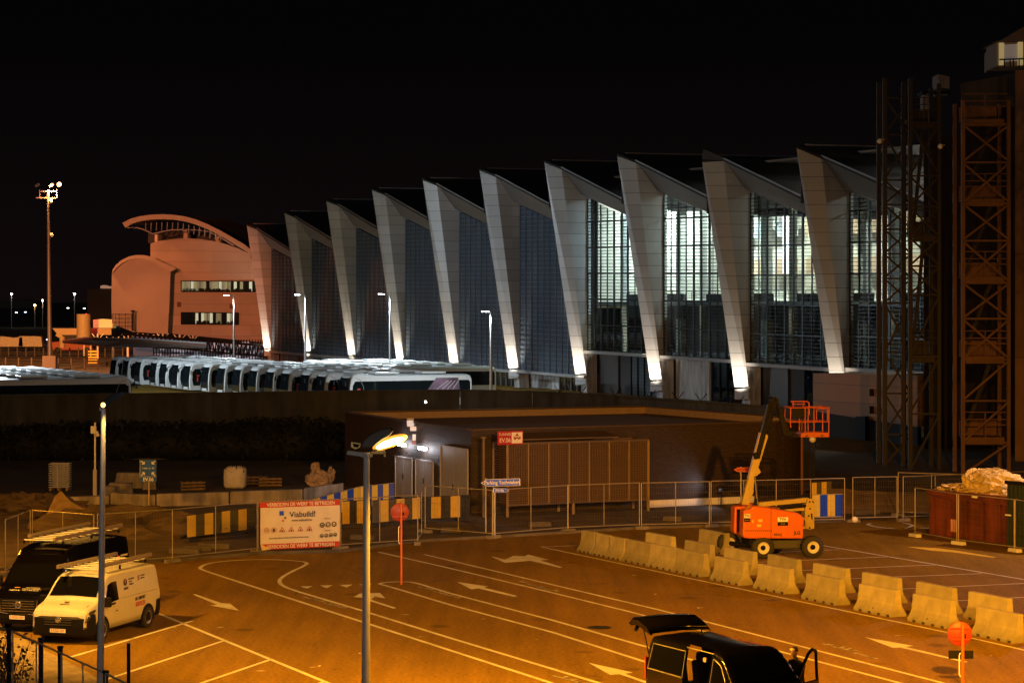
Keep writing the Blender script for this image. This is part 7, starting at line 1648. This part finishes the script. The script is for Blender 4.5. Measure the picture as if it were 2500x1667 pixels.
# ================================================================== boom lift
M_ORA = mat('lift_orange', (.58, .115, .01), .38, coat=.4, var=.08, vscale=1.5); M_CRM = mat('lift_cream', (.38, .29, .10), .5, var=.12, vscale=2)
DJ = 86.3; jr = R(8); jb_ = Vector((P(1880, 1000, DJ).x, DJ, 0))
t = thing('boom_lift', 'orange and cream boom lift with raised folded arm and empty orange basket', 'boom lift', jb_, jr)
cj, sj = math.cos(jr), math.sin(jr)
def JP(px, py, o=0):
    """photo pixel -> local point on the lift's own upright centre plane, pushed o metres back"""
    p = PL(px, py, jb_, Vector((cj, sj, 0))); l = p-jb_; return Vector((l.x*cj+l.y*sj, o, p.z))
Rw = .41
rimw = mat('lift_rim', (.62, .62, .64), .4)
def bigwheel(px, py, o):
    c = JP(px, py, o); wh = MB().lathe([(Rw*.55, -.16), (Rw*.9, -.16), (Rw, -.11), (Rw, .11), (Rw*.9, .16), (Rw*.55, .16)], 30, 'Y', (c.x, o, Rw)).build('wheel', M_TYRE, t)
    tr = MB()
    for k in range(22):
        a = 2*math.pi*k/22; tr.box((c.x+math.cos(a)*Rw, o, Rw+math.sin(a)*Rw), (.035, .26, .05), rot=Matrix.Rotation(-a, 3, 'Y'))
    tr.build('tread', M_TYRE, wh)
    MB().lathe([(Rw*.56, -.15), (Rw*.52, -.14), (Rw*.45, -.02), (Rw*.25, .0), (0, .0)], 24, 'Y', (c.x, o, Rw)).build('rim', rimw, wh); MB().lathe([(Rw*.24, -.09), (Rw*.22, -.13), (0, -.14)], 16, 'Y', (c.x, o, Rw)).build('hub', M_BLK, wh); return c.x
xa = bigwheel(1848, 1338, -.85); xb = bigwheel(1968, 1336, -.85); xc = bigwheel(1793, 1338, .95); xd = bigwheel(1903, 1338, .95)
MB().box(((xa+xb)/2-.15, 0, .48), (2.1, 1.1, .34)).build('chassis', mat('chassis_dark', (.035, .035, .045), .5), t, bevel=.04)
ax = MB(); ax.tube((xa, -.8, Rw), (xc, .9, Rw), .09); ax.tube((xb, -.8, Rw), (xd, .9, Rw), .09); ax.box((xa-.2, 0, .6), (.5, 1.2, .25)); ax.build('axle', M_BLK, t)
MB().tube((0, 0, .6), (0, 0, .8), .5, n=20).build('turntable', M_BLK, t)
hy = [(1798, 1298), (1800, 1306), (1812, 1308), (1944, 1308), (1946, 1262), (1941, 1252), (1932, 1246), (1860, 1233), (1822, 1229), (1818, 1236), (1800, 1239)]
for o, dp, nm in ((-1.0, .62, 'near_hood'), (.42, .6, 'far_hood')):
    MB().prism([JP(x, y, o) for x, y in hy], (0, dp, 0)).build(nm, M_ORA, t, bevel=.06)
MB().prism([JP(x, y, -.38) for x, y in ((1805, 1300), (1940, 1300), (1935, 1262), (1850, 1245), (1805, 1245))], (0, .8, 0)).build('counterweight', M_BLK, t)
st = MB(); yv = -1.008
for k in range(14):
    x = 1801+k*4.9; st.prism([JP(x, 1286.6, yv), JP(x+2.4, 1287.0, yv), JP(x+4.2, 1290.6, yv), JP(x+1.8, 1290.2, yv)], (0, .004, 0))
st.build('hazard_stripe', M_PBLK, t); MB().bar(JP(1866, 1232, -1.005), JP(1866, 1308, -1.005), .012).build('hood_gap', M_BLK, t)
for (x0, y0, x1, y1, s_) in ((1801, 1248, 1816, 1258, 'TVH'), (1882, 1256, 1907, 1267, 'TVH')):
    a, b = JP(x0, y1, yv-.006), JP(x1, y0, yv-.006); lbp_ = MB().box(((a.x+b.x)/2, yv-.004, (a.z+b.z)/2), (b.x-a.x, .008, b.z-a.z)).build('label_plate', M_SWHT, t); text(s_, (b.z-a.z)*.95, M_PBLK, lbp_, ((a.x+b.x)/2, yv-.012, (a.z+b.z)/2), bold=.003, sx=.8)
    MB().box(((a.x+b.x)/2, yv-.004, a.z-.075), (b.x-a.x, .008, .14)).build('label_plate', M_BLK, t)
    text('Rental', .07, M_CRM, t, ((a.x+b.x)/2, yv-.012, a.z-.075), sx=.9)
text('450AJ', .13, M_PBLK, t, JP(1882, 1298, yv-.004), bold=.004); text('JLG', .17, M_PBLK, t, JP(1929, 1294, yv-.004), bold=.007)
for x, y in ((1840, 1264), (1837, 1276), (1822, 1266)):
    a = JP(x, y, yv-.004); MB().box(a, (.16 if x > 1830 else .06, .008, .10)).build('sticker', mat('sticker_yellow', (.7, .45, .06), .5), t)
# tower arm (rear): end plate with two parallel links
MB().prism([JP(x, y, -.25) for x, y in ((1968, 1215), (1984, 1217), (1984, 1288), (1972, 1291), (1963, 1288), (1960, 1260), (1962, 1235))], (0, .5, 0)).build('end_plate', M_CRM, t, bevel=.02)
hl_ = MB()
for x, y in ((1972, 1223), (1973, 1240), (1970, 1257), (1972, 1286), (1980, 1223)): c = JP(x, y, -.26); hl_.tube(c, c+Vector((0, -.02, 0)), .035, n=10)
hl_.build('pin', M_BLK, t); MB().prism([JP(x, y, -.262) for x, y in ((1975, 1250), (1979, 1252), (1979, 1268), (1976, 1262))], (0, -.01, 0)).build('slot', M_BLK, t)
MB().bar(JP(1850, 1231), JP(1972, 1219), .3, .16).build('upper_link', M_CRM, t); MB().bar(JP(1862, 1246), JP(1972, 1240), .26, .14).build('lower_link', M_CRM, t); MB().bar(JP(1930, 1270, -.1), JP(1970, 1262, -.1), .24, .1).build('tower_link', M_CRM, t); MB().bar(JP(1935, 1286, -.1), JP(1970, 1286, -.1), .2, .1).build('tower_link', M_CRM, t)
MB().tube(JP(1900, 1238, -.3), JP(1962, 1232, -.3), .05).build('cylinder', M_BLK, t)
# main boom: cream outer box, black inner, fold to the jib
b0, b1 = JP(1816, 1232), JP(1856, 1056); MB().prism([JP(1809, 1230, -.12), JP(1826, 1232, -.12), JP(1868, 1062, -.12), JP(1854, 1055, -.12)], (0, .24, 0)).build('main_boom', M_CRM, t, bevel=.015)
MB().prism([JP(1826, 1232, -.1), JP(1838, 1200, -.1), (JP(1840, 1165, -.1)), JP(1856, 1152, -.1), JP(1850, 1140, -.1), JP(1874, 1064, -.1), JP(1868, 1058, -.1)], (0, .2, 0)).build('boom_rib', M_CRM, t)
MB().bar(JP(1846, 1118, -.16), JP(1862, 1054, -.16), .14, .17).build('hose_cover', M_BLK, t); MB().tube(JP(1845, 1118, -.19), JP(1840, 1104, -.19), .1, n=12).build('hose_roller', M_BLK, t)
MB().prism([JP(1856, 1062, -.09), JP(1870, 1064, -.09), JP(1886, 1010, -.09), JP(1890, 985, -.09), JP(1882, 975, -.09), JP(1874, 985, -.09)], (0, .18, 0)).build('inner_boom', mat('gloss_black', (.005, .004, .004), .45, spec=.12), t, bevel=.01)
MB().tube(JP(1840, 1160, -.2), JP(1846, 1230, -.2), .03).build('boom_cylinder', MATS['chrome'], t); MB().tube(JP(1842, 1216, -.2), JP(1840, 1232, -.2), .06).build('cylinder_barrel', M_BLK, t)
kn = MB(); kn.tube(JP(1888, 978, -.18), JP(1888, 978, .18), .16, n=14); kn.box(JP(1884, 990), (.2, .3, .3)); kn.build('knuckle', M_BLK, t)
hz = MB(); hz.path([JP(1862, 1060, -.15), JP(1873, 1020, -.18), JP(1880, 985, -.2), JP(1890, 970, -.2), JP(1897, 990, -.2), JP(1902, 1012, -.16)], .028, 6); hz.path([JP(1866, 1060, -.12), JP(1882, 1024, -.2), JP(1884, 990, -.24), JP(1893, 974, -.22), JP(1900, 1000, -.2)], .022, 6); hz.path([JP(1868, 1058, -.1), JP(1876, 1050, -.2), JP(1876, 1066, -.2), JP(1866, 1110, -.15)], .02, 6); hz.build('hydraulic_hose', M_BLK, t)
MB().prism([JP(1894, 988, -.08), JP(1902, 985, -.08), JP(1926, 1050, -.08), JP(1922, 1064, -.08), JP(1912, 1062, -.08)], (0, .16, 0)).build('jib', MATS['gloss_black'], t, bevel=.01)
MB().box(JP(1930, 1058), (.34, .3, .2)).build('rotator', M_BLK, t, bevel=.03); MB().box(JP(1938, 1062, .0), (.22, .5, .14)).build('rotator', M_BLK, t)
# basket
M_ORB = mat('basket_orange', (.34, .055, .010), .45, var=.1, vscale=2)
z0b, z1b = JP(1940, 1066).z, JP(1940, 994).z; x0b, x1b = JP(1920, 1000).x, JP(2017, 1000).x; xf = JP(1951, 1060).x
bk = MB(); w = .42
def br2(x, z, y=-w): return Vector((x, y, z))
mid_z = z0b+(z1b-z0b)*.52
for y in (-w, w):
    bk.tube((x0b, y, z1b), (x1b, y, z1b), .022, n=8); bk.tube((x0b, y, mid_z), (x1b, y, mid_z), .02, n=8)
    for x in (x0b+.05, xf+.12, xf+.46, x1b-.02): bk.tube((x, y, z0b+.12 if x > xf-.2 else mid_z-.2), (x, y, z1b), .022, n=8)
for x in (x0b, x1b):
    for z in (mid_z, z1b): bk.tube((x, -w, z), (x, w, z), .022, n=8)
bk.build('basket_rail', M_ORB, t)
MB().prism([(xf-.05, -w, z0b), (x1b, -w, z0b), (x1b, -w, z0b+.17), (xf+.3, -w, z0b+.2), (xf, -w, z0b+.17)], (0, 2*w, 0)).build('basket_floor', M_ORB, t, bevel=.015)
gt = MB(); gx0, gx1 = xf+.55, x1b-.08; gt.path([(gx0, -w-.03, mid_z+.08), (gx0, -w-.03, z1b-.08), (gx0+.06, -w-.03, z1b-.03), (gx1-.1, -w-.03, z1b-.03), (gx1, -w-.03, z1b-.1), (gx1, -w-.03, mid_z+.05)], .018, 8); gt.build('gate', M_ORB, t)
cn = MB(); cz = z1b+.02; a = JP(1925, 982).x; b = JP(1970, 982).x; zz = JP(1940, 979).z
cn.path([(a, -.3, zz), (b-.08, -.3, zz), (b, -.3, zz-.06), (b, -.3, mid_z+.25)], .026, 8); cn.path([(a+.1, -.3, zz), (a+.1, -.3, z1b)], .022, 8); cn.path([(a+.05, -.34, zz-.1), (b-.15, -.34, zz-.1)], .02, 8); cn.path([(b-.18, -.3, zz), (b-.4, -.3, mid_z)], .018, 8); cn.build('control_guard', M_ORB, t)
MB().box(((a+b)/2-.1, -.25, z1b-.18), (.62, .3, .42)).build('control_box', M_BLK, t, bevel=.03); MB().prism([(x1b-.35, -w-.05, z0b+.03), (x1b-.28, -w-.05, z0b+.03), (x1b-.22, -w-.05, z0b+.1), (x1b-.29, -w-.05, z0b+.1)], (0, .01, 0)).prism([(x1b-.95, -w-.05, z0b+.03), (x1b-.88, -w-.05, z0b+.03), (x1b-.82, -w-.05, z0b+.1), (x1b-.89, -w-.05, z0b+.1)], (0, .01, 0)).build('stripe', M_PBLK, t)
t = thing('dome_camera', 'pale dome camera under the lift basket on the brick corner', 'camera', LW(1984, 1072, .6)); MB().ball((0, 0, 0), (.17, .17, .17), 10).build('dome', M_WHT, t); MB().tube((0, 0, .05), (0, 0, .3), .05).build('stem', M_WHT, t); MB().bar((0, 0, .3), (-.4, .35, .3), .06).build('bracket', M_WHT, t)
